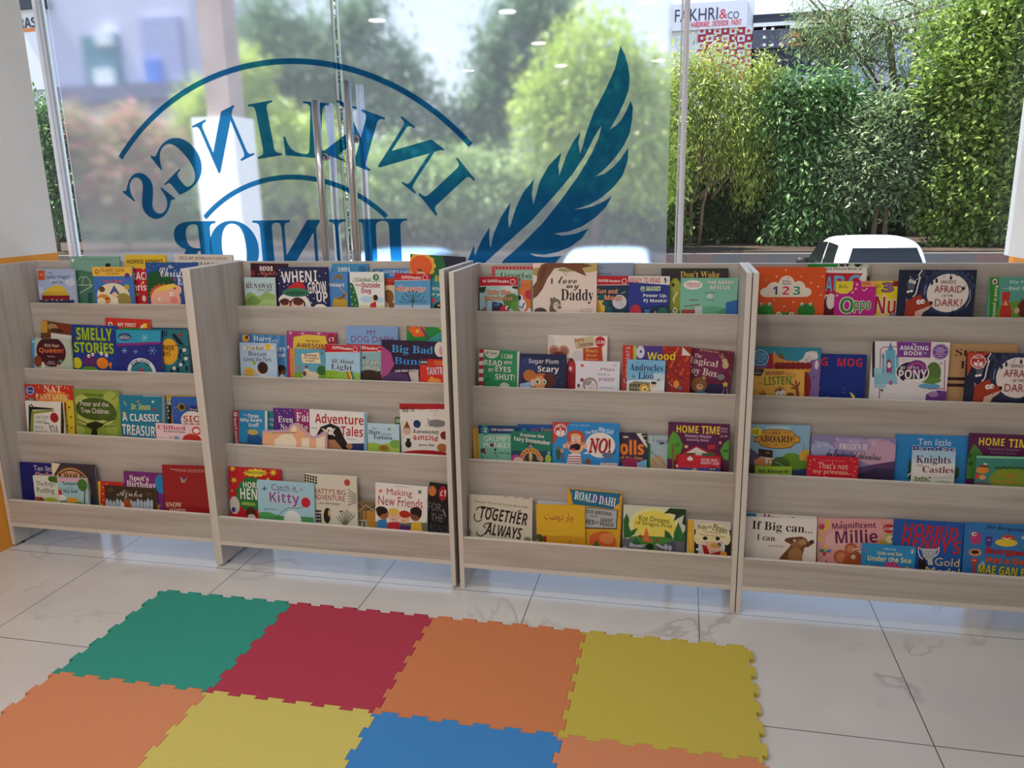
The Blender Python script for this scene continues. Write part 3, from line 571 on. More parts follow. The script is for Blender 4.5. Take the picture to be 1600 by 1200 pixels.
# ---------------------------------------------------------------- books
# (unit, tray, layer, x, y, z, width, height, tilt, lean, thickness, kind, corner radius mm, cover colour, label, cut shape, printed art)
# art in mm from the cover's top left corner: t text, e ellipse, p polygon, l stroke
BOOKS = [
(1,1,0,0.1974,0.3339,0.9556,0.2458,0.2607,0.0,4.0,0.0085,'picture_book',0,'7fae9c','pale teal hardback with a drawn bicycle,second from left behind,top tray,first unit',None,[('p','4a7d66',[-8,67,43,58,105,67,168,56,239,71,218,284,-32,288]),('e','e8ece4',13.9,16.5,7.3,7.2),('e','22241f',187.3,37.8,13.4,8.9),('t','R','once upon a morning',130,14,157.9,6.2,0,'456a60',None),('l','b8ceb2',3.7,[16,159,28,105,45,88,77,88,91,105,93,132]),('l','b8ceb2',3.7,[26,123,104,123]),('l','b8ceb2',3.7,[32,159,99,127]),('l','b8ceb2',3.1,[61,92,47,123]),('p','1f5c60',[75,157,96,156,90,204,69,204])]),
(1,1,2,0.0401,0.3133,0.9556,0.1903,0.2087,0.0,4.0,0.0085,'picture_book',0,'aebfe0','pale blue book with a yellow pagoda roof,leftmost in the top tray,first unit',None,[('e','ccd6ea',2.1,92.6,24.1,16.0),('e','ccd6ea',165.7,55.5,26.2,18.1),('e','c3d0e8',97.6,51.4,37.0,18.1),('p','d4552c',[7,6,42,6,37,48,2,48]),('e','e8894f',22.6,24.7,11.7,6.4),('t','R','The',70,18,21.2,9.5,0,'2a4878',None),('t','S','SHANG DYNASTY',106,36,123.2,15.4,0,'3565a0',None),('t','S','and Yin',100,57,57.2,15.0,0,'2c3a70',None),('p','e6c63c',[43,87,78,73,116,71,140,86,143,96,28,101]),('p','d4b038',[25,101,145,97,156,114,10,115]),('p','8a1626',[15,115,156,114,154,133,13,134]),('p','2f3856',[-16,135,178,133,176,150,-19,152]),('e','d8d4cc',66.8,132.9,3.7,3.2),('e','d8d4cc',87.8,135.0,3.7,3.2),('e','d8d4cc',114.7,132.4,3.7,3.2),('e','d8d4cc',34.3,136.9,3.8,3.2),('e','d8d4cc',160.2,127.4,3.7,3.2)]),
(1,1,2,0.3211,0.3133,0.9556,0.1957,0.2181,0.0,4.0,0.0085,'picture_book',0,'3f78c4','blue book with a yellow top band,centre of the top tray in the first unit',None,[('p','f2c14c',[0,-2,197,-2,193,39,-4,40]),('t','B','CLASSIC TALES',100,14,117.4,15.5,0,'6b2c22',None),('t','S','Easy Readers',101,29,60.2,8.4,0,'4a2a1c',None),('e','7a5a2a',22.0,20.7,10.3,9.8),('e','f2c14c',22.0,20.7,6.2,5.8),('e','5a3f98',170.0,37.0,12.6,11.5),('t','J','Puss in Boots',97,60,95.7,14.7,0,'e2503c',None),('e','efe6c4',93.7,123.6,80.7,54.8),('e','9a8f48',143.4,138.7,36.7,27.7),('e','d98f42',44.1,140.6,34.1,24.3),('e','6a4a30',40.0,95.2,15.5,12.5),('e','c8b048',163.8,85.4,12.7,11.5),('e','efe0c0',31.9,148.8,20.7,18.0),('p','4a5ca2',[74,116,102,77,127,116]),('e','ecc9a2',101.0,117.8,12.3,11.6),('p','efe4cc',[85,130,114,130,116,157,77,157]),('p','5a2a1c',[54,132,80,135,59,140])]),
(1,1,0,0.4694,0.3339,0.9556,0.1982,0.267,0.0,4.0,0.0085,'picture_book',0,'e2c034','yellow and red book with stars behind,right of centre of the top tray,first unit',None,[('p','c8202e',[-6,57,193,57,173,286,-28,289]),('t','S',"HORRiD HENRY'S",98,28,172.9,19.3,0,'35281a',None),('t','S','CRACKING',92,89,174.1,33.1,0,'f4f1ec',None),('t','S','Christmas',94,136,171.9,31.1,0,'f4f1ec',None),('p','f0e0a0',[81,109,83,114,88,114,84,117,84,122,80,120,75,122,77,117,73,114,78,114]),('p','f0e0a0',[88,54,90,57,94,58,91,60,91,63,88,62,84,63,85,60,82,58,87,57]),('e','8a9a3a',47.5,167.5,10.2,7.1),('e','e8d8d0',78.9,185.0,9.1,13.4)]),
(1,1,1,0.5751,0.3236,0.9556,0.2464,0.2355,0.0,4.0,0.0085,'picture_book',0,'1e5298','blue book with a boy in green pointed hat,right end,top tray,first unit',None,[('e','6f9fd0',19.0,11.3,3.0,2.6),('e','6f9fd0',38.4,17.8,3.0,2.6),('e','6f9fd0',63.9,11.3,3.0,2.6),('e','6f9fd0',12.4,28.8,3.0,2.6),('e','6f9fd0',71.5,37.3,3.0,2.6),('e','6f9fd0',148.3,6.8,3.0,2.6),('e','6f9fd0',156.2,89.1,3.0,2.6),('p','155430',[-16,174,-7,73,19,41,67,33,113,50,137,83,66,103,20,143]),('e','c8601f',72.3,142.3,60.8,48.7),('p','c8601f',[82,85,92,95,107,88,111,100,129,96,126,108,145,109,135,120,152,124,138,133,151,141,133,146,141,157,122,158,123,170,105,167,100,179,85,171,74,182,64,172,48,179,45,167,26,171,30,159,11,158,20,147,3,143,18,134,5,126,23,121,15,110,34,109,33,97,51,100,56,88,71,96]),('e','f3b29c',85.7,159.7,72.1,62.1),('p','f0d056',[39,121,79,96,129,88,149,99,115,110,45,126]),('e','f3b29c',150.2,114.5,13.8,18.4),('e','f4f1ec',57.2,154.3,8.0,8.4),('e','2a1c1c',59.2,154.7,2.5,2.7),('e','f4f1ec',115.5,132.2,8.9,9.2),('e','2a1c1c',117.9,133.1,2.5,2.6),('e','e98d84',124.9,155.8,18.9,15.0),('t','C','Christ',120,40,107.8,39.2,0,'e8f0fa',None),('t','C','The',120,17,28.1,13.9,0,'e8f0fa',None),('t','B','E',160,74,22.7,37.5,0,'e8f0fa',None),('p','b03a6a',[136,60,139,66,146,67,140,71,141,77,135,74,129,77,131,71,126,67,133,66]),('e','e8ece8',-14.4,156.4,15.2,9.8)]),
(1,1,0,0.7053,0.3339,0.9603,0.2707,0.2654,-0.98,4.0,0.0085,'picture_book',0,'d8d4ca','light grey hardback standing tallest behind the right end,first unit top tray',None,[('t','B','HILLARY RODHAM CLINTON',135,16,224.0,12.9,0,'7e4040',None),('t','B','IT TAKES',142,38,121.3,12.9,0,'3a3030',None)]),
(1,2,0,0.0432,0.249,0.6998,0.1557,0.2495,-6.59,5.5,0.0085,'picture_book',0,'6e4129','worn brown picture book leaning behind the burgundy oval book,second tray,first unit',None,[('p','c9993c',[0,-4,32,-8,34,51,1,55]),('e','8a3022',112.3,19.5,37.4,14.7),('e','b08a5a',60.3,22.5,25.7,14.7),('e','3f2418',83.2,34.2,34.1,8.8),('p','e8e4dc',[52,49,157,46,158,98,54,112])]),
(1,2,2,0.0351,0.2254,0.682,0.1984,0.1899,0.0,5.5,0.0085,'picture_book',0,'bccbb6','sage green book with a dark burgundy oval,leftmost in the second tray,first unit',None,[('p','4d9cd6',[-1,-2,19,-3,4,148,-16,148]),('e','e8f0f4',10.2,13.5,4.0,4.9),('e','4a1526',97.0,56.5,75.0,66.1),('t','S','Pick Your',103,29,72.9,14.7,0,'f0c59c',None),('t','S','Queen!',98,53,124.4,24.6,0,'f17c3c',None),('t','R','Pat Brown',96,77,38.9,6.9,0,'e8e0d8',None),('t','R','Mark',94,100,28.6,5.9,0,'e8e0d8',None),('t','R','Holdsworth',92,108,42.4,5.9,0,'e8e0d8',None),('e','8a4024',25.8,100.0,20.7,24.8),('e','f1ece4',51.1,117.5,8.1,15.9),('p','eab19c',[103,145,126,107,146,143]),('e','5a8a72',142.6,96.9,12.5,6.9)]),
(1,2,1,0.2332,0.2372,0.6854,0.2211,0.2481,-0.88,5.5,0.0085,'picture_book',0,'143c94','royal blue book with lime green jumbled title letters,second tray,first unit',None,[('e','5a86d0',10.2,13.2,2.8,2.4),('e','5a86d0',127.4,6.9,2.8,2.4),('e','5a86d0',203.9,13.9,2.7,2.4),('e','5a86d0',206.6,56.8,2.7,2.4),('e','5a86d0',19.3,119.5,2.8,2.4),('e','5a86d0',190.3,139.2,2.8,2.4),('e','5a86d0',-1.7,98.4,2.8,2.4),('e','5a86d0',116.0,93.9,2.8,2.4),('e','5a86d0',45.1,72.4,2.8,2.4),('t','S','SMELLY',108,38,175.6,52.2,0,'a9c63c','5a7a1c'),('t','S','STORiES',103,96,195.1,46.2,0,'a9c63c','5a7a1c'),('e','dad12c',15.9,166.0,22.6,24.6),('e','5c2c6e',80.9,159.3,38.0,31.4),('p','5c2c6e',[49,135,62,145,56,155]),('e','f08c2c',141.9,161.6,28.9,24.4),('p','f08c2c',[172,164,189,154,182,188]),('e','5ca22c',75.7,192.7,43.7,13.8),('e','f4f1ec',75.4,133.3,7.3,7.8),('e','f4f1ec',96.0,126.1,7.3,7.8),('e','f4f1ec',139.7,120.5,8.3,8.3),('e','f4f1ec',164.1,126.8,8.3,8.3),('e','1a1a1a',77.0,135.2,2.8,2.4),('e','1a1a1a',96.9,128.5,2.8,2.4),('e','1a1a1a',140.6,122.9,2.8,2.4),('e','1a1a1a',165.1,128.6,2.8,2.4)]),
(1,2,0.08,0.3885,0.2481,0.6867,0.2171,0.2759,-1.24,5.5,0.0095,'board_book',0,'d0362f','red board book with rounded corners standing behind,second tray,first unit',None,[('t','S','MY FIRST',106,26,88.3,16.2,0,'f4f1ec',None),('e','f4f1ec',25.9,26.3,11.0,9.6),('e','3a6a9a',25.9,27.2,6.6,5.3),('p','f0d140',[184,17,204,16,203,35,183,36]),('p','f4f1ec',[173,25,184,25,183,37,172,37]),('e','2f8c3c',104.0,47.1,32.7,9.6),('e','2f8c3c',152.9,46.6,32.5,9.6)]),
(1,2,2,0.4621,0.2254,0.682,0.2149,0.2353,0.0,5.5,0.0085,'picture_book',0,'1c3188','navy and turquoise book with a disc window,right of centre,second tray,first unit',None,[('p','2ca1c8',[0,-6,216,-10,211,52,-4,57]),('p','8a2c88',[-5,59,212,47,211,57,-6,71]),('e','1b2b68',41.2,29.6,31.4,15.7),('t','B','FROZEN',41,33,50.5,13.4,0,'d8ecf8',None),('t','C','Disney',40,22,22.8,7.1,0,'d8ecf8',None),('l','9fd4ee',2.7,[119,32,155,31]),('l','9fd4ee',2.7,[129,18,145,45]),('l','9fd4ee',2.7,[147,17,127,46]),('l','7fb4de',2.7,[149,86,192,84]),('l','7fb4de',2.7,[161,69,180,101]),('l','7fb4de',2.7,[182,68,159,102]),('l','9fd4ee',2.2,[21,89,50,88]),('l','9fd4ee',2.2,[29,78,42,99]),('l','9fd4ee',2.2,[43,77,28,99]),('l','7fb4de',2.2,[78,92,101,91]),('l','7fb4de',2.2,[84,83,95,101]),('l','7fb4de',2.2,[96,82,83,101]),('e','e4ebf0',112.7,179.4,69.1,61.7),('e','2f8a9c',112.7,179.4,52.9,47.2),('l','1c5f78',1.6,[113,179,159,161]),('l','1c5f78',1.6,[113,179,149,147]),('l','1c5f78',1.6,[113,179,133,139]),('l','1c5f78',1.6,[113,179,114,136]),('l','1c5f78',1.6,[113,179,95,141]),('l','1c5f78',1.6,[113,179,79,151]),('l','1c5f78',1.6,[113,179,68,166]),('e','c03068',113.3,172.2,10.8,9.6),('t','S','BOOK',83,140,40.2,21.1,28,'1c3058',None),('t','S','and',118,126,21.6,9.6,0,'1c3058',None),('t','S','CD',142,139,23.7,18.2,-38,'1c3058',None)]),
(1,2,0,0.6176,0.249,0.682,0.1752,0.2423,0.0,5.5,0.0085,'picture_book',0,'1f4c76','dark blue hardback with a tan edge,far right behind,second tray,first unit',None,[('p','bf8a34',[169,-1,185,-1,173,192,157,193])]),
(1,2,1,0.5766,0.2372,0.682,0.2185,0.2378,0.0,5.5,0.0085,'picture_book',0,'217c88','teal book with a scalloped yellow sun and dark branches,right end,second tray,first unit',None,[('p','15264a',[99,4,104,4,102,30,97,30]),('p','15264a',[108,4,114,4,112,29,106,30]),('p','15264a',[118,3,123,3,121,29,116,29]),('p','eab131',[130,35,135,41,141,37,144,44,151,41,152,50,159,49,159,58,166,59,164,68,170,71,167,79,172,85,167,92,171,99,165,104,167,112,161,116,162,125,155,127,154,135,147,135,144,144,137,141,133,149,128,144,122,151,118,145,111,149,108,142,101,145,100,136,93,137,93,128,86,127,88,118,82,114,85,106,80,101,85,94,81,87,87,81,85,73,91,70,91,61,98,59,99,50,106,51,108,42,115,45,119,37,125,41]),('t','S','SUMMER',107,77,90.7,22.3,0,'33261a',None),('t','S','DAYS',108,102,47.0,20.9,0,'33261a',None),('l','14284c',3.7,[153,64,182,69,219,72]),('l','14284c',3.7,[153,177,167,134,195,108,217,106]),('l','14284c',3.2,[195,108,181,87]),('e','14284c',180.2,91.5,7.4,11.4),('e','14284c',173.7,110.5,7.4,11.4),('e','14284c',190.4,138.4,7.4,11.4),('e','14284c',204.8,161.7,7.4,11.4),('e','14284c',164.7,167.6,7.4,11.4),('e','14284c',132.1,178.1,7.5,11.5),('p','f4f1ec',[200,75,203,79,209,81,205,86,205,91,199,90,192,92,193,86,189,81,196,80]),('p','f4f1ec',[204,111,208,115,214,117,210,122,209,128,203,126,197,128,198,122,194,117,200,116]),('p','f4f1ec',[179,137,182,142,189,143,184,148,184,154,178,152,172,154,172,148,168,144,175,142]),('p','f4f1ec',[147,153,151,158,157,159,152,164,152,170,146,168,140,170,140,164,137,160,143,158]),('e','e0b23c',199.2,84.0,2.1,1.9),('e','e0b23c',203.7,120.1,2.1,1.9),('e','e0b23c',178.3,146.3,2.1,1.9),('e','e0b23c',146.5,162.4,2.1,1.9),('p','131d38',[144,18,156,15,166,24,183,43,201,64,178,61,162,47,152,33]),('p','a32c3c',[185,10,189,15,196,15,192,21,195,26,188,27,184,32,181,27,173,27,177,21,174,16,181,15])]),
(1,3,0,0.0195,0.1594,0.4219,0.2418,0.2585,0.0,5.5,0.0085,'picture_book',0,'cf3c28','red and orange book with cream serif title and a blue badge,third tray,first unit',None,[('p','ec8a34',[48,79,129,19,203,30,230,72]),('p','f0b040',[124,76,172,31,218,73]),('t','B','NAT',142,16,90.5,29.4,0,'f4e4c4',None),('t','B','FANTASTIC',138,53,170.0,28.4,0,'f2dcae',None),('e','28499c',27.4,26.3,23.6,20.9),('l','f4f1ec',2.5,[46,26,45,31,42,36,37,40,32,42,26,43,20,43,15,40,11,37,9,32,8,27,10,22,13,17,17,13,23,10,29,9,35,10,40,12,44,16,46,20,46,26]),('t','C','Picture',27,27,31.9,9.3,0,'f4f1ec',None),('p','e6ca3c',[206,63,250,62,235,224,191,226]),('p','35281a',[219,88,221,92,226,92,222,95,222,99,219,97,214,99,216,95,212,93,217,92]),('p','35281a',[225,130,226,134,231,134,227,137,228,141,224,139,220,141,221,137,218,135,223,134]),('p','35281a',[203,169,204,173,209,173,205,176,206,180,202,178,198,180,199,176,196,174,201,173]),('p','35281a',[224,178,225,181,230,182,226,184,227,188,223,186,219,189,220,185,217,182,222,182]),('e','6ab0a0',29.6,67.7,12.8,7.7),('e','f8e8c0',73.3,10.0,3.2,2.7),('e','f8e8c0',204.9,8.2,3.1,2.7),('e','f8e8c0',220.2,10.4,3.1,2.7),('e','f8e8c0',8.8,53.1,3.2,2.8),('e','f8e8c0',63.5,45.7,3.2,2.7)]),
(1,3,2,0.0384,0.1358,0.4219,0.189,0.1921,0.0,5.5,0.0085,'picture_book',0,'efece4','white book with a green crocodile jaw and red dot,leftmost,third tray,first unit',None,[('p','292521',[183,-10,197,-11,183,152,167,153]),('l','221f1c',5.8,[8,139,20,20,31,15,37,24]),('p','221f1c',[18,26,37,24,149,28,124,34,35,38,19,138,6,139]),('p','8c9c3c',[29,44,142,33,142,41,41,56,29,138,13,138]),('e','a3222c',142.3,68.1,20.7,21.9),('t','R',"I DON'T DO MY",78,70,69.5,16.5,0,'6a6a72',None),('t','R','HOMEWORK',72,91,58.2,14.3,0,'6a6a72',None),('t','R','BECAUSE',61,113,41.9,13.2,0,'6a6a72',None),('t','R','Davide Cali',69,132,60.9,8.3,0,'3a3a42',None),('l','221f1c',3.8,[94,97,112,93,116,112,128,133]),('l','221f1c',3.8,[116,112,130,103]),('l','221f1c',3.8,[148,102,152,132]),('l','221f1c',3.1,[130,100,143,132])]),
(1,3,1,0.2765,0.1476,0.4219,0.2209,0.2485,0.0,5.5,0.0085,'picture_book',0,'86a344','leafy green book with a dark tree,centre of the third tray,first unit',None,[('e','b9c96c',39.3,56.4,36.9,32.5),('e','a9bd5a',180.4,40.4,36.2,37.5),('e','b4c666',57.8,125.6,49.2,27.2),('e','c3d07c',143.6,121.9,42.6,27.0),('e','a5b956',10.3,176.4,31.0,21.9),('e','9fb452',176.1,168.8,30.4,27.1),('e','435f26',101.1,83.5,97.3,48.7),('e','4d6a2c',157.5,99.9,48.5,32.3),('l','2c3f1c',3.7,[5,128,50,145,79,162]),('l','2c3f1c',3.6,[198,120,142,141,104,161]),('l','2c3f1c',3.1,[6,155,55,161,79,171]),('l','2c3f1c',3.0,[206,93,162,121]),('l','2c3f1c',3.0,[196,152,141,157]),('p','1d2a17',[68,206,79,168,49,161,56,147,97,135,139,145,128,157,103,168,103,205]),('l','2c3f1c',2.5,[2,58,24,89]),('l','2c3f1c',2.4,[215,18,186,40]),('t','R','Peter and the',99,60,137.6,21.5,0,'f4f1ec',None),('t','R','Tree Children',98,90,137.2,22.7,0,'f4f1ec',None),('t','R','PETER WOHLLEBEN',100,22,89.1,9.7,0,'34441a',None),('p','a9ba60',[43,13,44,13,44,14,43,14])]),
(1,3,1,0.502,0.1476,0.4219,0.217,0.2292,1.12,5.5,0.0085,'picture_book',0,'1c82a4','blue hardback with white capital title,right of centre,third tray,first unit',None,[('p','c9dfe6',[117,-5,219,-6,219,1,116,3]),('t','J','Dr. Seuss',101,47,92.1,25.5,0,'dada3c',None),('t','S','A CLASSIC',96,93,176.4,32.0,0,'f4f1ec',None),('t','S','TREASURY',93,149,181.6,45.0,-3,'f4f1ec',None),('p','e8d24a',[20,67,23,74,31,74,24,79,26,86,19,82,12,86,14,79,8,74,17,74]),('p','f0ece4',[162,16,162,22,168,18,164,24,170,24,164,25,167,30,162,27,160,33,160,27,154,31,158,26,152,25,158,24,155,19,160,22]),('p','c83040',[168,48,170,54,177,54,171,59,172,65,166,62,160,65,162,59,157,55,164,54]),('p','e8a23a',[91,18,92,22,97,21,93,24,96,27,92,27,90,31,88,27,84,28,87,24,84,21,89,22]),('l','e8d24a',3.0,[22,24,32,43]),('p','8c9ba2',[207,0,218,0,202,184,190,185]),('p','c83040',[26,165,28,170,34,169,30,173,33,177,27,177,24,182,23,177,16,178,21,173,17,169,23,170])]),
(1,3,0,0.6682,0.1594,0.4219,0.2033,0.2323,1.06,5.5,0.0085,'picture_book',0,'cba43c','mustard book with a dark patterned side,behind the blue dome book,third tray,first unit',None,[('p','2a2420',[42,19,75,18,60,187,28,188]),('t','S','MA',57,27,28.1,26.3,0,'f4f1ec',None),('e','d8cfc0',51.4,49.9,5.3,5.3),('e','d8cfc0',54.9,64.6,5.3,5.3),('e','d8cfc0',48.9,79.4,5.3,5.3),('e','d8cfc0',52.3,94.1,5.3,5.3),('e','d8cfc0',46.3,109.0,5.3,5.3)]),
(1,3,1,0.7494,0.1476,0.4219,0.1364,0.232,1.02,5.5,0.0085,'picture_book',0,'2b64ba','bright blue book with a white dome,right end of the third tray,first unit',None,[('e','3f4a5a',45.7,43.3,28.9,13.6),('e','9a8a5a',45.7,42.3,17.4,16.8),('e','35281f',46.9,42.2,11.6,11.5),('l','9aa8b4',2.9,[11,47,34,39]),('e','1a2a6c',99.8,51.0,23.0,14.6),('t','C','Disney',100,51,35.1,12.5,0,'f4f1ec',None),('e','ece7e2',93.0,99.5,54.6,42.0),('t','S','SIO',90,91,79.1,27.3,0,'c45c3c',None),('t','S','SOS',89,123,76.3,27.3,0,'c45c3c',None)]),
(1,3,3,0.6821,0.124,0.4219,0.2216,0.1245,0.0,5.5,0.0085,'picture_book',0,'edd2dc','pink card book lying low in front,right end of the third tray,first unit',None,[('t','B','Clifford',74,15,129.0,17.9,0,'c8293c',None),('t','S','at the Circus',85,31,98.7,9.5,0,'2a2030',None),('e','d02c2c',188.9,23.8,20.6,16.7),('e','f6eeee',188.9,23.8,14.9,10.4),('p','c4342c',[117,74,130,47,160,36,199,44,220,69]),('e','8fb0d4',94.9,56.9,12.8,7.4),('p','e8b84a',[67,48,68,53,74,53,69,57,70,61,66,59,61,62,62,57,58,54,64,53])]),
(1,4,0,0.0243,0.0666,0.1506,0.2541,0.2067,0.0,5.5,0.0085,'picture_book',0,'1d2074','navy blue book,far left behind,bottom tray,first unit',None,[('t','R','Ten little',127,22,113.9,23.5,0,'e8e4f0',None),('t','S','Owls',117,52,80.6,24.8,0,'c83c5a','e8e4f0')]),
(1,4,1,0.1976,0.0548,0.1506,0.213,0.2173,0.0,5.5,0.0085,'picture_book',0,'3b3b4a','charcoal book with an arched brown picture frame,bottom tray,first unit',None,[('p','ece3c2',[0,0,44,2,-7,74]),('e','5c3c26',95.5,103.0,98.1,92.7),('e','c8a070',95.4,104.2,91.6,86.8),('e','5c3c26',95.3,105.3,85.1,80.9),('e','e2ac8c',95.2,106.5,79.9,76.2),('t','B','A WOLF',89,53,128.2,25.6,0,'4a2018',None),('p','d8c49a',[166,110,186,109,180,184,160,186])]),
(1,4,2,0.1138,0.043,0.1506,0.1246,0.1596,1.78,5.5,0.0085,'picture_book',0,'e0e7dc','pale book about a pudding with green leaves,bottom tray,first unit',None,[('t','R',"The King's",61,36,92.0,26.4,0,'22303a',None),('t','R','Pudding',57,66,86.8,29.4,0,'22303a',None),('e','42702e',96.0,12.3,19.9,14.0),('e','42702e',113.6,14.1,13.2,15.2),('l','5a7a3c',2.7,[1,32,-6,58]),('l','5a7a3c',2.7,[-4,64,0,87]),('e','8c4e2c',25.9,109.8,24.1,16.6),('e','b9c24c',77.4,108.0,34.6,15.3),('e','c05a34',8.6,98.7,9.4,7.1)]),
(1,4,3,0.2457,0.0312,0.1506,0.1453,0.1623,1.61,5.5,0.0085,'picture_book',0,'a3d2de','small turquoise and pink book with a leopard and green tree,bottom tray,first unit',None,[('p','e6b2cc',[0,-3,146,-8,144,13,-2,17]),('t','S','The',28,17,13.1,7.0,0,'6a3a6a',None),('t','S','Leopard',65,25,70.5,18.5,0,'22486c',None),('t','R','and the',61,42,36.0,7.0,0,'22486c',None),('t','S','Sky God',60,58,69.3,20.9,0,'22486c',None),('e','b83c2c',7.2,65.3,10.5,14.0),('l','b83c2c',3.3,[1,45,8,57,20,43]),('e','f4f1ec',11.2,85.9,25.0,11.7),('e','427e36',122.1,28.1,23.3,26.6),('p','5a3a22',[129,44,134,44,127,107,121,107]),('e','628e4c',56.7,116.5,84.8,17.5),('e','e2aa3c',65.7,94.9,28.8,11.7),('e','e2aa3c',45.4,101.4,10.5,8.2)]),
(1,4,1,0.4192,0.0548,0.1506,0.1223,0.149,0.0,5.5,0.0085,'picture_book',0,'c83428','red and yellow book behind the picket fence book,bottom tray,first unit',None,[('p','e8b93c',[0,-2,14,-3,4,125,-10,126]),('e','f0d8a0',23.6,25.5,3.2,2.9),('e','f0d8a0',21.2,54.3,3.2,2.9),('e','f0d8a0',22.3,80.1,3.2,2.9),('e','f0d8a0',14.1,100.8,3.2,2.9),('e','f0d8a0',44.0,9.9,3.2,2.9)]),
(1,4,2,0.4611,0.043,0.1506,0.2408,0.137,0.0,5.5,0.0085,'picture_book',0,'3e3326','dark book with a white picket fence and silver script,bottom tray,first unit',None,[('e','5c4a30',29.1,17.6,16.6,7.5),('e','6a5a3a',98.4,21.7,16.5,7.4),('e','2a2018',160.8,26.2,16.3,7.4),('e','5c4a30',210.9,23.0,16.2,7.4),('e','4a5a30',65.5,38.0,16.6,7.5),('e','6a4a2a',134.8,39.2,16.4,7.4),('p','b7c8dc',[-4,111,0,66,8,53,15,65,10,110]),('p','b7c8dc',[13,110,16,70,25,57,31,69,27,109]),('p','b7c8dc',[29,109,32,73,41,60,48,72,44,108]),('p','b7c8dc',[46,108,50,63,58,50,65,62,60,107]),('p','b7c8dc',[63,107,66,67,74,53,81,65,77,106]),('p','b7c8dc',[79,106,82,70,91,57,97,69,93,105]),('p','b7c8dc',[96,104,99,60,108,47,114,59,110,103]),('p','b7c8dc',[112,103,115,63,124,50,131,62,126,102]),('p','b7c8dc',[129,102,131,67,140,54,147,66,143,101]),('p','b7c8dc',[145,101,149,56,157,43,164,55,159,100]),('p','b7c8dc',[162,100,165,60,173,47,180,59,175,99]),('p','b7c8dc',[178,99,181,63,189,50,196,62,192,98]),('p','b7c8dc',[194,98,197,53,206,40,212,52,208,97]),('p','b7c8dc',[211,97,213,57,222,44,228,56,224,96]),('t','C','Azuka',120,31,120.2,40.0,0,'c9c9c9','1c1814'),('p','a8562e',[86,57,115,46,125,85,87,94]),('e','e8e0d8',81.3,79.7,8.9,13.8)]),
(1,4,1,0.5474,0.0548,0.1506,0.1838,0.1998,0.0,5.5,0.0085,'picture_book',0,'7c2c7a','purple book with white serif birthday title,bottom tray,first unit',None,[('e','2c88c2',174.6,44.9,28.5,40.8),('p','e2b23c',[152,123,156,136,171,135,158,144,162,157,150,150,137,159,142,145,131,138,146,136]),('t','B',"Spot's",73,28,90.6,29.6,0,'f4f1ec',None),('t','B','Birthday',81,55,138.5,32.5,0,'f4f1ec',None)]),
(1,4,2,0.747,0.043,0.1506,0.2035,0.2412,1.65,5.5,0.0085,'picture_book',0,'9d2027','deep red hardback with cream serif title,right end,bottom tray,first unit',None,[('t','R','MOVIE COLLECTION',131,21,121.1,12.2,0,'dcaaa2',None),('t','C','Disney',53,17,27.5,12.3,0,'ecd8d0',None),('t','B','SNOW',40,167,72.8,21.5,0,'f1dec9',None),('t','B','WHITE',56,193,77.7,19.2,0,'f1dec9',None),('p','7fa8b8',[81,45,97,61,114,47,99,72,84,71]),('e','d87a4a',96.9,66.4,4.9,4.5)]),
(2,1,0,0.0556,0.3339,0.9572,0.1648,0.2312,-0.96,4.0,0.0085,'picture_book',0,'3c1122','dark maroon book,far left behind,top tray,second unit',None,[('t','C','1001',70,21,58.0,20.4,0,'e9dad2',None),('t','B','1001',70,20,58.0,18.0,0,'e9dad2',None),('t','C','Nights',76,42,84.7,25.9,0,'e27a6c',None),('e','8a2a3a',10.2,40.7,9.4,12.1)]),
(2,1,2,0.0385,0.3133,0.9544,0.1386,0.1781,0.0,4.0,0.0085,'picture_book',0,'bfdade','pale green book with rolling hills,leftmost,top tray,second unit',None,[('p','9cba6c',[-11,86,24,58,63,79,98,55,137,72,132,163,-16,165]),('p','7c9c54',[-12,98,37,73,76,97,62,109,-13,111]),('p','b4cc86',[48,116,97,79,136,96,132,163,38,164]),('t','B','RUNAWAY',68,34,120.9,20.5,0,'5c2028',None),('t','R','PANCAKE',92,51,68.0,9.6,0,'5c3038',None),('t','I','The',26,19,14.8,8.4,0,'5c3038',None),('l','6a8a4a',2.0,[2,92,29,85]),('l','6a8a4a',2.0,[90,85,116,91])]),
(2,1,0,0.3366,0.3339,0.956,0.076,0.2174,-1.2,4.0,0.0085,'picture_book',0,'93bbde','sky blue book edge showing behind the starry navy book,top tray,second unit',None,[]),
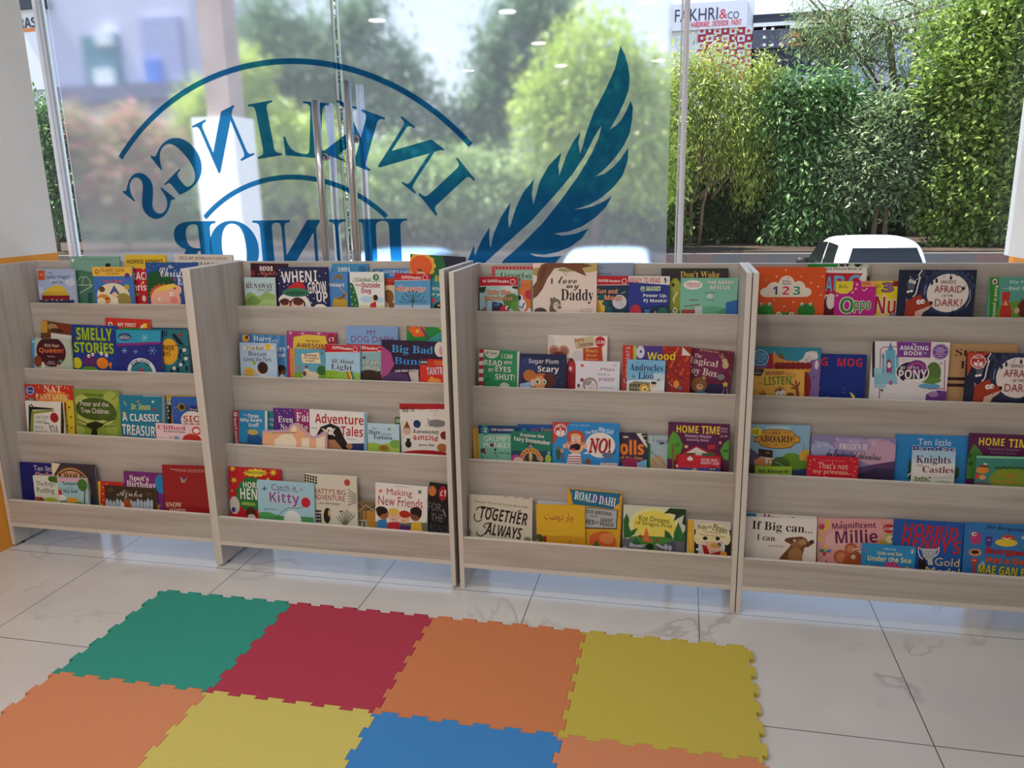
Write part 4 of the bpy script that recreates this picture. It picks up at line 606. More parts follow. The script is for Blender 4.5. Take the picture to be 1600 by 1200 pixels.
(2,1,2,0.1901,0.3133,0.9544,0.2202,0.2204,0.0,4.0,0.0085,'picture_book',0,'1f2353','navy starry book with a red and green cap and round goggles,top tray,second unit',None,[('e','e8e6f0',11.1,13.0,2.6,2.4),('e','e8e6f0',27.1,78.4,2.6,2.4),('e','e8e6f0',16.3,36.8,2.6,2.4),('e','e8e6f0',83.0,12.8,2.6,2.4),('e','e8e6f0',211.5,24.1,2.6,2.3),('e','e8e6f0',129.9,113.2,2.6,2.4),('e','e8e6f0',206.1,142.1,2.6,2.4),('e','e8e6f0',155.3,124.8,2.6,2.4),('e','e8e6f0',4.7,66.6,2.6,2.4),('e','e8e6f0',185.3,35.9,2.6,2.4),('e','e8e6f0',144.7,142.8,2.6,2.4),('e','e8e6f0',120.2,48.1,2.6,2.4),('e','e8e6f0',43.9,72.3,2.6,2.4),('t','S','WHEN',84,39,132.9,45.1,2,'f2ede8',None),('t','S','I',167,35,12.9,44.2,0,'f2ede8',None),('t','S','GROW',172,81,81.3,46.2,4,'f2ede8',None),('t','S','UP',192,119,47.7,40.4,0,'f2ede8',None),('e','e8e2dc',65.5,158.8,77.2,60.4),('p','c8272e',[39,85,77,61,99,56,116,71,131,113]),('e','2f7c5c',78.3,101.8,60.0,17.9),('e','1f5a44',78.1,105.4,45.7,8.4),('e','3c1b24',28.1,155.0,30.3,29.0),('e','e8c2aa',28.1,156.3,25.1,24.1),('e','3c1b24',83.5,151.9,35.3,30.1),('e','e8c2aa',83.5,153.1,28.8,25.3),('e','5a2a1c',86.1,140.5,22.2,13.2),('e','5a2a1c',26.8,143.0,18.5,10.8),('e','f4f1ec',182.7,161.4,27.1,14.3)]),
(2,1,0,0.4203,0.3339,0.9544,0.154,0.2314,0.0,4.0,0.0085,'picture_book',0,'3d91c2','mid blue book behind,centre of the top tray,second unit',None,[('t','B','1001',51,22,54.8,17.6,0,'f4f1ec',None),('e','2a6a9a',131.3,19.0,18.9,11.7)]),
(2,1,1,0.3577,0.3236,0.9568,0.1297,0.1986,-1.08,4.0,0.0085,'picture_book',0,'4c88c6','blue book with a golden dinosaur neck,centre of the top tray,second unit',None,[('p','c8a13c',[57,159,68,105,97,98,127,112,126,156]),('p','8c6a2c',[70,19,93,7,106,15,109,34,99,30,92,21,73,28]),('p','7c5a24',[71,108,97,99,111,86,118,77,121,88,106,106]),('l','caa84a',3.8,[92,57,120,85,126,103]),('t','S','Dinosaurs',73,49,83.2,16.5,0,'f4f1ec',None)]),
(2,1,2,0.5047,0.3133,0.9544,0.1435,0.2014,0.0,4.0,0.0085,'picture_book',0,'e9eceb','white early reader with spotted green tree and child in red,top tray,second unit',None,[('p','dfe4da',[9,21,139,20,138,36,9,37]),('l','8a9a8a',1.9,[9,37,138,36]),('t','B','I Can Read!',56,29,66.4,12.8,0,'26362a',None),('e','2a7c4c',110.7,20.4,13.0,13.3),('t','S','3',111,20,9.9,13.9,0,'f4f1ec',None),('p','1f6c3a',[-11,157,-6,37,13,47,26,86,34,121,33,157]),('e','e8efe4',5.9,57.1,2.5,2.3),('e','e8efe4',14.5,80.4,2.5,2.3),('e','e8efe4',4.3,98.1,2.5,2.4),('e','e8efe4',19.7,109.7,2.5,2.4),('e','e8efe4',6.4,127.5,2.5,2.4),('e','e8efe4',22.0,133.2,2.5,2.4),('e','b9d8ec',70.2,106.2,28.2,11.7),('e','b9d8ec',123.3,108.6,18.7,10.5),('t','S','The',33,51,22.7,8.8,0,'b02c3c',None),('t','S','Outside',88,51,78.7,20.9,0,'b1223c',None),('t','S','Dog',68,76,40.1,23.4,0,'b1223c',None),('p','e0dca4',[34,132,141,131,141,155,33,157]),('e','f0caaa',101.7,103.0,13.7,14.0),('e','2a1a18',106.8,100.6,10.0,11.7),('p','c83138',[85,124,108,115,109,156,78,156])]),
(2,1,0,0.5943,0.3339,0.9544,0.1835,0.2125,0.0,4.0,0.0085,'picture_book',0,'3181c2','blue book of fables with an orange ball,behind,top tray,second unit',None,[('t','B',"AESOP'S FABLES",110,11,135.7,12.7,0,'d8e8f4',None),('t','R','bedtime',89,23,34.0,8.7,0,'d8e8f4',None),('e','f09c3c',19.4,17.4,11.9,9.3),('p','c0422c',[47,38,186,37,185,64,46,65]),('p','e2caa2',[46,65,185,64,182,191,42,193]),('e','8c5c34',66.4,110.3,18.7,27.0),('e','8c5c34',60.7,92.8,12.5,10.5),('e','8c5c34',74.8,142.4,12.5,11.7),('t','B','Aesop',69,56,38.6,13.4,0,'7a2018',None)]),
(2,1,2,0.6894,0.3133,0.9572,0.1477,0.1947,-1.09,4.0,0.0085,'picture_book',0,'5ca0d2','red banded early reader with a bare blue tree,right side,top tray,second unit',None,[('p','bcd0e8',[-1,124,149,120,149,169,-2,174]),('p','c41f2e',[0,-3,149,-3,149,25,0,28]),('l','f2d4d6',2.0,[0,29,149,23]),('t','S','SUPER',49,15,40.3,11.5,0,'f4f1ec',None),('t','S','Readers',91,15,38.9,11.4,0,'f4f1ec',None),('l','f4f1ec',1.8,[135,14,135,17,133,20,131,22,129,23,126,24,123,23,121,22,119,20,117,17,117,14,117,11,119,9,121,6,123,5,126,4,129,5,131,6,133,8,135,11,135,14]),('t','S','Seasons',73,59,109.8,23.0,0,'d04a3c','f4f1ec'),('l','31453a',3.7,[72,148,75,107,76,79]),('l','31453a',1.8,[75,110,32,97]),('l','31453a',1.8,[75,110,44,79]),('l','31453a',1.8,[75,110,59,70]),('l','31453a',1.8,[75,110,90,70]),('l','31453a',1.8,[75,110,105,78]),('l','31453a',1.8,[75,110,120,95]),('l','31453a',1.8,[75,110,25,115]),('l','31453a',1.8,[75,110,123,109]),('e','3f7c5c',33.0,91.4,4.3,4.1),('e','3f7c5c',45.3,79.5,4.3,4.0),('e','3f7c5c',60.7,70.4,4.3,4.0),('e','3f7c5c',76.0,67.1,4.3,4.0),('e','3f7c5c',91.2,69.5,4.3,4.0),('e','3f7c5c',106.4,77.7,4.3,4.0),('e','3f7c5c',118.5,88.8,4.3,4.0),('e','3f7c5c',39.0,102.8,4.3,4.1),('e','3f7c5c',112.4,100.5,4.3,4.0),('e','3f7c5c',54.5,87.9,4.3,4.0),('e','3f7c5c',97.2,86.6,4.3,4.0),('e','3f7c5c',75.9,84.3,4.3,4.0),('e','3f7c5c',23.6,109.0,4.3,4.1),('e','3f7c5c',127.5,105.8,4.2,4.0),('e','e8953c',14.8,61.8,7.4,6.9)]),
(2,1,1,0.7424,0.3236,0.967,0.2241,0.2588,-3.17,4.0,0.0085,'picture_book',0,'206c3c','tall green book with an orange lion face,right end behind,top tray,second unit',None,[('p','242240',[131,-4,227,-3,231,89,158,82]),('e','f0b142',92.7,40.4,13.2,12.5),('e','f0b142',87.1,61.2,13.3,12.5),('e','f0b142',70.4,77.2,13.3,12.6),('e','f0b142',47.0,84.2,13.4,12.6),('e','f0b142',23.2,80.1,13.4,12.6),('e','f0b142',5.3,66.0,13.4,12.6),('e','f0b142',-1.7,45.8,13.4,12.6),('e','f0b142',4.1,24.9,13.4,12.6),('e','f0b142',20.9,8.9,13.3,12.5),('e','f0b142',44.3,2.1,13.3,12.5),('e','f0b142',68.0,6.3,13.2,12.5),('e','f0b142',85.7,20.3,13.2,12.5),('e','e9622c',45.7,44.2,45.9,40.0),('p','2a1c1c',[34,54,60,65,39,71]),('e','f3c08a',46.8,77.3,20.6,12.6),('p','2c8c9c',[84,89,236,80,243,254,90,265]),('t','B','B',114,88,24.1,22.8,0,'c9c43c',None),('t','R','imals',124,126,61.5,17.2,0,'f4f1ec',None),('t','R','for you',113,151,60.4,18.4,0,'f4f1ec',None),('e','c83c5a',98.7,174.7,12.1,10.4),('e','1c1a22',139.0,200.9,36.2,23.1),('p','e8b0a0',[123,185,125,189,130,189,127,193,128,197,124,195,119,198,120,193,117,190,122,190])]),
(2,2,0,0.0253,0.249,0.6842,0.2087,0.2227,-0.93,5.5,0.0085,'picture_book',0,'417fb8','striped blue book with a pale serif title,left side behind,second tray,second unit',None,[('p','5c9ad0',[56,-10,71,-10,64,209,49,210]),('p','5c9ad0',[93,-11,108,-12,101,207,86,208]),('p','5c9ad0',[129,-13,144,-13,138,205,123,206]),('p','5c9ad0',[166,-14,181,-14,175,203,160,204]),('p','5c9ad0',[202,-15,217,-16,212,201,196,202]),('e','f1b252',25.4,15.8,17.3,15.7),('e','3a2418',30.5,12.3,5.6,7.8),('t','B','Harry',101,18,79.6,26.7,0,'e8f0f8',None),('t','B','and the',157,21,27.3,13.9,0,'cfe0ee',None),('t','B','Dinosaurs',134,52,138.0,22.3,0,'e8f0f8',None),('t','B','United',158,78,85.3,16.7,0,'e8f0f8',None),('e','6c3c26',185.8,142.0,18.9,19.1),('e','2a1a16',184.9,130.9,18.2,11.2),('p','e8e8e8',[167,175,185,155,204,174,204,202,166,204])]),
(2,2,2,0.0392,0.2254,0.6808,0.1644,0.1959,0.0,5.5,0.0085,'picture_book',0,'bbd6ec','light blue early reader with yellow badge and small dog,leftmost,second tray,second unit',None,[('p','ebe7da',[15,14,153,11,152,27,14,31]),('l','9a9a88',1.8,[14,31,152,27]),('t','B','I Can Read!',71,20,77.0,12.8,0,'2a2a2a',None),('e','f1c93c',126.9,14.2,13.9,12.7),('t','R','Biscuit',81,44,81.3,17.8,0,'5c2030',None),('t','R','Loves the Park',79,66,124.8,17.8,0,'4a2a3c',None),('e','f1d0ba',85.7,115.8,16.5,14.6),('e','3c1f1b',100.5,100.9,23.2,24.6),('p','e8ecf0',[69,151,85,128,114,127,117,166,68,168]),('e','e2ba4c',39.5,121.2,24.6,21.4),('e','e2ba4c',22.6,114.4,7.4,10.1),('e','3a2a1a',33.5,117.4,2.5,2.2),('e','3a2a1a',47.1,117.0,2.5,2.2),('e','9cc23c',62.9,81.3,8.0,7.8)]),
(2,2,0,0.2354,0.249,0.6841,0.2163,0.2393,-0.87,5.5,0.0085,'picture_book',0,'b23c7c','magenta book with pale stars and a yellow title panel,behind,second tray,second unit',None,[('p','f0c8e0',[18,-4,19,5,29,7,19,9,17,18,15,9,5,8,15,5]),('p','f0c8e0',[70,-4,72,5,82,7,72,9,70,18,68,9,58,8,68,6]),('p','f0c8e0',[141,-6,143,3,153,4,143,7,141,16,139,7,129,5,139,3]),('p','f0c8e0',[6,54,8,63,18,64,8,67,5,76,3,67,-7,65,3,63]),('p','f0c8e0',[20,98,22,107,32,108,22,111,19,120,17,111,7,109,17,107]),('p','e8c94c',[31,23,88,11,170,14,182,63,26,72]),('t','S','THE MOST',113,37,60.6,8.2,0,'5c2a1c',None),('t','S','AWESOME',116,55,148.6,17.0,0,'8c2038',None),('e','a02032',194.8,25.8,18.8,21.8),('t','S','£1',194,26,21.1,17.4,0,'f4f1ec',None)]),
(2,2,2,0.2608,0.2254,0.683,0.1513,0.1748,-0.84,5.5,0.0085,'picture_book',0,'61aac2','book with an orange spine and a ribbon title over a dog,second tray,second unit',None,[('p','e1954e',[0,-5,21,-6,17,143,-4,144]),('t','S','Picture Story',8,77,10.2,77.5,90,'b8662a',None),('p','f1deba',[49,21,126,11,134,55,54,56]),('t','S','Norman',91,24,53.8,10.9,0,'3a2a2a',None),('t','S','the Naughty',93,36,67.5,9.9,0,'3a2a2a',None),('t','S','Knight',89,47,37.9,8.8,0,'3a2a2a',None),('p','7caa3c',[17,96,154,89,153,142,16,148]),('e','316c2c',137.5,83.0,21.2,18.7),('e','e2d2ba',87.4,105.1,36.8,16.6),('e','e2d2ba',71.1,90.4,13.1,12.1),('e','6a4a34',62.0,99.1,8.3,11.1),('e','8a929a',38.6,80.9,13.1,14.4),('t','R','a',140,14,10.0,9.3,0,'6a2a2a',None),('p','8a2a3a',[72,62,74,68,81,68,76,72,77,78,71,75,66,79,67,73,63,69,69,68])]),
(2,2,2,0.4125,0.2254,0.6848,0.148,0.1943,-1.56,5.5,0.0085,'picture_book',0,'aad6ee','red banded early reader with a rainbow over green hills,second tray,second unit',None,[('e','8cba3c',24.5,136.1,70.1,33.0),('e','9cc852',106.0,136.6,69.3,32.8),('l','c83c34',5.2,[92,104,109,153]),('l','e8a03a',5.2,[97,103,114,153]),('l','e8d84a',5.2,[102,103,119,152]),('l','4a9a4a',5.2,[107,103,125,152]),('l','3a6ab8',5.2,[112,102,130,152]),('p','c41f2e',[0,-2,149,-2,149,27,0,32]),('l','f2d4d6',2.1,[0,33,149,24]),('t','S','SUPER',50,12,37.8,11.9,0,'f4f1ec',None),('t','S','Readers',93,13,43.9,11.9,0,'f4f1ec',None),('l','f4f1ec',1.7,[136,14,136,17,134,20,132,22,130,23,127,24,125,23,122,22,120,20,119,18,119,15,119,12,120,9,122,7,125,6,127,5,130,6,132,7,134,9,136,11,136,14]),('t','B','All About',72,65,99.4,17.4,0,'22325c','d8ecf4'),('t','B','Light',70,91,90.8,28.3,0,'22325c','d8ecf4')]),
(2,2,1,0.4989,0.2372,0.6827,0.148,0.1972,-0.73,5.5,0.0085,'picture_book',0,'92bac2','red banded early reader with a dark whale shape,second tray,second unit',None,[('p','c41f2e',[0,-2,149,-2,149,28,-1,31]),('l','f2d4d6',2.2,[-1,33,149,26]),('t','S','SUPER',60,13,48.9,11.9,0,'f4f1ec',None),('t','S','Readers',109,14,41.7,11.8,0,'f4f1ec',None),('l','f4f1ec',1.7,[149,16,149,18,147,21,146,23,143,24,141,24,138,24,136,23,135,21,133,19,133,16,133,13,135,11,136,9,139,8,141,7,144,8,146,9,147,11,149,13,149,16]),('t','S','Ocean',90,68,94.9,21.7,0,'d8e4d4','4a5a4a'),('t','S','Animals',86,91,111.1,19.5,0,'d8e4d4','4a5a4a'),('e','3c2c26',99.3,128.3,51.6,28.3),('p','3c2c26',[131,105,147,102,142,121]),('p','2a1c1c',[67,56,77,45,86,54])]),
(2,2,0,0.4969,0.249,0.6808,0.2193,0.2677,0.0,5.5,0.0085,'picture_book',0,'81aada','lilac blue book with purple title behind the early readers,second tray,second unit',None,[('t','R','MY',109,24,40.1,18.3,0,'7c2c5c',None),('t','R','DOG DASH',109,51,174.2,25.8,0,'8a3c7c',None)]),
(2,2,2,0.6522,0.2254,0.6851,0.2715,0.2165,-0.92,5.5,0.0085,'picture_book',0,'2c1b3c','dark purple book with chunky blue title letters,right side,second tray,second unit',None,[('p','b24c8c',[0,23,39,49,53,96,28,135,-1,152]),('p','52356a',[-1,152,45,123,106,131,134,183,-1,190]),('p','d8c8c0',[112,123,151,118,157,171,129,173]),('t','B','Big Bad',127,37,169.6,38.1,0,'4ca2e2','1a1024'),('t','B','Bunny',129,83,150.5,35.1,0,'3c92e2','1a1024'),('t','S',"Look who's coming!",105,118,98.6,13.9,4,'f4f1ec',None),('e','f1e6de',239.0,28.5,21.9,29.4),('e','d8a0b0',244.5,34.6,7.7,17.9)]),
(2,2,0,0.7459,0.249,0.6847,0.1539,0.2675,-1.47,5.5,0.0085,'picture_book',0,'208c3c','green book with orange petals and a purple stem,right end behind,second tray,second unit',None,[('e','f1622c',24.1,11.1,16.7,14.8),('e','f1622c',57.5,7.5,16.6,14.8),('e','f1622c',38.2,26.4,16.7,14.8),('e','f1622c',60.5,23.2,16.7,14.8),('e','e8c04a',43.7,17.6,7.8,7.4),('l','5c418c',7.8,[60,2,91,50]),('p','3c9c9c',[80,56,154,5,155,58]),('p','c8c83a',[126,-1,154,0,154,16])]),
(2,2,3,0.8169,0.2136,0.6808,0.1269,0.1519,0.0,5.5,0.0085,'picture_book',0,'d8342c','red book with orange and pale title words,front right corner,second tray,second unit',None,[('p','2c3c4a',[-4,-4,33,-5,32,21,-5,22]),('t','S','MAE',17,12,25.4,7.9,0,'f4f1ec',None),('t','S','TIGER',83,14,51.3,16.8,0,'f1a23c',None),('t','S','TANTRUM',75,44,96.4,29.5,4,'d8e0f1',None),('e','f1a23c',57.8,86.5,27.5,13.8),('e','f1a23c',47.0,73.6,7.7,7.4)]),
(2,3,1,0.0336,0.1476,0.4207,0.1536,0.1899,1.55,5.5,0.0085,'picture_book',0,'2c91c6','blue reader with a red spine and a blue goat,leftmost,third tray,second unit',None,[('p','c02129',[-1,-4,26,-5,12,182,-16,183]),('e','f4f1ec',10.5,15.9,7.8,9.6),('e','c02129',10.5,15.9,3.9,4.8),('t','S','Read it yourself',6,86,13.1,109.4,-90,'f4f1ec',None),('t','R','The',54,18,16.2,9.5,0,'d8ecf6',None),('t','S','Three',89,21,49.1,17.2,0,'f4f1ec',None),('t','S','Billy Goats',79,40,95.1,18.5,0,'f4f1ec',None),('t','S','Gruff',89,58,45.9,16.1,0,'f4f1ec',None),('p','6a5a3a',[16,133,144,130,142,167,13,170]),('e','1f5c9c',88.2,120.3,33.7,25.2),('e','1f5c9c',78.5,102.6,18.2,15.6),('e','cab65c',82.8,88.2,24.6,12.0),('p','e8e4da',[144,-4,154,-4,142,167,132,167])]),
(2,3,0,0.1751,0.1594,0.4207,0.0765,0.1882,0.0,5.5,0.0085,'picture_book',0,'2c8c88','teal book edge behind the purple book,third tray,second unit',None,[('t','R','tra',17,32,21.2,11.9,0,'f4f1ec',None),('t','R','Sa',14,51,19.3,11.9,0,'f4f1ec',None)]),
(2,3,1,0.2081,0.1476,0.4207,0.2374,0.2069,0.0,5.5,0.0085,'picture_book',0,'5c2c88','purple book with swirling white title,left of centre,third tray,second unit',None,[('p','a0307a',[88,-3,237,-4,234,118,109,125]),('e','e0c0f0',15.5,8.7,2.5,2.4),('e','e0c0f0',50.2,10.2,2.5,2.3),('e','e0c0f0',75.6,6.2,2.5,2.3),('e','e0c0f0',107.0,3.1,2.5,2.3),('e','e0c0f0',138.1,6.4,2.5,2.3),('e','e0c0f0',24.5,20.1,2.5,2.4),('e','e0c0f0',62.5,18.4,2.5,2.3),('t','B','Even',53,44,65.2,25.9,0,'f4f1ec',None),('t','B','Fairies',159,31,118.5,37.3,0,'f4f1ec',None),('t','B','No',45,75,30.5,23.6,0,'f4f1ec',None),('t','B','la',135,71,28.2,22.3,0,'f4f1ec',None)]),
(2,3,2,0.369,0.1358,0.4247,0.2414,0.2076,-0.96,5.5,0.0085,'picture_book',0,'f0ede9','white book with a red adventure title and a pirate hat,centre,third tray,second unit',None,[('p','7cb2d2',[231,-7,246,-8,244,176,230,177]),('t','S','Adventure',126,32,205.1,39.1,1,'b9242f',None),('t','S','Tales',180,77,92.3,40.3,0,'b9242f',None),('e','b47e5e',106.1,133.5,40.5,30.3),('p','e8c84a',[120,115,150,125,138,149]),('p','18161b',[28,104,48,67,90,51,127,64,146,105,170,142,189,163,144,155,108,116,65,117]),('e','f4f1ec',86.7,81.5,16.0,15.7),('e','18161b',81.1,81.8,4.3,4.6),('e','18161b',92.8,81.1,4.3,4.6),('l','f4f1ec',4.9,[53,74,108,99]),('l','f4f1ec',4.9,[109,71,56,101]),('t','R','5 stories',18,73,29.8,8.2,0,'2f6cb2',None),('t','R','to share',178,108,36.5,6.9,0,'2f6cb2',None),('p','22316c',[175,126,230,122,230,177,174,181]),('e','b47e5e',168.4,137.9,13.4,11.6),('l','e8ecf4',2.4,[214,109,223,120])]),
(2,3,2,0.6165,0.1358,0.4207,0.13,0.1667,0.0,5.5,0.0085,'picture_book',0,'bedeee','pale blue and green book with a tortoise,right of centre,third tray,second unit',None,[('e','9cc24c',24.2,116.3,54.0,40.5),('e','aecb62',96.0,109.5,53.4,37.3),('e','7cae4a',114.4,77.1,23.7,17.1),('t','R','The',29,19,16.8,10.3,0,'22304c',None),('t','B','Hare',29,34,48.5,17.2,0,'22304c',None),('t','R','and the',77,39,41.6,9.1,0,'22304c',None),('t','B','Tortoise',63,53,80.5,17.2,0,'22304c',None),('e','aa8c3c',66.5,95.6,23.9,13.8),('e','8a6a2a',66.6,93.9,15.5,8.0),('e','8aa04a',84.3,102.7,8.3,5.7),('p','c29c4c',[79,19,98,12,92,27])]),
(2,3,0,0.722,0.1594,0.4207,0.0785,0.1888,0.0,5.5,0.0085,'picture_book',0,'3f6c2c','dark green book edge behind the picture dictionary,third tray,second unit',None,[('t','S','ON',18,14,26.7,14.8,0,'f4f1ec',None)]),
(2,3,1,0.7526,0.1476,0.4207,0.2047,0.248,1.69,5.5,0.0085,'picture_book',0,'e9e5dd','white picture dictionary standing upside down,right end,third tray,second unit',None,[('p','b22129',[-4,-3,211,-6,210,21,-5,24]),('p','2a2a2a',[10,16,12,16,11,35,10,35]),('p','2a2a2a',[14,16,16,16,15,35,13,35]),('p','2a2a2a',[17,16,20,16,19,35,17,35]),('p','2a2a2a',[21,16,22,16,21,35,20,35]),('p','2a2a2a',[25,15,26,15,25,35,24,35]),('p','2a2a2a',[28,15,30,15,30,35,27,35]),('p','2a2a2a',[32,15,33,15,32,35,31,35]),('p','2a2a2a',[35,15,37,15,36,34,34,34]),('p','2a2a2a',[46,19,47,19,47,32,45,32]),('p','2a2a2a',[50,19,51,19,51,32,49,32]),('p','2a2a2a',[54,18,55,18,55,32,53,32]),('p','2a2a2a',[58,18,60,18,59,32,57,32]),('l','8a8a8a',1.2,[74,25,106,23]),('l','8a8a8a',1.2,[117,29,158,28]),('t','S','Picture',99,137,99.3,22.7,180,'b9313b',None),('t','S','Dictionary',102,111,101.5,18.1,180,'2b2b31',None),('t','S','My First',102,162,62.0,11.4,180,'2b2b31',None),('e','b22129',98.2,204.2,110.4,21.7),('p','8a4a2c',[12,99,28,68,40,99]),('e','d8b0a0',26.1,109.2,15.3,13.7),('e','22366c',68.5,80.2,15.2,15.3),('e','9a9a9a',147.1,76.6,35.8,15.2),('l','2a2a2a',2.3,[122,65,118,89]),('l','2a2a2a',2.3,[131,65,127,89]),('l','2a2a2a',2.3,[140,65,137,89]),('l','2a2a2a',2.3,[149,65,146,89]),('l','2a2a2a',2.3,[159,65,155,89]),('l','2a2a2a',2.3,[168,65,165,89]),('l','2a2a2a',2.3,[177,64,174,89]),('l','9a9a9a',5.2,[113,57,124,85]),('e','7c1d23',177.0,123.2,16.1,15.8),('e','1c1a1c',29.6,160.3,13.0,13.7),('p','1c1a1c',[24,138,38,137,37,149,23,149]),('e','b26a3c',166.5,171.4,20.8,15.9),('e','3a3a3a',10.0,75.5,1.8,1.7),('e','3a3a3a',45.8,63.6,1.8,1.7),('e','3a3a3a',55.8,103.0,1.8,1.7),('e','3a3a3a',103.3,85.2,1.7,1.7),('e','3a3a3a',10.3,132.3,1.8,1.7),('e','3a3a3a',59.9,142.6,1.8,1.7),('e','3a3a3a',139.7,45.4,1.7,1.7)]),
(2,3,3,0.1758,0.124,0.4207,0.277,0.1538,0.96,5.5,0.0095,'board_book',0,'f1b68c','peach and lilac board book cut to a shape,low in front,third tray,second unit',[-2,34,108,28,118,8,139,-4,154,-2,173,20,200,43,213,52,244,43,262,28,277,31,269,191,-13,203],[('l','c4a4c8',8.9,[2,36,111,31,121,10,139,-1,151,3,173,26,198,48,214,56,245,46,262,33,273,35,268,132]),('p','f4e6ce',[48,70,81,47,125,43,142,67,142,137,43,141]),('p','f4e6ce',[126,18,139,9,148,17,144,35,122,35]),('p','f4e6ce',[168,60,199,56,198,135,160,136]),('p','f4e6ce',[230,58,267,48,263,132,226,134]),('l','6a4a4a',1.9,[37,42,147,38])]),
(2,4,0,0.0287,0.0666,0.1494,0.232,0.2466,0.0,5.5,0.0085,'picture_book',0,'c8202b','red annual with a green splat and yellow bursts,leftmost,bottom tray,second unit',None,[('p','f1d93c',[20,-10,23,1,34,-5,26,5,36,9,24,9,26,20,19,12,11,21,15,10,3,11,14,5,7,-3,17,1]),('p','f1d93c',[25,39,26,49,37,44,29,52,39,56,28,57,30,67,24,59,16,68,19,57,8,58,18,53,12,45,22,49]),('p','f1d93c',[201,-6,203,7,215,0,206,11,219,15,205,16,207,28,199,19,191,29,194,17,181,18,193,11,185,2,197,7]),('p','f1d93c',[12,92,13,96,18,94,14,97,19,99,14,99,15,103,12,100,9,104,10,99,6,100,10,97,7,94,11,96]),('p','f1d93c',[176,32,177,38,184,35,179,40,186,43,179,43,180,50,176,45,171,50,173,44,165,44,172,41,168,36,174,38]),('p','f1d93c',[122,0,133,5,151,1,151,7,172,6,162,13,179,15,161,19,171,25,150,26,149,33,131,31,120,37,110,32,92,36,91,30,71,31,81,24,63,22,81,17,71,12,92,11,93,4,111,6]),('t','S','FRANCESCA SIMON',121,18,81.7,11.0,0,'3c4c1c',None),('p','207c40',[101,31,114,43,131,36,137,54,155,56,153,76,167,86,158,103,166,120,151,132,151,152,133,156,125,175,108,171,93,185,81,173,63,179,57,162,39,160,41,140,26,129,36,112,28,95,44,83,44,63,62,59,70,40,87,45]),('t','S','HORRID',116,70,104.4,24.6,0,'f4f1ec',None),('t','S','HENRY',113,108,127.8,45.7,0,'f4f1ec',None),('t','S','ANNUAL',85,149,63.9,13.7,0,'cada3c',None),('e','5a2c1c',93.3,188.1,22.6,26.2),('e','d8cfc8',95.9,203.4,17.3,12.5),('e','d8d0c4',21.6,159.0,22.8,37.5),('p','2a4a9a',[8,169,24,168,24,187,7,188])]),
(2,4,2,0.1693,0.043,0.1494,0.2448,0.2085,0.0,5.5,0.0085,'picture_book',0,'a8d2e2','pale blue book with a red ball and a white kitten back,bottom tray,second unit',None,[('p','4f9c5c',[-9,144,43,132,94,141,171,137,240,138,237,220,-13,240]),('e','5aa866',35.7,142.5,39.2,13.5),('e','e9eff1',148.4,150.6,37.3,35.4),('e','c92039',208.5,78.6,19.7,20.5),('l','3a3a4a',1.9,[198,97,176,104,134,105,101,124,80,159]),('t','R','Catch it,',119,27,114.5,31.4,0,'7c4c8c',None),('t','S','Kitty',117,71,130.3,58.3,0,'8c5c9c','d8dcec'),('p','5c6c9c',[32,21,35,29,45,32,35,36,31,45,28,37,19,34,28,30]),('p','9c8a5c',[192,18,193,25,200,26,193,29,191,35,189,29,183,27,190,25]),('t','R','picture story',56,116,53.5,8.0,0,'4a5a6a',None)]),
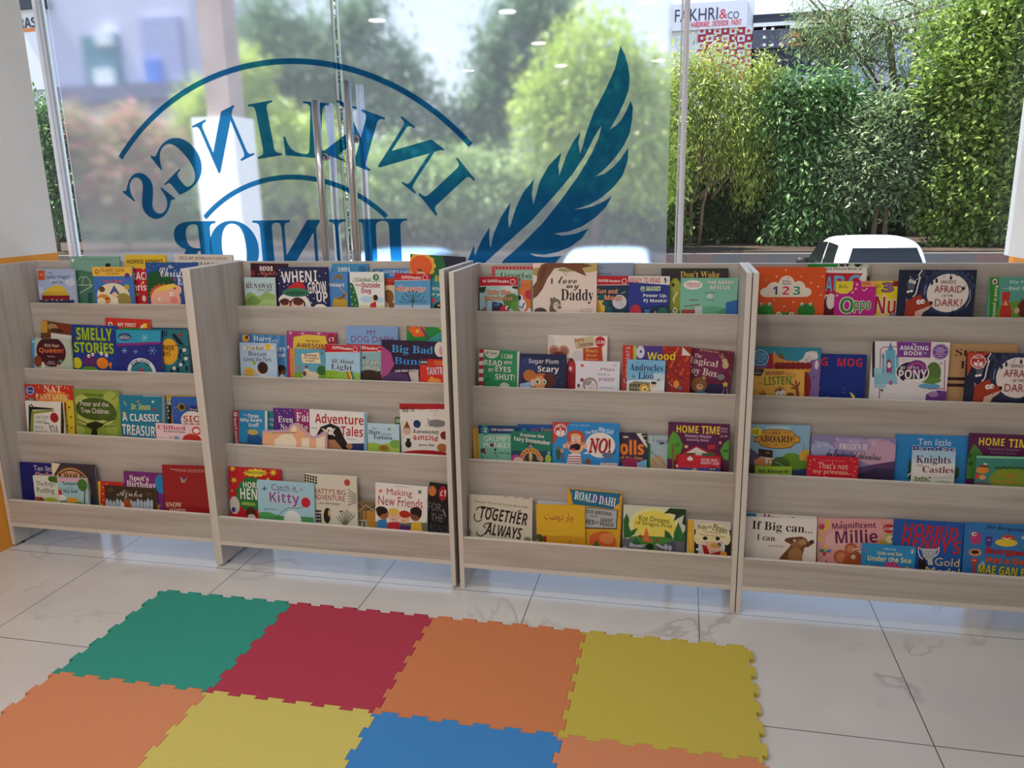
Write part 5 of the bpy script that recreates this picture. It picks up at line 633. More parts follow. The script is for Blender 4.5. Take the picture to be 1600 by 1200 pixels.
(2,4,1,0.3696,0.0548,0.1494,0.2201,0.2426,0.0,5.5,0.0085,'picture_book',0,'dfdac8','cream book with black leaves,a red dot and a badger,centre,bottom tray,second unit',None,[('e','2c2a24',4.2,6.3,4.4,4.8),('e','2c2a24',15.5,8.0,4.4,4.8),('e','2c2a24',26.8,9.7,4.4,4.8),('e','2c2a24',38.1,11.4,4.4,4.8),('e','2c2a24',49.4,13.1,4.4,4.8),('e','2c2a24',3.8,17.1,4.5,4.8),('e','2c2a24',15.1,18.8,4.4,4.8),('e','2c2a24',26.4,20.5,4.4,4.8),('e','2c2a24',37.7,22.2,4.4,4.8),('e','2c2a24',49.0,23.9,4.4,4.8),('e','2c2a24',3.4,27.9,4.5,4.8),('e','2c2a24',14.7,29.6,4.4,4.8),('e','2c2a24',26.1,31.3,4.4,4.8),('e','2c2a24',37.4,33.0,4.4,4.8),('e','2c2a24',48.7,34.6,4.4,4.8),('e','2c2a24',3.0,38.7,4.5,4.8),('e','2c2a24',14.3,40.4,4.5,4.8),('e','2c2a24',25.7,42.1,4.4,4.8),('t','R',"RATTY'S BIG",106,66,132.0,20.4,0,'a9473b',None),('t','R','ADVENTURE',104,91,130.3,21.0,0,'a9473b',None),('t','R','LARA HAWTHORNE',102,115,86.4,7.8,0,'4c4c46',None),('e','c2413b',180.6,25.1,12.4,13.1),('e','2b231d',90.8,166.8,13.9,29.1),('e','2b231d',94.1,142.5,10.7,9.7),('e','e2c26a',100.0,154.1,3.2,13.3),('l','2c2a24',3.2,[30,217,18,157]),('l','2c2a24',3.2,[43,216,36,144]),('l','2c2a24',3.2,[56,215,53,154]),('l','2c2a24',3.2,[65,214,65,162]),('e','2c2a24',35.8,149.7,5.1,4.2),('e','2c2a24',44.7,149.1,5.1,4.2),('e','2c2a24',53.5,148.4,5.1,4.2),('e','2c2a24',62.4,147.8,5.1,4.2),('e','2c2a24',35.3,163.0,5.1,4.3),('e','2c2a24',44.2,162.4,5.1,4.2),('e','2c2a24',53.1,161.7,5.1,4.2),('e','2c2a24',62.0,161.1,5.1,4.2),('e','2c2a24',34.8,176.4,5.1,4.3),('e','2c2a24',43.7,175.7,5.1,4.3),('e','2c2a24',52.6,175.1,5.1,4.3),('e','2c2a24',61.5,174.4,5.1,4.2),('e','2c2a24',34.4,189.8,5.1,4.3),('e','2c2a24',43.3,189.1,5.1,4.3),('e','2c2a24',52.2,188.4,5.1,4.3),('e','2c2a24',61.1,187.8,5.1,4.3),('l','7c7c6c',3.1,[166,200,130,166]),('l','7c7c6c',3.1,[166,200,141,158]),('l','7c7c6c',3.1,[166,200,153,150]),('l','7c7c6c',3.1,[166,200,164,142]),('l','7c7c6c',3.1,[166,200,176,134]),('l','7c7c6c',3.1,[166,200,187,140]),('l','7c7c6c',3.1,[166,200,198,146]),('l','7c7c6c',3.1,[166,200,209,153]),('l','7c7c6c',2.5,[216,71,183,50]),('l','7c7c6c',2.5,[216,77,183,63]),('l','7c7c6c',2.5,[216,83,182,76]),('l','7c7c6c',2.5,[216,89,182,89]),('l','7c7c6c',2.5,[216,95,182,102]),('l','7c7c6c',2.5,[216,101,181,115]),('p','2c2a24',[143,142,162,138,152,147])]),
(2,4,0,0.5739,0.0666,0.1494,0.0925,0.1409,0.0,5.5,0.0085,'picture_book',0,'7c6c4c','brown book with angled woodwork,behind the friends book,bottom tray,second unit',None,[('p','c28c3c',[36,32,92,40,90,118,34,122]),('l','3a2c1c',3.7,[9,10,45,37,89,10]),('l','d8c8a0',2.5,[11,46,46,14,82,35]),('l','3a2c1c',3.1,[45,37,45,73]),('p','bab6aa',[9,76,50,73,48,115,8,118]),('t','S','TE',29,91,31.2,21.7,0,'22201c',None)]),
(2,4,1,0.6621,0.0548,0.154,0.2101,0.2192,-1.25,5.5,0.0085,'picture_book',0,'f1ede9','white book with four smiling children,right of centre,bottom tray,second unit',None,[('p','7a7460',[-3,160,214,139,215,245,-3,268]),('e','8a8a68',9.0,171.0,30.7,17.9),('t','R','Making',98,34,103.0,32.8,0,'b22c32',None),('t','R','New Friends',102,67,179.8,37.6,0,'b22c32',None),('p','e0703a',[21,21,24,26,30,25,26,30,30,34,24,34,21,40,19,35,13,36,16,31,13,27,19,27]),('p','3a8a7a',[180,10,183,16,189,15,185,20,189,25,183,25,180,31,178,25,171,27,175,21,171,16,177,16]),('t','R','big stories for little ones',106,7,60.1,4.7,0,'4a4a5a',None),('p','3f86cc',[0,208,12,147,46,141,46,203]),('p','c8323a',[46,203,55,152,97,147,103,197]),('p','5c2f7c',[91,199,103,159,142,158,149,193]),('p','ecc03c',[143,193,148,143,184,139,196,188]),('e','aa6a40',32.2,119.9,22.6,23.8),('e','241a18',26.1,106.9,24.4,15.4),('e','241a18',16.4,117.9,11.0,13.1),('e','f1c2a2',75.9,125.3,21.8,23.7),('e','e6c24a',75.8,106.3,21.8,11.8),('e','f1c2a2',119.3,129.4,21.7,21.3),('e','b8301f',120.5,113.9,22.9,14.2),('e','8c5232',163.0,112.3,22.1,24.7),('e','241a18',165.9,97.9,23.9,16.4),('e','241a18',179.1,108.4,9.6,12.9),('l','5a2a22',1.8,[32,128,38,131,44,127]),('l','5a2a22',1.8,[67,137,74,140,80,136]),('l','5a2a22',1.8,[110,140,116,143,122,139]),('l','5a2a22',1.8,[152,124,158,127,164,123]),('e','2a1c1c',36.5,116.0,1.8,1.8),('e','2a1c1c',45.6,115.1,1.8,1.8),('e','2a1c1c',69.8,122.3,1.8,1.8),('e','2a1c1c',81.9,121.1,1.8,1.8),('e','2a1c1c',113.3,126.4,1.8,1.8),('e','2a1c1c',124.1,125.4,1.8,1.8),('e','2a1c1c',155.2,108.3,1.8,1.8),('e','2a1c1c',165.9,107.3,1.8,1.8)]),
(2,4,0,0.8654,0.0666,0.1548,0.0777,0.2293,-4.03,5.5,0.0085,'picture_book',0,'1d1b1f','black book with grey chalk lettering,right end,bottom tray,second unit',None,[('e','e08a3c',13.7,31.5,15.4,19.8),('t','S','13',15,30,19.0,26.7,0,'c8502c',None),('e','b21d29',55.3,35.7,15.9,29.0),('t','S','£1',56,34,21.8,24.4,0,'f4f1ec',None),('t','R','FOR',27,93,53.5,30.4,0,'77757a',None),('t','R','THE',38,134,48.7,29.3,0,'77757a',None),('t','R','ROAD',44,175,65.5,28.3,0,'5a585c',None),('l','c8c8c8',3.0,[59,98,73,126])]),
(3,1,0,0.0688,0.3339,0.9463,0.2218,0.2289,0.0,4.0,0.0085,'picture_book',0,'c82130','teal book with a dotted red border,left side behind,top tray,third unit',None,[('p','a1c6b2',[12,11,210,11,210,181,11,183]),('e','f1dada',9.9,5.7,2.3,2.2),('e','f1dada',23.8,5.7,2.3,2.2),('e','f1dada',37.6,5.7,2.3,2.2),('e','f1dada',51.5,5.6,2.3,2.2),('e','f1dada',65.3,5.6,2.3,2.2),('e','f1dada',79.0,5.6,2.3,2.2),('e','f1dada',92.8,5.6,2.3,2.2),('e','f1dada',106.5,5.5,2.3,2.2),('e','f1dada',120.2,5.5,2.3,2.2),('e','f1dada',133.9,5.5,2.3,2.2),('e','f1dada',147.5,5.5,2.3,2.2),('e','f1dada',161.1,5.4,2.3,2.2),('e','f1dada',174.7,5.4,2.3,2.2),('e','f1dada',188.3,5.4,2.3,2.2),('e','f1dada',201.8,5.4,2.3,2.2),('e','f1dada',5.9,13.4,2.0,2.2),('e','f1dada',5.8,24.2,2.0,2.2),('e','f1dada',5.7,35.1,2.0,2.2),('e','f1dada',5.6,46.0,2.0,2.2),('e','dcebe2',79.0,18.9,3.0,2.9),('e','dcebe2',134.5,25.7,2.9,2.8),('e','dcebe2',46.1,31.8,3.0,2.9),('t','R','Jingle',90,37,127.8,29.2,0,'5d6f64',None)]),
(3,1,1,0.1302,0.3236,0.9463,0.092,0.1785,0.0,4.0,0.0085,'picture_book',0,'e17c3c','orange book with a pink circle and outlined shapes,left side,top tray,third unit',None,[('e','3c9cc2',46.4,14.0,9.8,12.1),('e','e17c3c',46.4,14.0,5.2,6.4),('e','c9314c',84.9,53.5,16.3,17.8),('e','e9edf5',49.6,67.5,11.1,14.1),('e','1c2a4a',47.3,65.9,7.2,10.2),('e','e9edf5',58.1,94.6,15.7,23.1),('l','1f408c',5.2,[47,98,57,106,67,85]),('p','e9edf5',[70,123,85,104,95,110,95,136,70,136]),('t','R','first word book',73,17,25.0,3.2,0,'6a2a1a',None)]),
(3,1,2,0.0239,0.3133,0.9463,0.1498,0.1928,0.0,4.0,0.0085,'picture_book',0,'bad6d2','red banded early reader with a scarlet parrot and leaves,leftmost,top tray,third unit',None,[('e','d8e4dc',115.0,47.4,29.4,12.7),('e','508c3c',124.7,92.0,32.7,28.8),('e','6aa04c',137.8,111.0,16.4,19.2),('p','2a4a34',[0,40,26,38,19,61,-1,61]),('p','2a3a2c',[122,31,150,31,150,47,131,44]),('p','a9d1e2',[1,92,49,91,48,151,0,151]),('l','4a5a4a',2.3,[26,87,24,138]),('l','d8ecf4',3.3,[39,93,40,138]),('p','3c2c4c',[49,94,85,99,108,124,108,150,48,151]),('e','d12c46',97.6,127.5,18.4,19.9),('e','ece4dc',107.5,117.8,6.6,8.3),('e','1a1a1a',111.5,120.3,3.9,5.1),('p','3f8fc8',[55,99,69,112,59,112]),('e','3f8fc8',72.0,103.7,5.9,7.1),('p','e8d8a0',[126,150,130,124,134,149]),('e','3a7a34',15.3,131.8,13.3,7.1),('e','c8502a',18.8,122.1,4.7,6.5),('p','c41f2e',[-1,-1,150,-1,150,35,-1,35]),('l','f2d4d6',2.3,[-1,36,150,34]),('t','S','DK',19,17,13.9,9.6,0,'f4f1ec',None),('t','S','SUPER',51,16,39.9,10.8,0,'f4f1ec',None),('t','S','Readers',95,17,40.0,10.2,0,'f4f1ec',None),('l','f4f1ec',2.0,[140,19,139,22,138,24,136,26,133,27,130,28,128,28,125,26,123,24,121,22,121,19,122,16,123,13,125,11,128,10,131,10,133,10,136,11,138,13,140,16,140,19]),('t','S','Into the',76,58,89.3,19.2,0,'f1aa7c','7c3c2c'),('t','S','Rainforest',75,81,110.9,16.6,0,'f1aa7c','7c3c2c')]),
(3,1,2,0.2325,0.3133,0.9463,0.2408,0.2444,0.0,4.0,0.0085,'picture_book',0,'f0ddd1','large cream book with a squirrel under a brown bough,centre,top tray,third unit',None,[('e','c8b06a',197.3,10.1,59.2,24.7),('e','b59a5a',16.8,32.2,22.5,15.7),('e','a8a86a',131.4,25.7,37.8,6.8),('p','7c4c32',[-2,136,-2,89,14,67,17,35,30,7,49,0,188,0,225,10,185,19,202,47,198,47,150,27,119,16,81,20,71,35,55,57,36,98,17,123]),('p','6a3f28',[23,51,39,13,55,4,46,35,30,76]),('l','5a3a28',1.6,[103,20,128,47]),('l','5a3a28',1.3,[116,23,135,40]),('t','R','I',72,67,5.7,20.0,0,'2a1c1c',None),('t','C','love',132,63,70.9,26.8,0,'2a1c1c',None),('t','C','my',150,93,48.7,21.9,0,'2a1c1c',None),('t','B','Daddy',168,124,122.4,54.5,0,'2a1c1c',None),('e','594a44',28.5,184.3,25.2,17.2),('e','4a3c38',28.5,190.0,19.4,12.8),('e','6b5b51',76.8,173.5,13.5,31.7),('e','7b6b5f',86.3,151.2,19.8,19.0),('e','7b6b5f',70.2,137.2,5.1,8.8),('e','7b6b5f',80.7,134.9,5.1,8.2),('e','d9cdc1',89.5,160.7,11.5,15.8),('e','7b6b5f',100.8,165.3,7.0,5.1),('e','1c1816',91.1,155.9,2.2,2.5),('e','2a1c1a',105.9,164.3,2.6,2.5),('t','I','Cecil Redfern',202,171,42.9,5.0,0,'5a4a42',None),('t','I','Brown Teacher',202,179,45.5,5.3,0,'5a4a42',None),('l','5a4a42',1.9,[147,185,158,183,173,186])]),
(3,1,0,0.4689,0.3339,0.9463,0.137,0.2424,0.0,4.0,0.0085,'picture_book',0,'919db6','plain grey blue book behind,right of the squirrel book,top tray,third unit',None,[('l','3a4258',1.3,[15,19,21,15,26,19,34,16]),('t','C','Goodnight',31,40,50.0,8.4,0,'3a4258',None)]),
(3,1,1,0.4399,0.3236,0.9481,0.1471,0.1953,-0.72,4.0,0.0085,'picture_book',0,'1d3b52','red banded early reader with full moon and yellow sun,top tray,third unit',None,[('e','e8c252',28.6,121.1,35.1,49.4),('e','d89a3a',20.0,128.3,28.2,42.4),('e','1f5c6c',50.1,75.0,13.3,7.7),('e','1f5c6c',64.9,102.6,13.3,7.7),('e','1f5c6c',76.0,119.9,13.3,7.7),('e','1f5c6c',79.9,133.8,13.3,7.7),('e','1f5c6c',46.9,83.8,13.3,7.7),('p','c41f2e',[-1,-1,148,-2,149,33,0,35]),('l','f2d4d6',2.2,[0,36,149,31]),('t','S','SUPER',54,18,39.8,9.7,0,'f4f1ec',None),('t','S','Readers',97,18,40.2,9.7,0,'f4f1ec',None),('l','f4f1ec',2.1,[140,18,140,21,139,23,137,25,135,27,132,27,129,27,127,26,125,24,124,21,123,19,124,16,125,14,127,12,129,10,132,10,134,10,137,11,139,13,140,16,140,18]),('t','S','Sun and',70,56,75.4,17.4,0,'f1aa7c','4a2a2a'),('e','d9d5dd',116.4,95.1,26.4,26.5),('e','c5c1cc',110.0,91.1,8.3,7.0),('e','c8c4ce',124.3,104.7,6.2,4.9),('t','S','Moon',93,80,64.8,18.8,0,'f1aa7c','7c3c2c'),('l','e8e8f0',1.7,[123,63,137,58])]),
(3,1,2,0.5898,0.3133,0.9463,0.1496,0.1966,0.0,4.0,0.0085,'picture_book',0,'293b92','blue early reader with white top band and red letters,top tray,third unit',None,[('p','ede7e1',[-2,-3,150,-2,151,32,-1,21]),('t','S','READY-TO-READ',60,15,110.2,19.1,0,'c1212f',None),('l','2a2a3a',3.4,[133,7,135,26]),('e','2a2a3a',132.7,9.7,4.0,4.1),('l','2a2a3a',2.0,[127,19,141,14]),('t','J','PJ MASKS',81,47,72.7,18.5,0,'8cc24c','f4f1ec'),('t','S','Power Up,',98,72,85.5,15.1,0,'f4f1ec',None),('t','S','PJ Masks!',99,90,84.6,15.1,0,'f4f1ec',None),('p','1b2b5e',[1,146,25,118,86,112,127,103,153,116,155,171,2,174]),('e','2c6c5a',127.9,133.7,18.6,20.7),('e','c8304a',28.7,131.5,20.6,27.8),('p','3f7fc8',[59,122,82,120,77,134,63,135]),('p','e8d84a',[100,126,102,129,105,129,103,131,103,134,101,133,98,135,99,131,96,129,99,129])]),
(3,1,0,0.7074,0.3339,0.9463,0.2374,0.223,0.0,4.0,0.0085,'picture_book',0,'28351e','dark green and brown book with yellow serif title,right side behind,top tray,third unit',None,[('p','3a2c38',[7,8,238,8,240,65,9,66]),('t','B',"Don't Wake",138,21,138.7,22.4,0,'e8c24c',None),('e','9caa3c',50.5,103.8,27.7,69.1),('e','b0bc4c',51.0,66.1,16.9,24.0),('e','5c2c22',43.4,60.0,6.1,6.2),('p','e8e0b0',[42,111,55,87,65,87,52,107,50,131]),('e','e8e4d0',52.0,152.1,8.8,10.4),('e','1c1c1c',53.0,152.8,3.4,4.2),('l','3a4a1c',2.0,[37,159,47,145])]),
(3,1,2,0.7784,0.3133,0.9463,0.2006,0.191,0.0,4.0,0.0085,'picture_book',0,'82c6ae','pale green book with white badge and pale capital title,top tray,third unit',None,[('e','f4f1ec',43.5,25.1,33.8,16.9),('t','B','THOMAS',45,22,52.1,10.5,0,'c12c36',None),('t','B','& FRIENDS',44,31,45.8,5.8,0,'c12c36',None),('t','S','THE GREAT',140,16,94.3,12.4,0,'f4f1ec','4a8a78'),('t','S','RESCUE',139,34,69.5,12.8,0,'f4f1ec','4a8a78'),('e','68b08e',113.8,135.8,72.4,34.2),('e','4f9a72',179.7,134.9,49.0,30.6),('p','a8473c',[5,115,80,114,81,136,5,137]),('l','8a2f2a',2.7,[13,103,69,96]),('l','8a2f2a',2.7,[32,79,62,79]),('p','c9cfd4',[53,103,79,102,81,136,54,137]),('p','2f6ab0',[161,88,200,77,203,135,163,135]),('e','d0d4d8',104.5,64.6,11.2,8.8),('l','4a5a5a',1.7,[86,53,122,53]),('l','4a5a5a',1.3,[92,78,122,80])]),
(3,2,1,0.0281,0.2372,0.6778,0.1566,0.1927,-1.86,5.5,0.0085,'picture_book',0,'319c61','green book with a red striped spine and white capitals,leftmost,second tray,third unit',None,[('p','c8283a',[-3,-1,16,-2,14,14,-5,15]),('p','f4f1ec',[-3,15,16,13,15,29,-4,30]),('p','c8283a',[-2,30,17,29,15,45,-4,46]),('p','f4f1ec',[-2,46,17,44,16,60,-3,61]),('p','c8283a',[-1,61,18,60,16,76,-3,77]),('p','f4f1ec',[-1,77,18,75,17,91,-2,92]),('p','c8283a',[0,92,19,91,17,107,-2,108]),('p','f4f1ec',[0,108,19,107,18,122,-1,124]),('p','c8283a',[1,123,20,122,18,138,-1,139]),('p','f4f1ec',[1,139,20,138,19,154,0,155]),('p','c8283a',[1,155,20,154,19,169,0,171]),('p','e8ece8',[147,-2,159,-3,165,164,153,165]),('e','ebe7da',48.0,2.5,30.8,30.2),('t','J','Dr. Seuss',48,12,44.0,10.3,0,'2a1c1c',None),('t','R','now you can read',48,23,35.8,4.8,0,'4a3a3a',None),('t','S','I CAN',108,21,41.8,16.9,0,'f4f1ec',None),('t','S','READ',55,49,70.5,20.6,0,'f4f1ec',None),('t','S','WITH',112,45,30.6,12.5,0,'f4f1ec',None),('t','S','MY',48,77,20.8,14.1,0,'f4f1ec',None),('t','S','EYES',95,71,61.1,21.4,0,'f4f1ec',None),('t','S','SHUT!',103,101,76.6,22.9,0,'f4f1ec',None),('e','e8e4dc',103.2,138.7,19.5,16.7),('l','1c3a2c',2.7,[18,141,27,118,42,111])]),
(3,2,2,0.193,0.2254,0.6727,0.1775,0.1869,0.0,5.5,0.0085,'picture_book',0,'1e2c54','night blue book with a big eyed ginger fairy,left of centre,second tray,third unit',None,[('p','5c2c6e',[-2,-3,6,-3,7,163,-1,163]),('e','2c3f74',35.3,52.2,36.7,40.1),('e','8fa0d0',20.4,27.1,1.5,1.5),('e','8fa0d0',130.6,78.5,1.5,1.5),('e','8fa0d0',160.0,106.6,1.5,1.5),('e','8fa0d0',166.3,23.2,1.4,1.4),('e','8fa0d0',145.2,85.3,1.5,1.5),('e','8fa0d0',35.2,34.0,1.5,1.5),('t','S','Sugar Plum',92,29,113.1,22.4,0,'d9d5dd',None),('t','S','Scary',110,59,80.2,29.0,0,'f4f1ec',None),('e','c9723c',39.1,82.0,24.3,22.7),('e','c9723c',83.3,87.2,29.3,16.0),('e','5c2c1c',113.3,97.2,24.8,27.0),('e','e2a46c',76.8,107.8,24.2,24.9),('e','f4f1ec',70.5,104.0,9.5,10.2),('e','3a7a5a',69.4,104.8,6.2,7.3),('e','f4f1ec',96.2,104.3,7.3,8.0),('e','3a7a5a',95.5,105.0,4.4,5.5),('e','e8c0b8',50.3,110.1,8.8,15.4),('p','9cc0e8',[0,115,43,105,47,118,21,126,6,141]),('p','c8d8ec',[17,126,43,121,43,143,21,144])]),
(3,2,0,0.2964,0.249,0.6727,0.2236,0.2551,0.0,5.5,0.0085,'picture_book',0,'ede5db','cream book with brown ears and a red price badge,behind,second tray,third unit',None,[('e','dcd6d4',7.5,25.1,18.2,21.7),('e','dcd6d4',117.0,76.8,25.2,21.7),('e','c9937b',24.3,60.2,21.1,22.5),('e','c9937b',60.7,59.4,21.0,22.4),('e','a86a58',24.3,61.7,14.6,16.0),('e','a86a58',60.7,60.8,14.5,15.9),('e','7a3a34',42.7,72.1,21.8,10.9),('p','c2422c',[133,46,203,40,210,118,136,120]),('p','d1c29c',[98,14,170,0,177,36,107,51]),('t','S','Story',119,18,34.1,17.2,10,'b02c2c',None),('t','S','Christmas',143,32,53.8,16.8,10,'6a2a1c',None),('t','F',"Mona's",164,55,46.5,14.3,0,'f1c262',None),('t','F','Hook',165,73,39.4,12.2,0,'f1c262',None),('t','F','Heroes',165,88,47.3,11.5,0,'f1c262',None),('e','c81d31',196.7,21.1,19.2,19.3),('t','S','£3.99',197,23,34.8,12.1,0,'f4f1ec',None),('e','9d202f',89.5,179.2,24.0,95.3),('e','c83a44',92.3,120.9,14.5,21.8),('e','e8e0dc',86.9,124.6,5.8,9.4),('l','2a2a2a',2.5,[74,87,96,90])]),
(3,2,2,0.406,0.2254,0.6727,0.163,0.1653,0.0,5.5,0.0085,'picture_book',0,'e8e6f1','white book with a line drawn girl and magenta title,centre,second tray,third unit',None,[('e','d9462c',24.2,16.9,5.4,5.7),('t','R','Maya',119,30,50.8,13.6,0,'a12c6c',None),('t','R','wants a',103,48,44.3,6.4,0,'6c4c6c',None),('t','R','puppy',116,68,56.6,15.0,0,'a12c6c',None),('e','9c9492',55.0,87.9,27.8,27.4),('e','e8dedb',57.3,94.3,21.4,24.5),('p','9c9492',[37,82,57,69,62,81,41,93]),('l','3a3232',1.4,[46,85,51,88,55,86]),('l','3a3232',1.4,[62,88,67,91,71,88]),('l','3a3232',1.1,[57,90,59,96]),('l','3a3232',1.1,[50,99,55,101,61,98]),('e','a12c46',24.3,70.9,6.5,7.2),('e','a12c46',12.1,92.2,5.0,7.2),('t','R','NEW',145,13,11.6,3.9,0,'3a3a44',None),('t','I','Sara McIntyre',119,97,50.3,5.7,0,'5a4a5a',None)]),
(3,2,0,0.779,0.249,0.6861,0.1796,0.2077,-4.31,5.5,0.0085,'picture_book',0,'6c1d3a','wine red book with a teddy bear and cream title,right end,second tray,third unit',None,[('e','7a2a5a',88.7,57.3,72.7,46.7),('t','R','Julia Simmons-Collar',93,6,70.0,12.5,-3,'e0b0b0',None),('t','B','The',56,26,25.9,14.6,0,'e9dac9',None),('t','B','Magical',69,49,119.5,30.0,-4,'e9dac9',None),('t','B','Toy Box',74,85,112.4,33.4,-4,'e9dac9',None),('p','2c204e',[34,131,166,119,177,162,39,178]),('e','8c5c34',70.0,131.4,28.8,27.1),('e','8c5c34',85.0,105.2,9.0,9.4),('e','c89a72',85.0,105.2,5.1,5.3),('e','d9aa8a',74.0,138.9,11.9,11.8),('e','7a2a2a',74.7,134.7,4.0,3.2),('e','2a1a14',59.7,128.0,1.7,1.8),('e','2a1a14',81.8,127.1,1.7,1.8),('e','2f7aa0',83.6,163.9,19.8,11.8),('e','cab67c',155.0,50.4,11.1,13.4),('e','cab67c',150.4,35.2,9.5,8.1),('l','cab67c',2.8,[142,28,129,15]),('l','cab67c',2.8,[147,26,137,10]),('e','8c8692',143.9,95.5,13.4,11.1),('p','dac25c',[161,107,165,115,174,115,168,122,171,130,163,126,156,132,157,123,150,118,158,116]),('l','d8cfd8',1.4,[160,135,155,156]),('l','d8cfd8',1.4,[168,134,173,154]),('e','e8c0d0',161.6,6.1,1.4,1.4),('e','e8c0d0',172.3,2.2,1.4,1.4),('e','e8c0d0',185.8,93.9,1.4,1.5),('e','e8c0d0',172.1,72.0,1.4,1.5),('e','e8c0d0',175.8,80.4,1.4,1.5)]),
(3,2,2,0.5782,0.2254,0.6727,0.2444,0.226,0.0,5.5,0.0085,'picture_book',0,'c83428','red book with yellow wood title and autumn leaves,centre right,second tray,third unit',None,[('p','bac93c',[38,-2,50,-2,54,187,42,187]),('p','4c3c8c',[50,-1,154,-2,156,59,51,62]),('e','dad6ee',64.5,22.3,15.0,23.5),('e','4c3c8c',65.9,20.8,4.0,5.3),('p','a42c26',[143,-1,244,-1,251,179,148,183]),('e','d8522c',148.6,7.1,5.1,3.5),('e','c83a2a',168.0,18.6,5.1,3.5),('e','e0703a',187.3,30.0,5.1,3.5),('e','8a2420',206.6,41.5,5.1,3.5),('e','c8402c',225.9,52.9,5.1,3.5),('e','b8302a',151.8,66.8,5.1,3.5),('e','e06a4a',171.2,78.3,5.1,3.5),('e','d84a34',190.6,89.7,5.1,3.5),('e','d8522c',210.0,101.1,5.1,3.5),('e','c83a2a',229.3,112.5,5.1,3.5),('e','e0703a',155.0,126.8,5.1,3.5),('e','8a2420',170.6,12.7,5.1,3.5),('e','c8402c',190.0,24.2,5.1,3.5),('e','b8302a',209.3,35.6,5.1,3.5),('e','e06a4a',228.5,47.0,5.1,3.5),('e','d84a34',154.4,60.9,5.1,3.5),('e','d8522c',173.9,72.3,5.1,3.5),('e','c83a2a',193.3,83.8,5.1,3.5),('e','e0703a',212.6,95.2,5.1,3.5),('e','8a2420',231.9,106.6,5.1,3.5),('e','c8402c',157.6,120.9,5.1,3.5),('e','b8302a',173.3,6.9,5.1,3.5),('e','e06a4a',192.6,18.3,5.1,3.5),('e','d84a34',211.9,29.7,5.1,3.5),('e','d8522c',231.2,41.1,5.1,3.5),('e','c83a2a',157.1,55.0,5.1,3.5),('e','e0703a',176.5,66.4,5.1,3.5),('e','8a2420',195.9,77.9,5.1,3.5),('e','c8402c',215.3,89.3,5.1,3.5),('e','b8302a',234.6,100.6,5.1,3.5),('e','e06a4a',160.3,114.9,5.1,3.5),('e','d84a34',179.8,126.3,5.1,3.5),('e','d8522c',195.2,12.4,5.1,3.5),('e','c83a2a',214.5,23.9,5.1,3.5),('e','e0703a',233.8,35.3,5.1,3.5),('e','8a2420',159.8,49.1,5.1,3.5),('e','c8402c',179.2,60.5,5.1,3.5),('e','b8302a',198.6,71.9,5.1,3.5),('e','e06a4a',217.9,83.4,5.1,3.5),('e','d84a34',237.2,94.7,5.1,3.5),('e','d8522c',163.0,109.0,5.1,3.5),('e','c83a2a',182.5,120.4,5.1,3.5),('e','e0703a',197.9,6.6,5.1,3.5),('e','8a2420',217.2,18.0,5.1,3.5),('e','c8402c',236.4,29.4,5.1,3.5),('e','b8302a',162.4,43.2,5.1,3.5),('e','e06a4a',181.8,54.6,5.1,3.5),('e','d84a34',201.2,66.0,5.1,3.5),('l','3a1c1c',2.3,[156,74,179,82,203,108,226,116]),('l','3a1c1c',1.7,[190,53,202,81]),('l','3a1c1c',1.7,[171,88,157,87]),('p','e9e1d9',[213,0,246,31,213,31]),('e','e9973c',195.8,136.7,10.2,14.7),('p','7a6a7a',[201,143,215,142,216,157,202,158]),('p','7a2a2a',[157,100,176,147,159,171]),('l','e8d8d0',1.4,[166,129,184,146]),('t','S','Wood',139,35,98.7,28.6,0,'f1da3c',None),('t','R','Computers',20,72,27.6,135.8,90,'ecc8b8',None)]),
(3,2,3,0.5948,0.2136,0.6744,0.1365,0.176,-0.7,5.5,0.0085,'picture_book',0,'82c2ea','sky blue book with a lion and an arched ruin,second tray,third unit',None,[('p','dfe8ee',[2,77,140,65,142,130,4,136]),('e','c4e0f0',116.8,60.4,34.2,14.6),('t','B','Androcles',69,27,119.1,25.8,0,'22356c',None),('t','I','and the',75,45,43.0,7.6,0,'22356c',None),('t','B','Lion',69,57,55.2,25.3,0,'22356c',None),('p','8c8c6c',[8,130,8,89,28,79,83,81,88,126]),('p','33362c',[13,90,18,90,18,100,13,100]),('p','33362c',[23,90,28,89,28,100,23,100]),('p','33362c',[32,89,37,89,38,99,33,99]),('p','33362c',[42,89,47,88,48,99,43,99]),('p','33362c',[52,88,57,88,57,98,52,99]),('p','33362c',[62,88,67,88,67,98,62,98]),('p','33362c',[72,87,77,87,77,97,72,98]),('p','33362c',[13,108,18,107,19,119,14,120]),('p','33362c',[23,107,28,107,29,119,24,119]),('p','33362c',[33,107,38,107,38,118,34,119]),('p','33362c',[43,106,48,106,48,118,43,118]),('p','33362c',[53,106,58,106,58,117,53,118]),('p','33362c',[63,105,67,105,68,117,63,117]),('p','33362c',[72,105,77,105,78,117,73,117]),('e','d8a23c',64.0,105.4,19.0,18.3),('e','f1da8c',65.5,107.4,12.1,13.0),('e','8c301c',67.0,107.3,4.6,3.5),('e','e9e1d5',101.6,111.0,14.9,17.7),('e','e8bfa0',96.5,89.2,9.7,8.8),('e','3a1c16',97.6,82.3,10.3,4.7),('p','8a7a3a',[23,54,25,59,29,58,26,61,29,65,25,64,24,69,22,64,17,65,21,62,17,58,22,59]),('p','7a4a3a',[114,63,116,69,122,70,116,72,115,78,113,72,107,71,113,69]),('t','I','and so on',48,9,41.7,3.5,0,'3a6a9a',None)]),
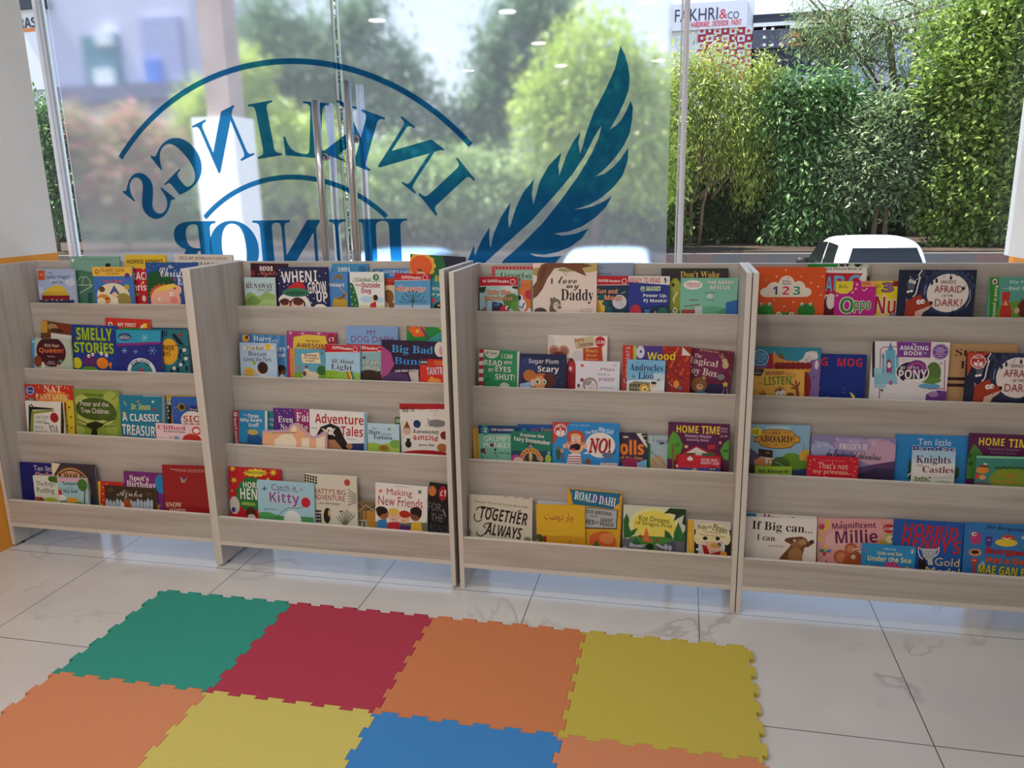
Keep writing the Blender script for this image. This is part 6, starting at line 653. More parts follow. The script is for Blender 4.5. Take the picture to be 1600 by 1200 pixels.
(3,3,0,0.024,0.1594,0.4126,0.1032,0.1659,1.56,5.5,0.0085,'picture_book',0,'ddaa3c','plain yellow book edge,far left,third tray,third unit',None,[('t','R','Fairytales',6,78,11.4,60.1,90,'f0d08a',None)]),
(3,3,1,0.0493,0.1476,0.4126,0.1516,0.1831,1.41,5.5,0.0085,'picture_book',0,'80c3ab','mint green early reader with a navy band and thin white title,third tray,third unit',None,[('p','1d3c74',[-2,-3,153,-4,152,31,-3,32]),('e','2f8c8c',25.4,18.7,16.1,19.3),('t','S','2',27,19,13.5,15.6,0,'f4f1ec',None),('t','S','STEP into READING',94,16,87.6,9.2,0,'f4f1ec',None),('t','R','GRUMPY',73,51,105.6,21.5,0,'f4f1ec',None),('t','R','MONKEY',72,76,105.7,20.0,0,'f4f1ec',None),('e','6c2c2c',50.8,76.0,7.9,7.4),('p','6c2c34',[5,92,22,87,28,112,11,106]),('l','22302c',2.6,[7,93,12,131]),('l','22302c',2.2,[63,94,65,111,76,127]),('l','22302c',1.9,[53,105,67,109]),('e','22302c',64.2,92.7,4.5,4.5),('t','S','BY MAX LANG',97,106,44.0,6.7,0,'22443c',None)]),
(3,3,0,0.1975,0.1594,0.4126,0.1389,0.1884,1.31,5.5,0.0085,'picture_book',0,'2358a2','blue book with an orange and yellow title behind,third tray,third unit',None,[('e','3f9ca0',25.4,22.6,9.6,8.8),('t','B','Who',67,19,31.5,9.5,0,'d9622c',None),('t','B','Eats',111,17,41.8,11.7,0,'e1ba3c',None)]),
(3,3,2,0.1766,0.1358,0.4126,0.1571,0.1694,1.16,5.5,0.0085,'picture_book',0,'207c68','dark green book with a fan tailed turkey,left of centre,third tray,third unit',None,[('p','174a58',[-1,74,156,72,155,157,-3,162]),('t','S','Frances the',82,15,89.2,13.1,-3,'f4f1ec',None),('t','S','Fairy Dressmaker',81,37,137.1,21.2,-6,'f4f1ec',None),('e','e29c4c',106.8,99.5,8.7,10.3),('e','e29c4c',104.4,88.1,8.7,10.3),('e','e29c4c',97.3,78.8,8.7,10.3),('e','e29c4c',86.7,72.8,8.8,10.3),('e','e29c4c',74.1,71.2,8.8,10.3),('e','e29c4c',61.6,74.2,8.8,10.3),('e','e29c4c',51.2,81.4,8.8,10.3),('e','e29c4c',44.4,91.7,8.8,10.3),('e','e29c4c',42.4,103.3,8.8,10.3),('e','b05a34',106.8,99.5,3.6,4.8),('e','b05a34',104.4,88.1,3.6,4.8),('e','b05a34',97.3,78.8,3.6,4.8),('e','b05a34',86.7,72.8,3.6,4.8),('e','b05a34',74.1,71.2,3.7,4.8),('e','b05a34',61.6,74.2,3.7,4.8),('e','b05a34',51.2,81.4,3.7,4.8),('e','b05a34',44.4,91.7,3.7,4.8),('e','b05a34',42.4,103.3,3.7,4.8),('e','1f4048',74.6,104.2,20.5,22.1),('e','ba7c3c',74.7,96.9,8.0,24.3),('e','e8d8a8',74.8,93.2,3.3,18.4),('e','8a9294',76.0,57.2,9.9,9.5),('p','2a2420',[65,57,64,42,72,48]),('p','2a2420',[86,56,88,42,80,48]),('e','b23c8c',19.5,105.3,22.8,16.3),('e','f1d2ba',26.8,111.7,19.1,13.3),('e','aac24c',140.9,102.0,11.6,16.1),('e','7ab0c8',144.0,80.0,5.8,8.0),('e','c8a07a',114.0,102.9,8.7,11.7),('e','8a5a34',52.5,112.3,5.9,8.9)]),
(3,3,2,0.334,0.1358,0.4126,0.2457,0.211,0.74,5.5,0.0085,'picture_book',0,'2c91da','bright blue book with a shouting red haired boy,centre,third tray,third unit',None,[('p','d14236',[-3,-2,70,-1,40,26,15,63,-3,93]),('e','c1352d',30.0,30.5,25.0,25.3),('l','f4f1ec',2.9,[52,30,51,37,48,43,43,48,37,52,30,53,23,52,17,49,12,44,9,38,8,31,9,24,12,18,17,13,23,9,30,8,37,9,43,12,48,17,51,23,52,30]),('p','f4f1ec',[15,30,29,34,29,51,15,46]),('p','f4f1ec',[44,29,31,34,31,51,44,46]),('e','f4f1ec',30.0,27.9,4.3,4.3),('t','S','BOOK & CO',30,16,31.5,8.7,0,'f4f1ec',None),('e','f1e9e1',176.6,81.5,54.2,47.5),('p','f1e9e1',[113,115,133,116,140,102]),('t','I','NO!',174,84,78.0,51.4,0,'a9272f','a9272f'),('t','S','The Boy',144,34,46.5,15.0,14,'dce9f5',None),('t','S','Who Said',197,26,53.8,18.5,-12,'dce9f5',None),('p','f1e4e0',[52,163,58,123,79,114,104,116,111,161]),('l','9c2c3c',3.2,[56,128,110,127]),('l','9c2c3c',3.2,[56,137,110,136]),('l','9c2c3c',3.2,[56,146,110,145]),('l','9c2c3c',3.2,[56,155,110,154]),('e','f1ba9a',45.7,88.9,7.2,9.4),('e','f1ba9a',122.6,87.8,6.4,10.1),('e','c9522c',86.4,51.3,32.6,22.4),('p','c9522c',[76,43,90,28,101,40]),('e','f1ba9a',85.7,79.1,32.7,38.4),('e','c9522c',61.5,61.2,8.6,15.9),('e','c9522c',111.2,63.0,7.1,14.4),('e','e88878',65.0,79.1,7.9,6.5),('e','e88878',109.5,78.2,7.8,6.5),('e','f4f1ec',76.4,61.4,6.8,7.2),('e','f4f1ec',97.0,61.4,6.7,7.2),('e','1c1618',77.1,62.1,2.5,2.5),('e','1c1618',97.8,62.1,2.5,2.5),('p','22151b',[61,101,68,85,90,77,105,84,101,102,79,105]),('e','c83a44',75.7,100.4,10.0,4.0),('e','e8a080',86.4,68.2,3.6,5.1),('e','2f5c4c',20.2,120.8,8.6,23.3),('e','8a6a4c',22.0,98.1,5.8,6.5),('e','5a6a78',35.6,127.4,7.2,18.2),('e','c89a7a',35.7,106.3,6.5,8.7),('e','6c7c9c',203.8,117.9,20.3,10.8),('l','3a4464',3.5,[222,115,233,96]),('l','3a4464',1.8,[193,111,192,125]),('l','3a4464',1.8,[200,111,200,125]),('l','3a4464',1.8,[208,111,207,124]),('l','3a4464',1.7,[216,110,215,124]),('l','6c7c9c',4.2,[193,128,193,141]),('l','6c7c9c',4.2,[210,128,212,140]),('e','8c5232',131.0,143.6,11.3,11.6),('p','ede5df',[178,147,238,146,238,170,178,172]),('t','S','FREE AUDIO',209,151,50.9,5.8,0,'b03a3a',None),('t','S','DOWNLOAD',208,158,47.4,4.3,0,'b03a3a',None),('t','R','Fran Lee   Betty Ball',102,10,67.2,7.2,0,'cfe4f4',None)]),
(3,3,1,0.5215,0.1476,0.4126,0.1592,0.1763,1.41,5.5,0.0085,'picture_book',0,'3c2c4e','dark purple book with rounded orange title,right of centre,third tray,third unit',None,[('p','e9e5e1',[120,1,161,-2,161,59]),('p','2a2a30',[137,2,161,0,161,46]),('l','e9e5e1',2.4,[143,12,155,9]),('l','e9e5e1',2.4,[149,25,157,28]),('e','c8b8a0',81.9,15.4,10.9,4.4),('t','S','Trolls',78,54,138.4,53.3,0,'f28c3c','a8501c'),('t','S','Book of the Film',81,92,124.6,12.6,-2,'e29c5c',None),('e','a22c5c',97.6,116.9,30.4,25.2),('p','7cbada',[123,110,158,96,158,153,123,154]),('e','5a8aa8',60.9,99.1,2.4,2.5),('e','5a8aa8',67.0,106.8,2.4,2.5),('e','5a8aa8',60.9,114.9,2.5,2.5),('e','5a8aa8',70.1,120.9,2.4,2.5),('e','5a8aa8',76.2,108.1,2.4,2.5),('e','5a8aa8',82.3,117.4,2.4,2.5)]),
(3,3,0,0.681,0.1594,0.4126,0.0881,0.1677,1.48,5.5,0.0085,'picture_book',0,'abc6ce','grey blue book with a scribbled beige creature,third tray,third unit',None,[('e','c9ddd8',7.3,18.6,9.0,18.7),('t','B','Fungus',51,18,62.3,17.4,0,'3c3c74','e8ecf4'),('p','3c3c74',[52,20,55,24,64,21,59,25,70,25,59,27,68,30,57,29,59,33,52,30,46,33,48,29,37,31,45,28,35,26,46,26,41,22,50,24]),('e','caae8a',37.6,111.7,30.1,40.9),('l','4a3a2a',1.5,[12,62,28,71,47,86,68,114]),('l','4a3a2a',1.5,[19,87,29,99,33,112]),('l','4a3a2a',1.5,[12,59,16,57,19,62,24,57]),('p','307c3c',[-2,28,11,28,11,144,-2,144])]),
(3,3,1,0.7508,0.1476,0.4126,0.2137,0.2246,0.0,5.5,0.0085,'picture_book',0,'5e1d4e','plum book with yellow capital title and two trees,right end,third tray,third unit',None,[('p','5ca23c',[-2,100,5,56,18,31,38,48,53,81,46,116,26,139,-1,131]),('p','4a8a30',[24,77,41,73,45,88,27,92]),('l','8a5a3c',6.5,[19,80,21,173]),('p','5ca23c',[183,96,196,68,216,52,219,131,196,126]),('p','3a6a2a',[189,96,211,89,209,101]),('t','S','HOME',68,23,76.7,27.0,0,'f1d33c',None),('t','S','TIME',149,23,65.0,28.0,0,'f1d33c',None),('t','S','Nursery Rhyme',106,48,90.7,15.3,0,'d9b2d9',None),('t','S','Activity Book',105,62,78.2,11.7,0,'d9b2d9',None),('t','S','GREAT',195,16,24.2,7.3,0,'c8a8d0',None),('t','S','VALUE',195,26,21.6,7.3,0,'c8a8d0',None),('t','R','£1.99',195,43,23.1,7.3,0,'e8dce8',None),('p','f1c8a0',[183,61,185,65,189,67,185,69,183,74,181,69,177,68,181,65]),('e','e0b090',65.5,86.9,7.1,6.2),('p','c82a3a',[140,77,167,74,165,91,142,94]),('p','aa212f',[30,120,101,81,186,114,189,182,32,191]),('p','e9e5e1',[53,118,101,87,159,115]),('p','7a5a3a',[59,110,99,108,99,119,59,121]),('p','4a7a5a',[121,108,164,106,165,117,121,120]),('e','f0c8b0',35.2,159.8,5.4,6.2)]),
(3,3,3,0.7901,0.124,0.4126,0.1466,0.1131,0.0,5.5,0.0085,'picture_book',0,'c92536','small red book low in front of the plum book,third tray,third unit',None,[('e','ede4e4',40.6,12.0,10.5,6.8),('p','ede4e4',[29,11,40,2,52,10]),('t','S','red house',42,29,42.4,6.1,0,'8a1a2a',None),('t','S','GOOD BAD,',108,13,58.5,11.0,0,'e9d2de',None),('t','S','HAPPY SAD',110,24,62.0,10.4,0,'e9d2de',None),('p','2b4ca2',[-1,47,149,40,150,68,0,77]),('e','1c2a5a',120.5,49.3,17.4,12.3),('t','S','A BIG DAY',120,45,23.2,5.5,0,'f4f1ec',None),('e','c8a88a',58.1,52.2,8.8,8.0)]),
(3,4,1,0.0236,0.0548,0.1413,0.2438,0.2089,0.0,5.5,0.0085,'picture_book',0,'dad4c2','large cream hardback with brush lettered title,leftmost,bottom tray,third unit',None,[('l','4a3c30',3.6,[135,0,151,0]),('l','4a3c30',3.6,[176,0,190,0]),('l','4a3c30',3.5,[204,0,233,1]),('p','bdb6a4',[0,-4,9,-5,8,199,-1,200]),('e','8a8672',3.7,147.9,5.7,10.6),('t','I','Tamara Wynne & Lucia Masciullo',125,31,205.1,12.8,-3,'6a5c4c',None),('t','J','TOGETHER',135,75,180.9,48.3,-5,'2b201d',None),('l','2b201d',4.5,[30,59,37,48,55,44,75,48,101,48]),('l','2b201d',4.0,[51,94,36,104,26,100,20,88,24,73]),('l','2b201d',3.6,[188,54,202,49]),('t','J','ALWAYS',135,134,140.2,45.3,-5,'2b201d',None),('l','2b201d',4.4,[91,105,67,109,56,120,67,127]),('l','2b201d',4.4,[87,111,62,150,46,160,32,154,31,143]),('e','8a8672',226.3,157.6,13.4,8.1)]),
(3,4,0,0.2833,0.0666,0.1413,0.127,0.1947,0.0,5.5,0.0085,'picture_book',0,'caced9','thin pale grey pages showing above the yellow book,bottom tray,third unit',None,[]),
(3,4,2,0.2886,0.043,0.1413,0.1797,0.1912,1.56,5.5,0.0085,'picture_book',0,'e3b62a','yellow book with a red script title,left of centre,bottom tray,third unit',None,[('p','d69c22',[-11,116,182,115,181,186,-13,197]),('t','U','ﺖﺳود رﺎﭼ',85,47,107.2,40.2,0,'b22c3c',None),('e','4c4c24',8.3,129.5,17.2,16.8),('e','8aa03c',-1.7,140.0,9.4,10.4),('e','8c2c1c',30.2,130.4,7.0,12.8),('l','2a2a1a',1.5,[119,142,128,130]),('l','2a2a1a',1.5,[126,144,128,136]),('l','c89a20',1.2,[5,96,67,99]),('l','c89a20',1.2,[59,121,152,109])]),
(3,4,1,0.3919,0.0548,0.146,0.199,0.2495,-1.35,5.5,0.0085,'picture_book',0,'e1aa2c','yellow and blue activity book with a big peach,centre,bottom tray,third unit',None,[('p','207092',[5,1,198,2,188,21,192,36,168,63,69,59,23,57,15,36,17,24]),('e','2a90a8',60.1,24.2,22.8,14.1),('e','3a5aa8',117.0,27.0,30.1,14.0),('t','B','ROALD DAHL',105,30,157.3,32.7,-6,'f4f1ec',None),('p','2c3a2c',[27,63,187,64,185,137,30,148]),('p','b6babe',[31,66,183,66,182,133,34,143]),('t','S','CREATIVE WRITING',99,80,128.3,13.3,-2,'22313b',None),('t','R','with',100,94,25.4,10.2,0,'22313b',None),('t','S','JAMES',70,120,64.2,23.2,-2,'22201e',None),('t','S','AND THE',112,118,15.2,11.0,0,'22201e',None),('t','S','GIANT',147,106,44.5,14.1,0,'22201e',None),('t','S','PEACH',148,122,46.1,14.9,0,'22201e',None),('e','d9682e',135.8,186.3,49.9,36.4),('e','e68a4a',149.7,175.0,26.5,19.7),('p','3f6c2c',[94,214,109,193,116,184,120,196,133,218,95,222]),('l','3a2a22',1.5,[184,17,192,21]),('l','3a2a22',1.5,[193,26,199,31]),('l','3a2a22',1.5,[202,36,205,40]),('l','3a2a22',1.5,[193,47,199,51]),('l','3a2a22',1.5,[202,56,206,60]),('l','3a2a22',1.5,[192,67,199,71]),('l','3a2a22',1.5,[201,76,206,81]),('l','3a2a22',1.5,[191,87,199,91]),('l','3a2a22',1.5,[200,97,206,101]),('l','3a2a22',1.5,[130,149,134,155]),('l','3a2a22',1.5,[137,152,141,154]),('l','3a2a22',1.5,[143,148,148,153]),('l','3a2a22',1.5,[150,151,155,153]),('l','3a2a22',1.5,[157,147,162,152]),('l','3a2a22',1.5,[164,149,168,152])]),
(3,4,1,0.6019,0.0548,0.1413,0.2199,0.2048,0.0,5.5,0.0085,'picture_book',0,'d8dac6','green jungle book with a glowing yellow moon and temple,bottom tray,third unit',None,[('e','ece9a8',109.3,66.9,90.0,64.2),('e','f1e164',110.8,68.3,76.0,53.7),('p','508c3c',[22,118,65,108,108,109,153,108,187,118,189,171,24,185]),('p','6c6c7a',[-2,123,31,124,57,149,109,160,170,125,226,115,228,180,0,199]),('p','5a5a68',[131,140,187,118,194,177,121,183]),('p','e8723c',[73,128,77,99,80,85,83,75,86,85,91,98,95,132]),('p','e8723c',[97,131,101,111,107,131]),('p','2b6c36',[3,123,1,54,12,29,22,53,20,73,27,94,53,81,42,105,25,118]),('p','2f7240',[31,145,45,117,57,128,66,142]),('p','30723a',[181,121,180,92,195,49,207,78,211,92,222,74,223,121]),('p','2b6436',[149,109,148,82,164,90,181,115]),('l','1c4a28',1.1,[195,52,195,117]),('l','1c4a28',1.1,[12,32,16,116]),('p','1d3c26',[144,21,164,0,221,-1,223,63,208,54,214,22,195,34,178,49,185,23,164,19]),('t','R','Krit Dreams',110,45,107.8,19.0,-3,'38481a',None),('t','R','of Dragon Fruit',110,65,128.8,19.6,-3,'38481a',None),('e','b8302c',62.2,112.3,5.4,6.3),('e','b8302c',120.8,121.6,5.4,5.7),('p','babccb',[23,154,28,136,43,145,86,141,69,154]),('p','babccb',[114,138,125,134,154,147,143,154]),('e','babccb',154.0,145.7,7.3,11.4),('e','babccb',168.2,147.6,6.8,10.2),('e','a8aab8',8.8,158.6,8.7,5.4),('e','1c3a28',97.4,148.7,14.2,12.0)]),
(3,4,2,0.8301,0.043,0.1413,0.1474,0.1713,0.0,5.5,0.0085,'picture_book',0,'dad2ca','small book with yellow spine and blonde pirate girl,bottom tray,third unit',None,[('p','e1b23c',[-2,-2,21,-4,27,145,3,147]),('t','R','picture books',11,85,7.5,73.8,90,'f0d890',None),('p','1b2125',[23,34,38,32,39,138,26,139]),('p','1b2125',[130,28,149,28,154,135,129,131]),('e','ebe3b6',85.9,40.1,58.5,33.7),('e','ebe3b6',38.7,64.2,15.2,23.5),('e','ebe3b6',134.4,59.8,13.6,23.4),('e','ebbba2',85.1,93.0,24.7,30.9),('p','ebe3b6',[55,66,113,63,116,73,53,75]),('t','B','Polly',51,26,33.5,18.7,2,'2b2b23',None),('t','B','and the',76,20,13.1,11.7,0,'2b2b23',None),('t','B','Pirates',111,25,50.6,25.6,-12,'2b2b23',None),('t','R','Tony Bradman',83,41,62.9,9.6,-3,'a9572f',None),('t','R','illustrated by Jan Lewis',86,53,86.0,8.8,-3,'a9572f',None),('e','161618',61.2,63.6,8.0,6.8),('e','161618',103.9,61.6,7.6,6.7),('p','a91d27',[51,88,67,91,79,120,117,105,115,132,63,136]),('e','d0a03c',98.6,87.5,19.1,8.8),('e','e8a03c',125.7,116.2,12.0,10.0),('l','f4f1ec',4.4,[36,109,48,96]),('e','f4f1ec',34.6,106.4,3.9,4.1),('l','f4f1ec',3.8,[116,79,130,95]),('l','7a2a22',1.1,[82,109,89,111,95,107]),('e','4a6a9a',110.7,82.2,6.6,6.4)]),
(4,1,0,0.2153,0.3339,0.9463,0.206,0.2384,0.0,4.0,0.0085,'picture_book',0,'208c3c','green and black patterned book standing behind,left of centre,top tray,fourth unit',None,[('p','cad2ba',[99,-6,211,-5,218,92,105,93]),('e','2a2a26',113.6,3.6,8.7,5.5),('p','1c1c1a',[122,-2,139,-1,131,10]),('p','1c1c1a',[151,-2,180,-1,166,13,157,7]),('l','2a2a26',1.7,[204,7,204,10,202,13,200,15,196,17,192,18,188,17,185,15,182,13,180,10,179,7,179,3,181,0,184,-2,187,-4,191,-4,195,-4,198,-2,201,0,203,3,204,7]),('l','1c1c1a',2.3,[201,16,207,61]),('e','1c1c1a',203.1,49.2,4.6,9.2)]),
(4,1,1,0.2386,0.3236,0.9463,0.1707,0.2289,0.0,4.0,0.0085,'picture_book',0,'f1ebe1','white alphabet book with red panel and pale blue letters,top tray,fourth unit',None,[('p','c81d36',[3,19,107,21,159,22,146,39,157,57,160,95,7,96]),('t','S','My first Picture Book of',83,7,143.0,10.7,0,'2b2327',None),('t','S','A',49,59,23.9,52.3,0,'71b6de',None),('t','S','B',83,57,35.4,55.2,0,'71b6de',None),('t','S','C',132,54,40.3,54.4,0,'71b6de',None),('p','5a1c26',[43,101,68,131,77,181,12,182]),('e','e8e4dc',58.3,119.1,14.6,27.9)]),
(4,1,2,0.0348,0.3133,0.9463,0.2392,0.2296,0.0,4.0,0.0095,'board_book',11,'e3581f','orange board book with frogs and the numbers 1 2 3,top tray,fourth unit',None,[('e','f1e4d2',44.1,88.7,22.8,16.9),('e','f1e4d2',69.0,76.0,26.8,23.7),('e','f1e4d2',109.8,58.4,26.7,28.5),('e','f1e4d2',150.7,76.1,23.6,27.9),('e','f1e4d2',173.5,87.7,21.2,16.7),('p','f1e4d2',[43,74,173,74,175,104,45,106]),('t','S','1',72,82,14.3,29.6,0,'2f3b8c',None),('t','S','2',108,82,23.2,29.5,0,'d9315c',None),('t','S','3',145,82,23.4,30.0,0,'2b8c7a',None),('t','S','Baby',109,50,25.2,8.4,0,'5c4c4c',None),('t','S','Touch',110,58,30.3,7.4,0,'5c4c4c',None),('p','8a7a7a',[114,34,116,37,118,37,116,39,117,41,115,40,113,41,113,39,111,37,114,37]),('e','f8c49c',36.1,45.8,3.0,3.1),('e','f8c49c',74.3,33.2,3.0,3.1),('e','f8c49c',104.3,10.0,3.0,3.1),('e','f8c49c',158.1,33.0,2.9,3.1),('e','f8c49c',192.2,54.9,2.9,3.1),('e','f8c49c',215.7,67.1,2.9,3.1),('e','f8c49c',225.4,97.2,2.9,3.1),('e','f8c49c',69.5,115.6,3.0,3.1),('e','f8c49c',135.5,122.8,3.0,3.1),('e','f8c49c',105.0,138.0,3.0,3.1),('e','f8c49c',228.9,32.7,2.9,3.1),('e','2f8c2c',41.3,155.1,29.5,22.7),('e','2f8c2c',28.4,136.4,9.0,9.4),('e','2f8c2c',56.1,136.1,9.0,9.4),('e','217a2c',180.1,154.0,30.1,24.3),('e','217a2c',166.1,134.9,9.5,10.0),('e','217a2c',193.8,134.6,9.4,9.9),('e','2f8c2c',109.8,173.0,38.7,13.8),('e','2f8c2c',87.8,165.2,10.2,9.4),('e','2f8c2c',131.5,165.8,10.1,9.4),('e','f4eee0',27.2,130.7,5.7,6.0),('e','f4eee0',55.8,130.4,5.7,6.0),('e','f4eee0',165.2,129.6,5.6,5.9),('e','f4eee0',193.5,129.0,5.6,5.9),('e','f4eee0',87.8,164.5,8.1,7.5),('e','f4eee0',131.5,165.2,8.0,7.5),('e','1c1c1a',27.9,131.7,2.7,2.8),('e','1c1c1a',56.4,131.4,2.7,2.8),('e','1c1c1a',165.8,130.5,2.7,2.8),('e','1c1c1a',194.1,129.9,2.6,2.8),('e','1c1c1a',88.4,165.1,2.7,2.8),('e','1c1c1a',132.1,165.8,2.7,2.8)]),
(4,1,2,0.3082,0.3133,0.9463,0.1319,0.1812,0.0,4.0,0.0085,'picture_book',0,'c8218c','magenta book with a yellow corner and green title letters,centre,top tray,fourth unit',None,[('p','f1da3c',[-2,-2,58,-2,56,28,40,43,20,44,1,37]),('t','C','Letts',24,17,30.9,13.8,0,'3c3c24',None),('p','f1a262',[84,-2,135,-3,136,18,85,19]),('t','S','SEN',100,8,23.4,9.1,0,'a12c2c',None),('e','f4b8a0',69.9,11.2,4.0,4.3),('e','f4b8a0',66.6,26.5,4.0,4.3),('e','f4b8a0',57.3,38.7,4.0,4.3),('e','f4b8a0',7.4,49.8,4.1,4.3),('l','f4f1ec',2.6,[88,28,94,34,105,23]),('t','S','O',41,84,45.1,54.5,0,'3f8c3c','f4f1ec'),('t','S','ppo',92,89,54.6,39.9,0,'3f8c3c','f4f1ec')]),
(4,1,1,0.4236,0.3236,0.9463,0.1348,0.1812,0.0,4.0,0.0085,'picture_book',0,'f1d62c','yellow number book with a red white edged title,centre,top tray,fourth unit',None,[('t','C','Letts',22,17,28.8,13.7,0,'3c3c24',None),('t','S','3',57,22,34.1,31.9,0,'9c6cb2','5a2a3a'),('p','a81c2a',[73,0,95,0,97,18,74,18]),('t','S','5',10,48,13.7,32.7,0,'3c9cda',None),('t','S','Num',79,84,119.3,61.1,0,'ba212f','f4f1ec'),('e','8a8a8a',84.4,121.3,17.0,12.3),('l','8a6a2a',1.1,[29,33,32,42])]),
(4,1,2,0.5124,0.3133,0.9463,0.2424,0.2205,0.0,4.0,0.0085,'picture_book',0,'1d2542','night blue book with a wary fox beside a full moon,top tray,fourth unit',None,[('e','2a3558',154.0,75.3,82.9,78.6),('e','f0e6e0',157.1,78.4,65.8,65.4),('e','3a4668',79.5,10.1,4.3,7.5),('e','3a4668',86.4,24.1,4.3,7.5),('e','3a4668',74.3,17.9,4.4,7.5),('e','3a4668',108.4,10.1,4.3,7.5),('e','3a4668',117.4,14.7,4.3,7.5),('e','3a4668',131.1,5.4,4.3,7.5),('e','3a4668',148.4,6.9,4.3,7.5),('e','3a4668',165.5,5.3,4.3,7.4),('e','3a4668',180.4,13.0,4.3,7.4),('e','3a4668',197.2,9.9,4.3,7.4),('e','3a4668',214.8,16.0,4.3,7.4),('e','3a4668',229.8,25.2,4.3,7.4),('e','3a4668',222.9,43.8,4.3,7.5),('e','3a4668',235.1,53.0,4.3,7.5),('e','3a4668',207.1,25.3,4.3,7.4),('l','1c2440',1.7,[103,54,105,35,119,29]),('l','1c2440',1.7,[160,7,163,29]),('l','1c2440',1.4,[139,29,144,18]),('l','1c2440',1.4,[208,69,211,50]),('e','1c2440',119.1,36.5,3.5,8.1),('e','1c2440',105.3,44.3,4.0,6.9),('e','1c2440',163.0,27.0,4.0,6.2),('e','1c2440',204.5,62.5,3.4,6.2),('l','f4f1ec',3.8,[71,1,61,19,67,26,62,48,57,82,48,92]),('l','f4f1ec',2.3,[55,34,65,26]),('e','5c6274',39.5,50.3,12.3,23.9),('e','f4f1ec',37.4,38.4,5.8,6.3),('e','f4f1ec',48.5,42.1,5.8,6.3),('e','1c1c24',38.6,39.0,2.0,2.2),('e','1c1c24',47.6,42.7,2.0,2.2),('e','f4f1ec',31.9,74.6,5.3,4.4),('e','f4f1ec',42.0,72.3,5.3,4.4),('l','f4f1ec',1.5,[36,29,34,20]),('p','aa3820',[24,165,28,127,25,94,36,105,45,96,62,89,71,82,77,95,93,105,113,109,111,121,89,136,80,164]),('p','dcb8a8',[56,165,60,142,83,131,111,120,101,134,84,145,77,164]),('p','8a8a96',[25,94,34,103,29,109]),('e','f4f1ec',68.2,109.9,7.6,8.2),('e','f4f1ec',80.4,107.9,7.0,8.2),('e','1c1618',70.3,109.9,2.0,2.5),('e','1c1618',82.4,108.5,2.0,2.5),('e','1a1416',107.7,111.7,4.9,5.0),('l','6a2a1c',1.5,[63,136,77,131,89,132]),('t','R',"WHO'S",156,41,47.7,12.5,0,'5c2c36',None),('t','R','AFRAID',158,65,88.5,23.8,0,'a12c36',None),('t','R','OF THE',157,87,33.4,8.8,0,'5c2c36',None),('t','R','DARK?',162,111,85.9,25.1,0,'a12c36',None),('p','141a30',[169,157,176,135,187,156]),('l','c8cce0',1.7,[84,85,84,69,87,52]),('l','c8cce0',1.7,[218,125,228,100,226,65])]),
(4,1,1,0.8001,0.3236,0.9463,0.1804,0.1944,0.0,4.0,0.0085,'picture_book',0,'5eaa9c','reader with a green spine and a red hen,right end,top tray,fourth unit',None,[('p','3f8c2c',[-2,-3,27,-3,42,161,12,162]),('e','6c9c3c',114.8,122.8,94.4,46.8),('e','f4f1ec',15.6,13.8,7.6,9.3),('e','8a2a2a',15.7,14.4,4.5,5.6),('t','S','Read it yourself',22,88,13.0,121.8,-90,'f4f1ec',None),('t','S','Sly Fox',95,16,69.1,12.3,0,'d9ede5',None),('t','R','and',49,36,14.6,4.6,0,'d9ede5',None),('t','S','Red Hen',98,36,73.0,13.6,0,'d9ede5',None),('p','c93428',[42,161,41,111,46,80,63,80,74,111,82,161]),('e','c93428',53.8,70.7,11.8,13.7),('e','c93428',44.5,55.3,3.4,8.1),('e','c93428',50.7,55.3,3.4,8.1),('e','c93428',56.8,55.2,3.4,8.1),('e','c93428',63.0,55.2,3.4,8.1),('p','e9a474',[47,93,54,74,64,94]),('e','6c2c1e',113.0,104.2,21.2,28.6),('p','6c2c1e',[99,70,108,86,122,79]),('e','d8b8a0',91.2,110.7,8.4,10.6)]),
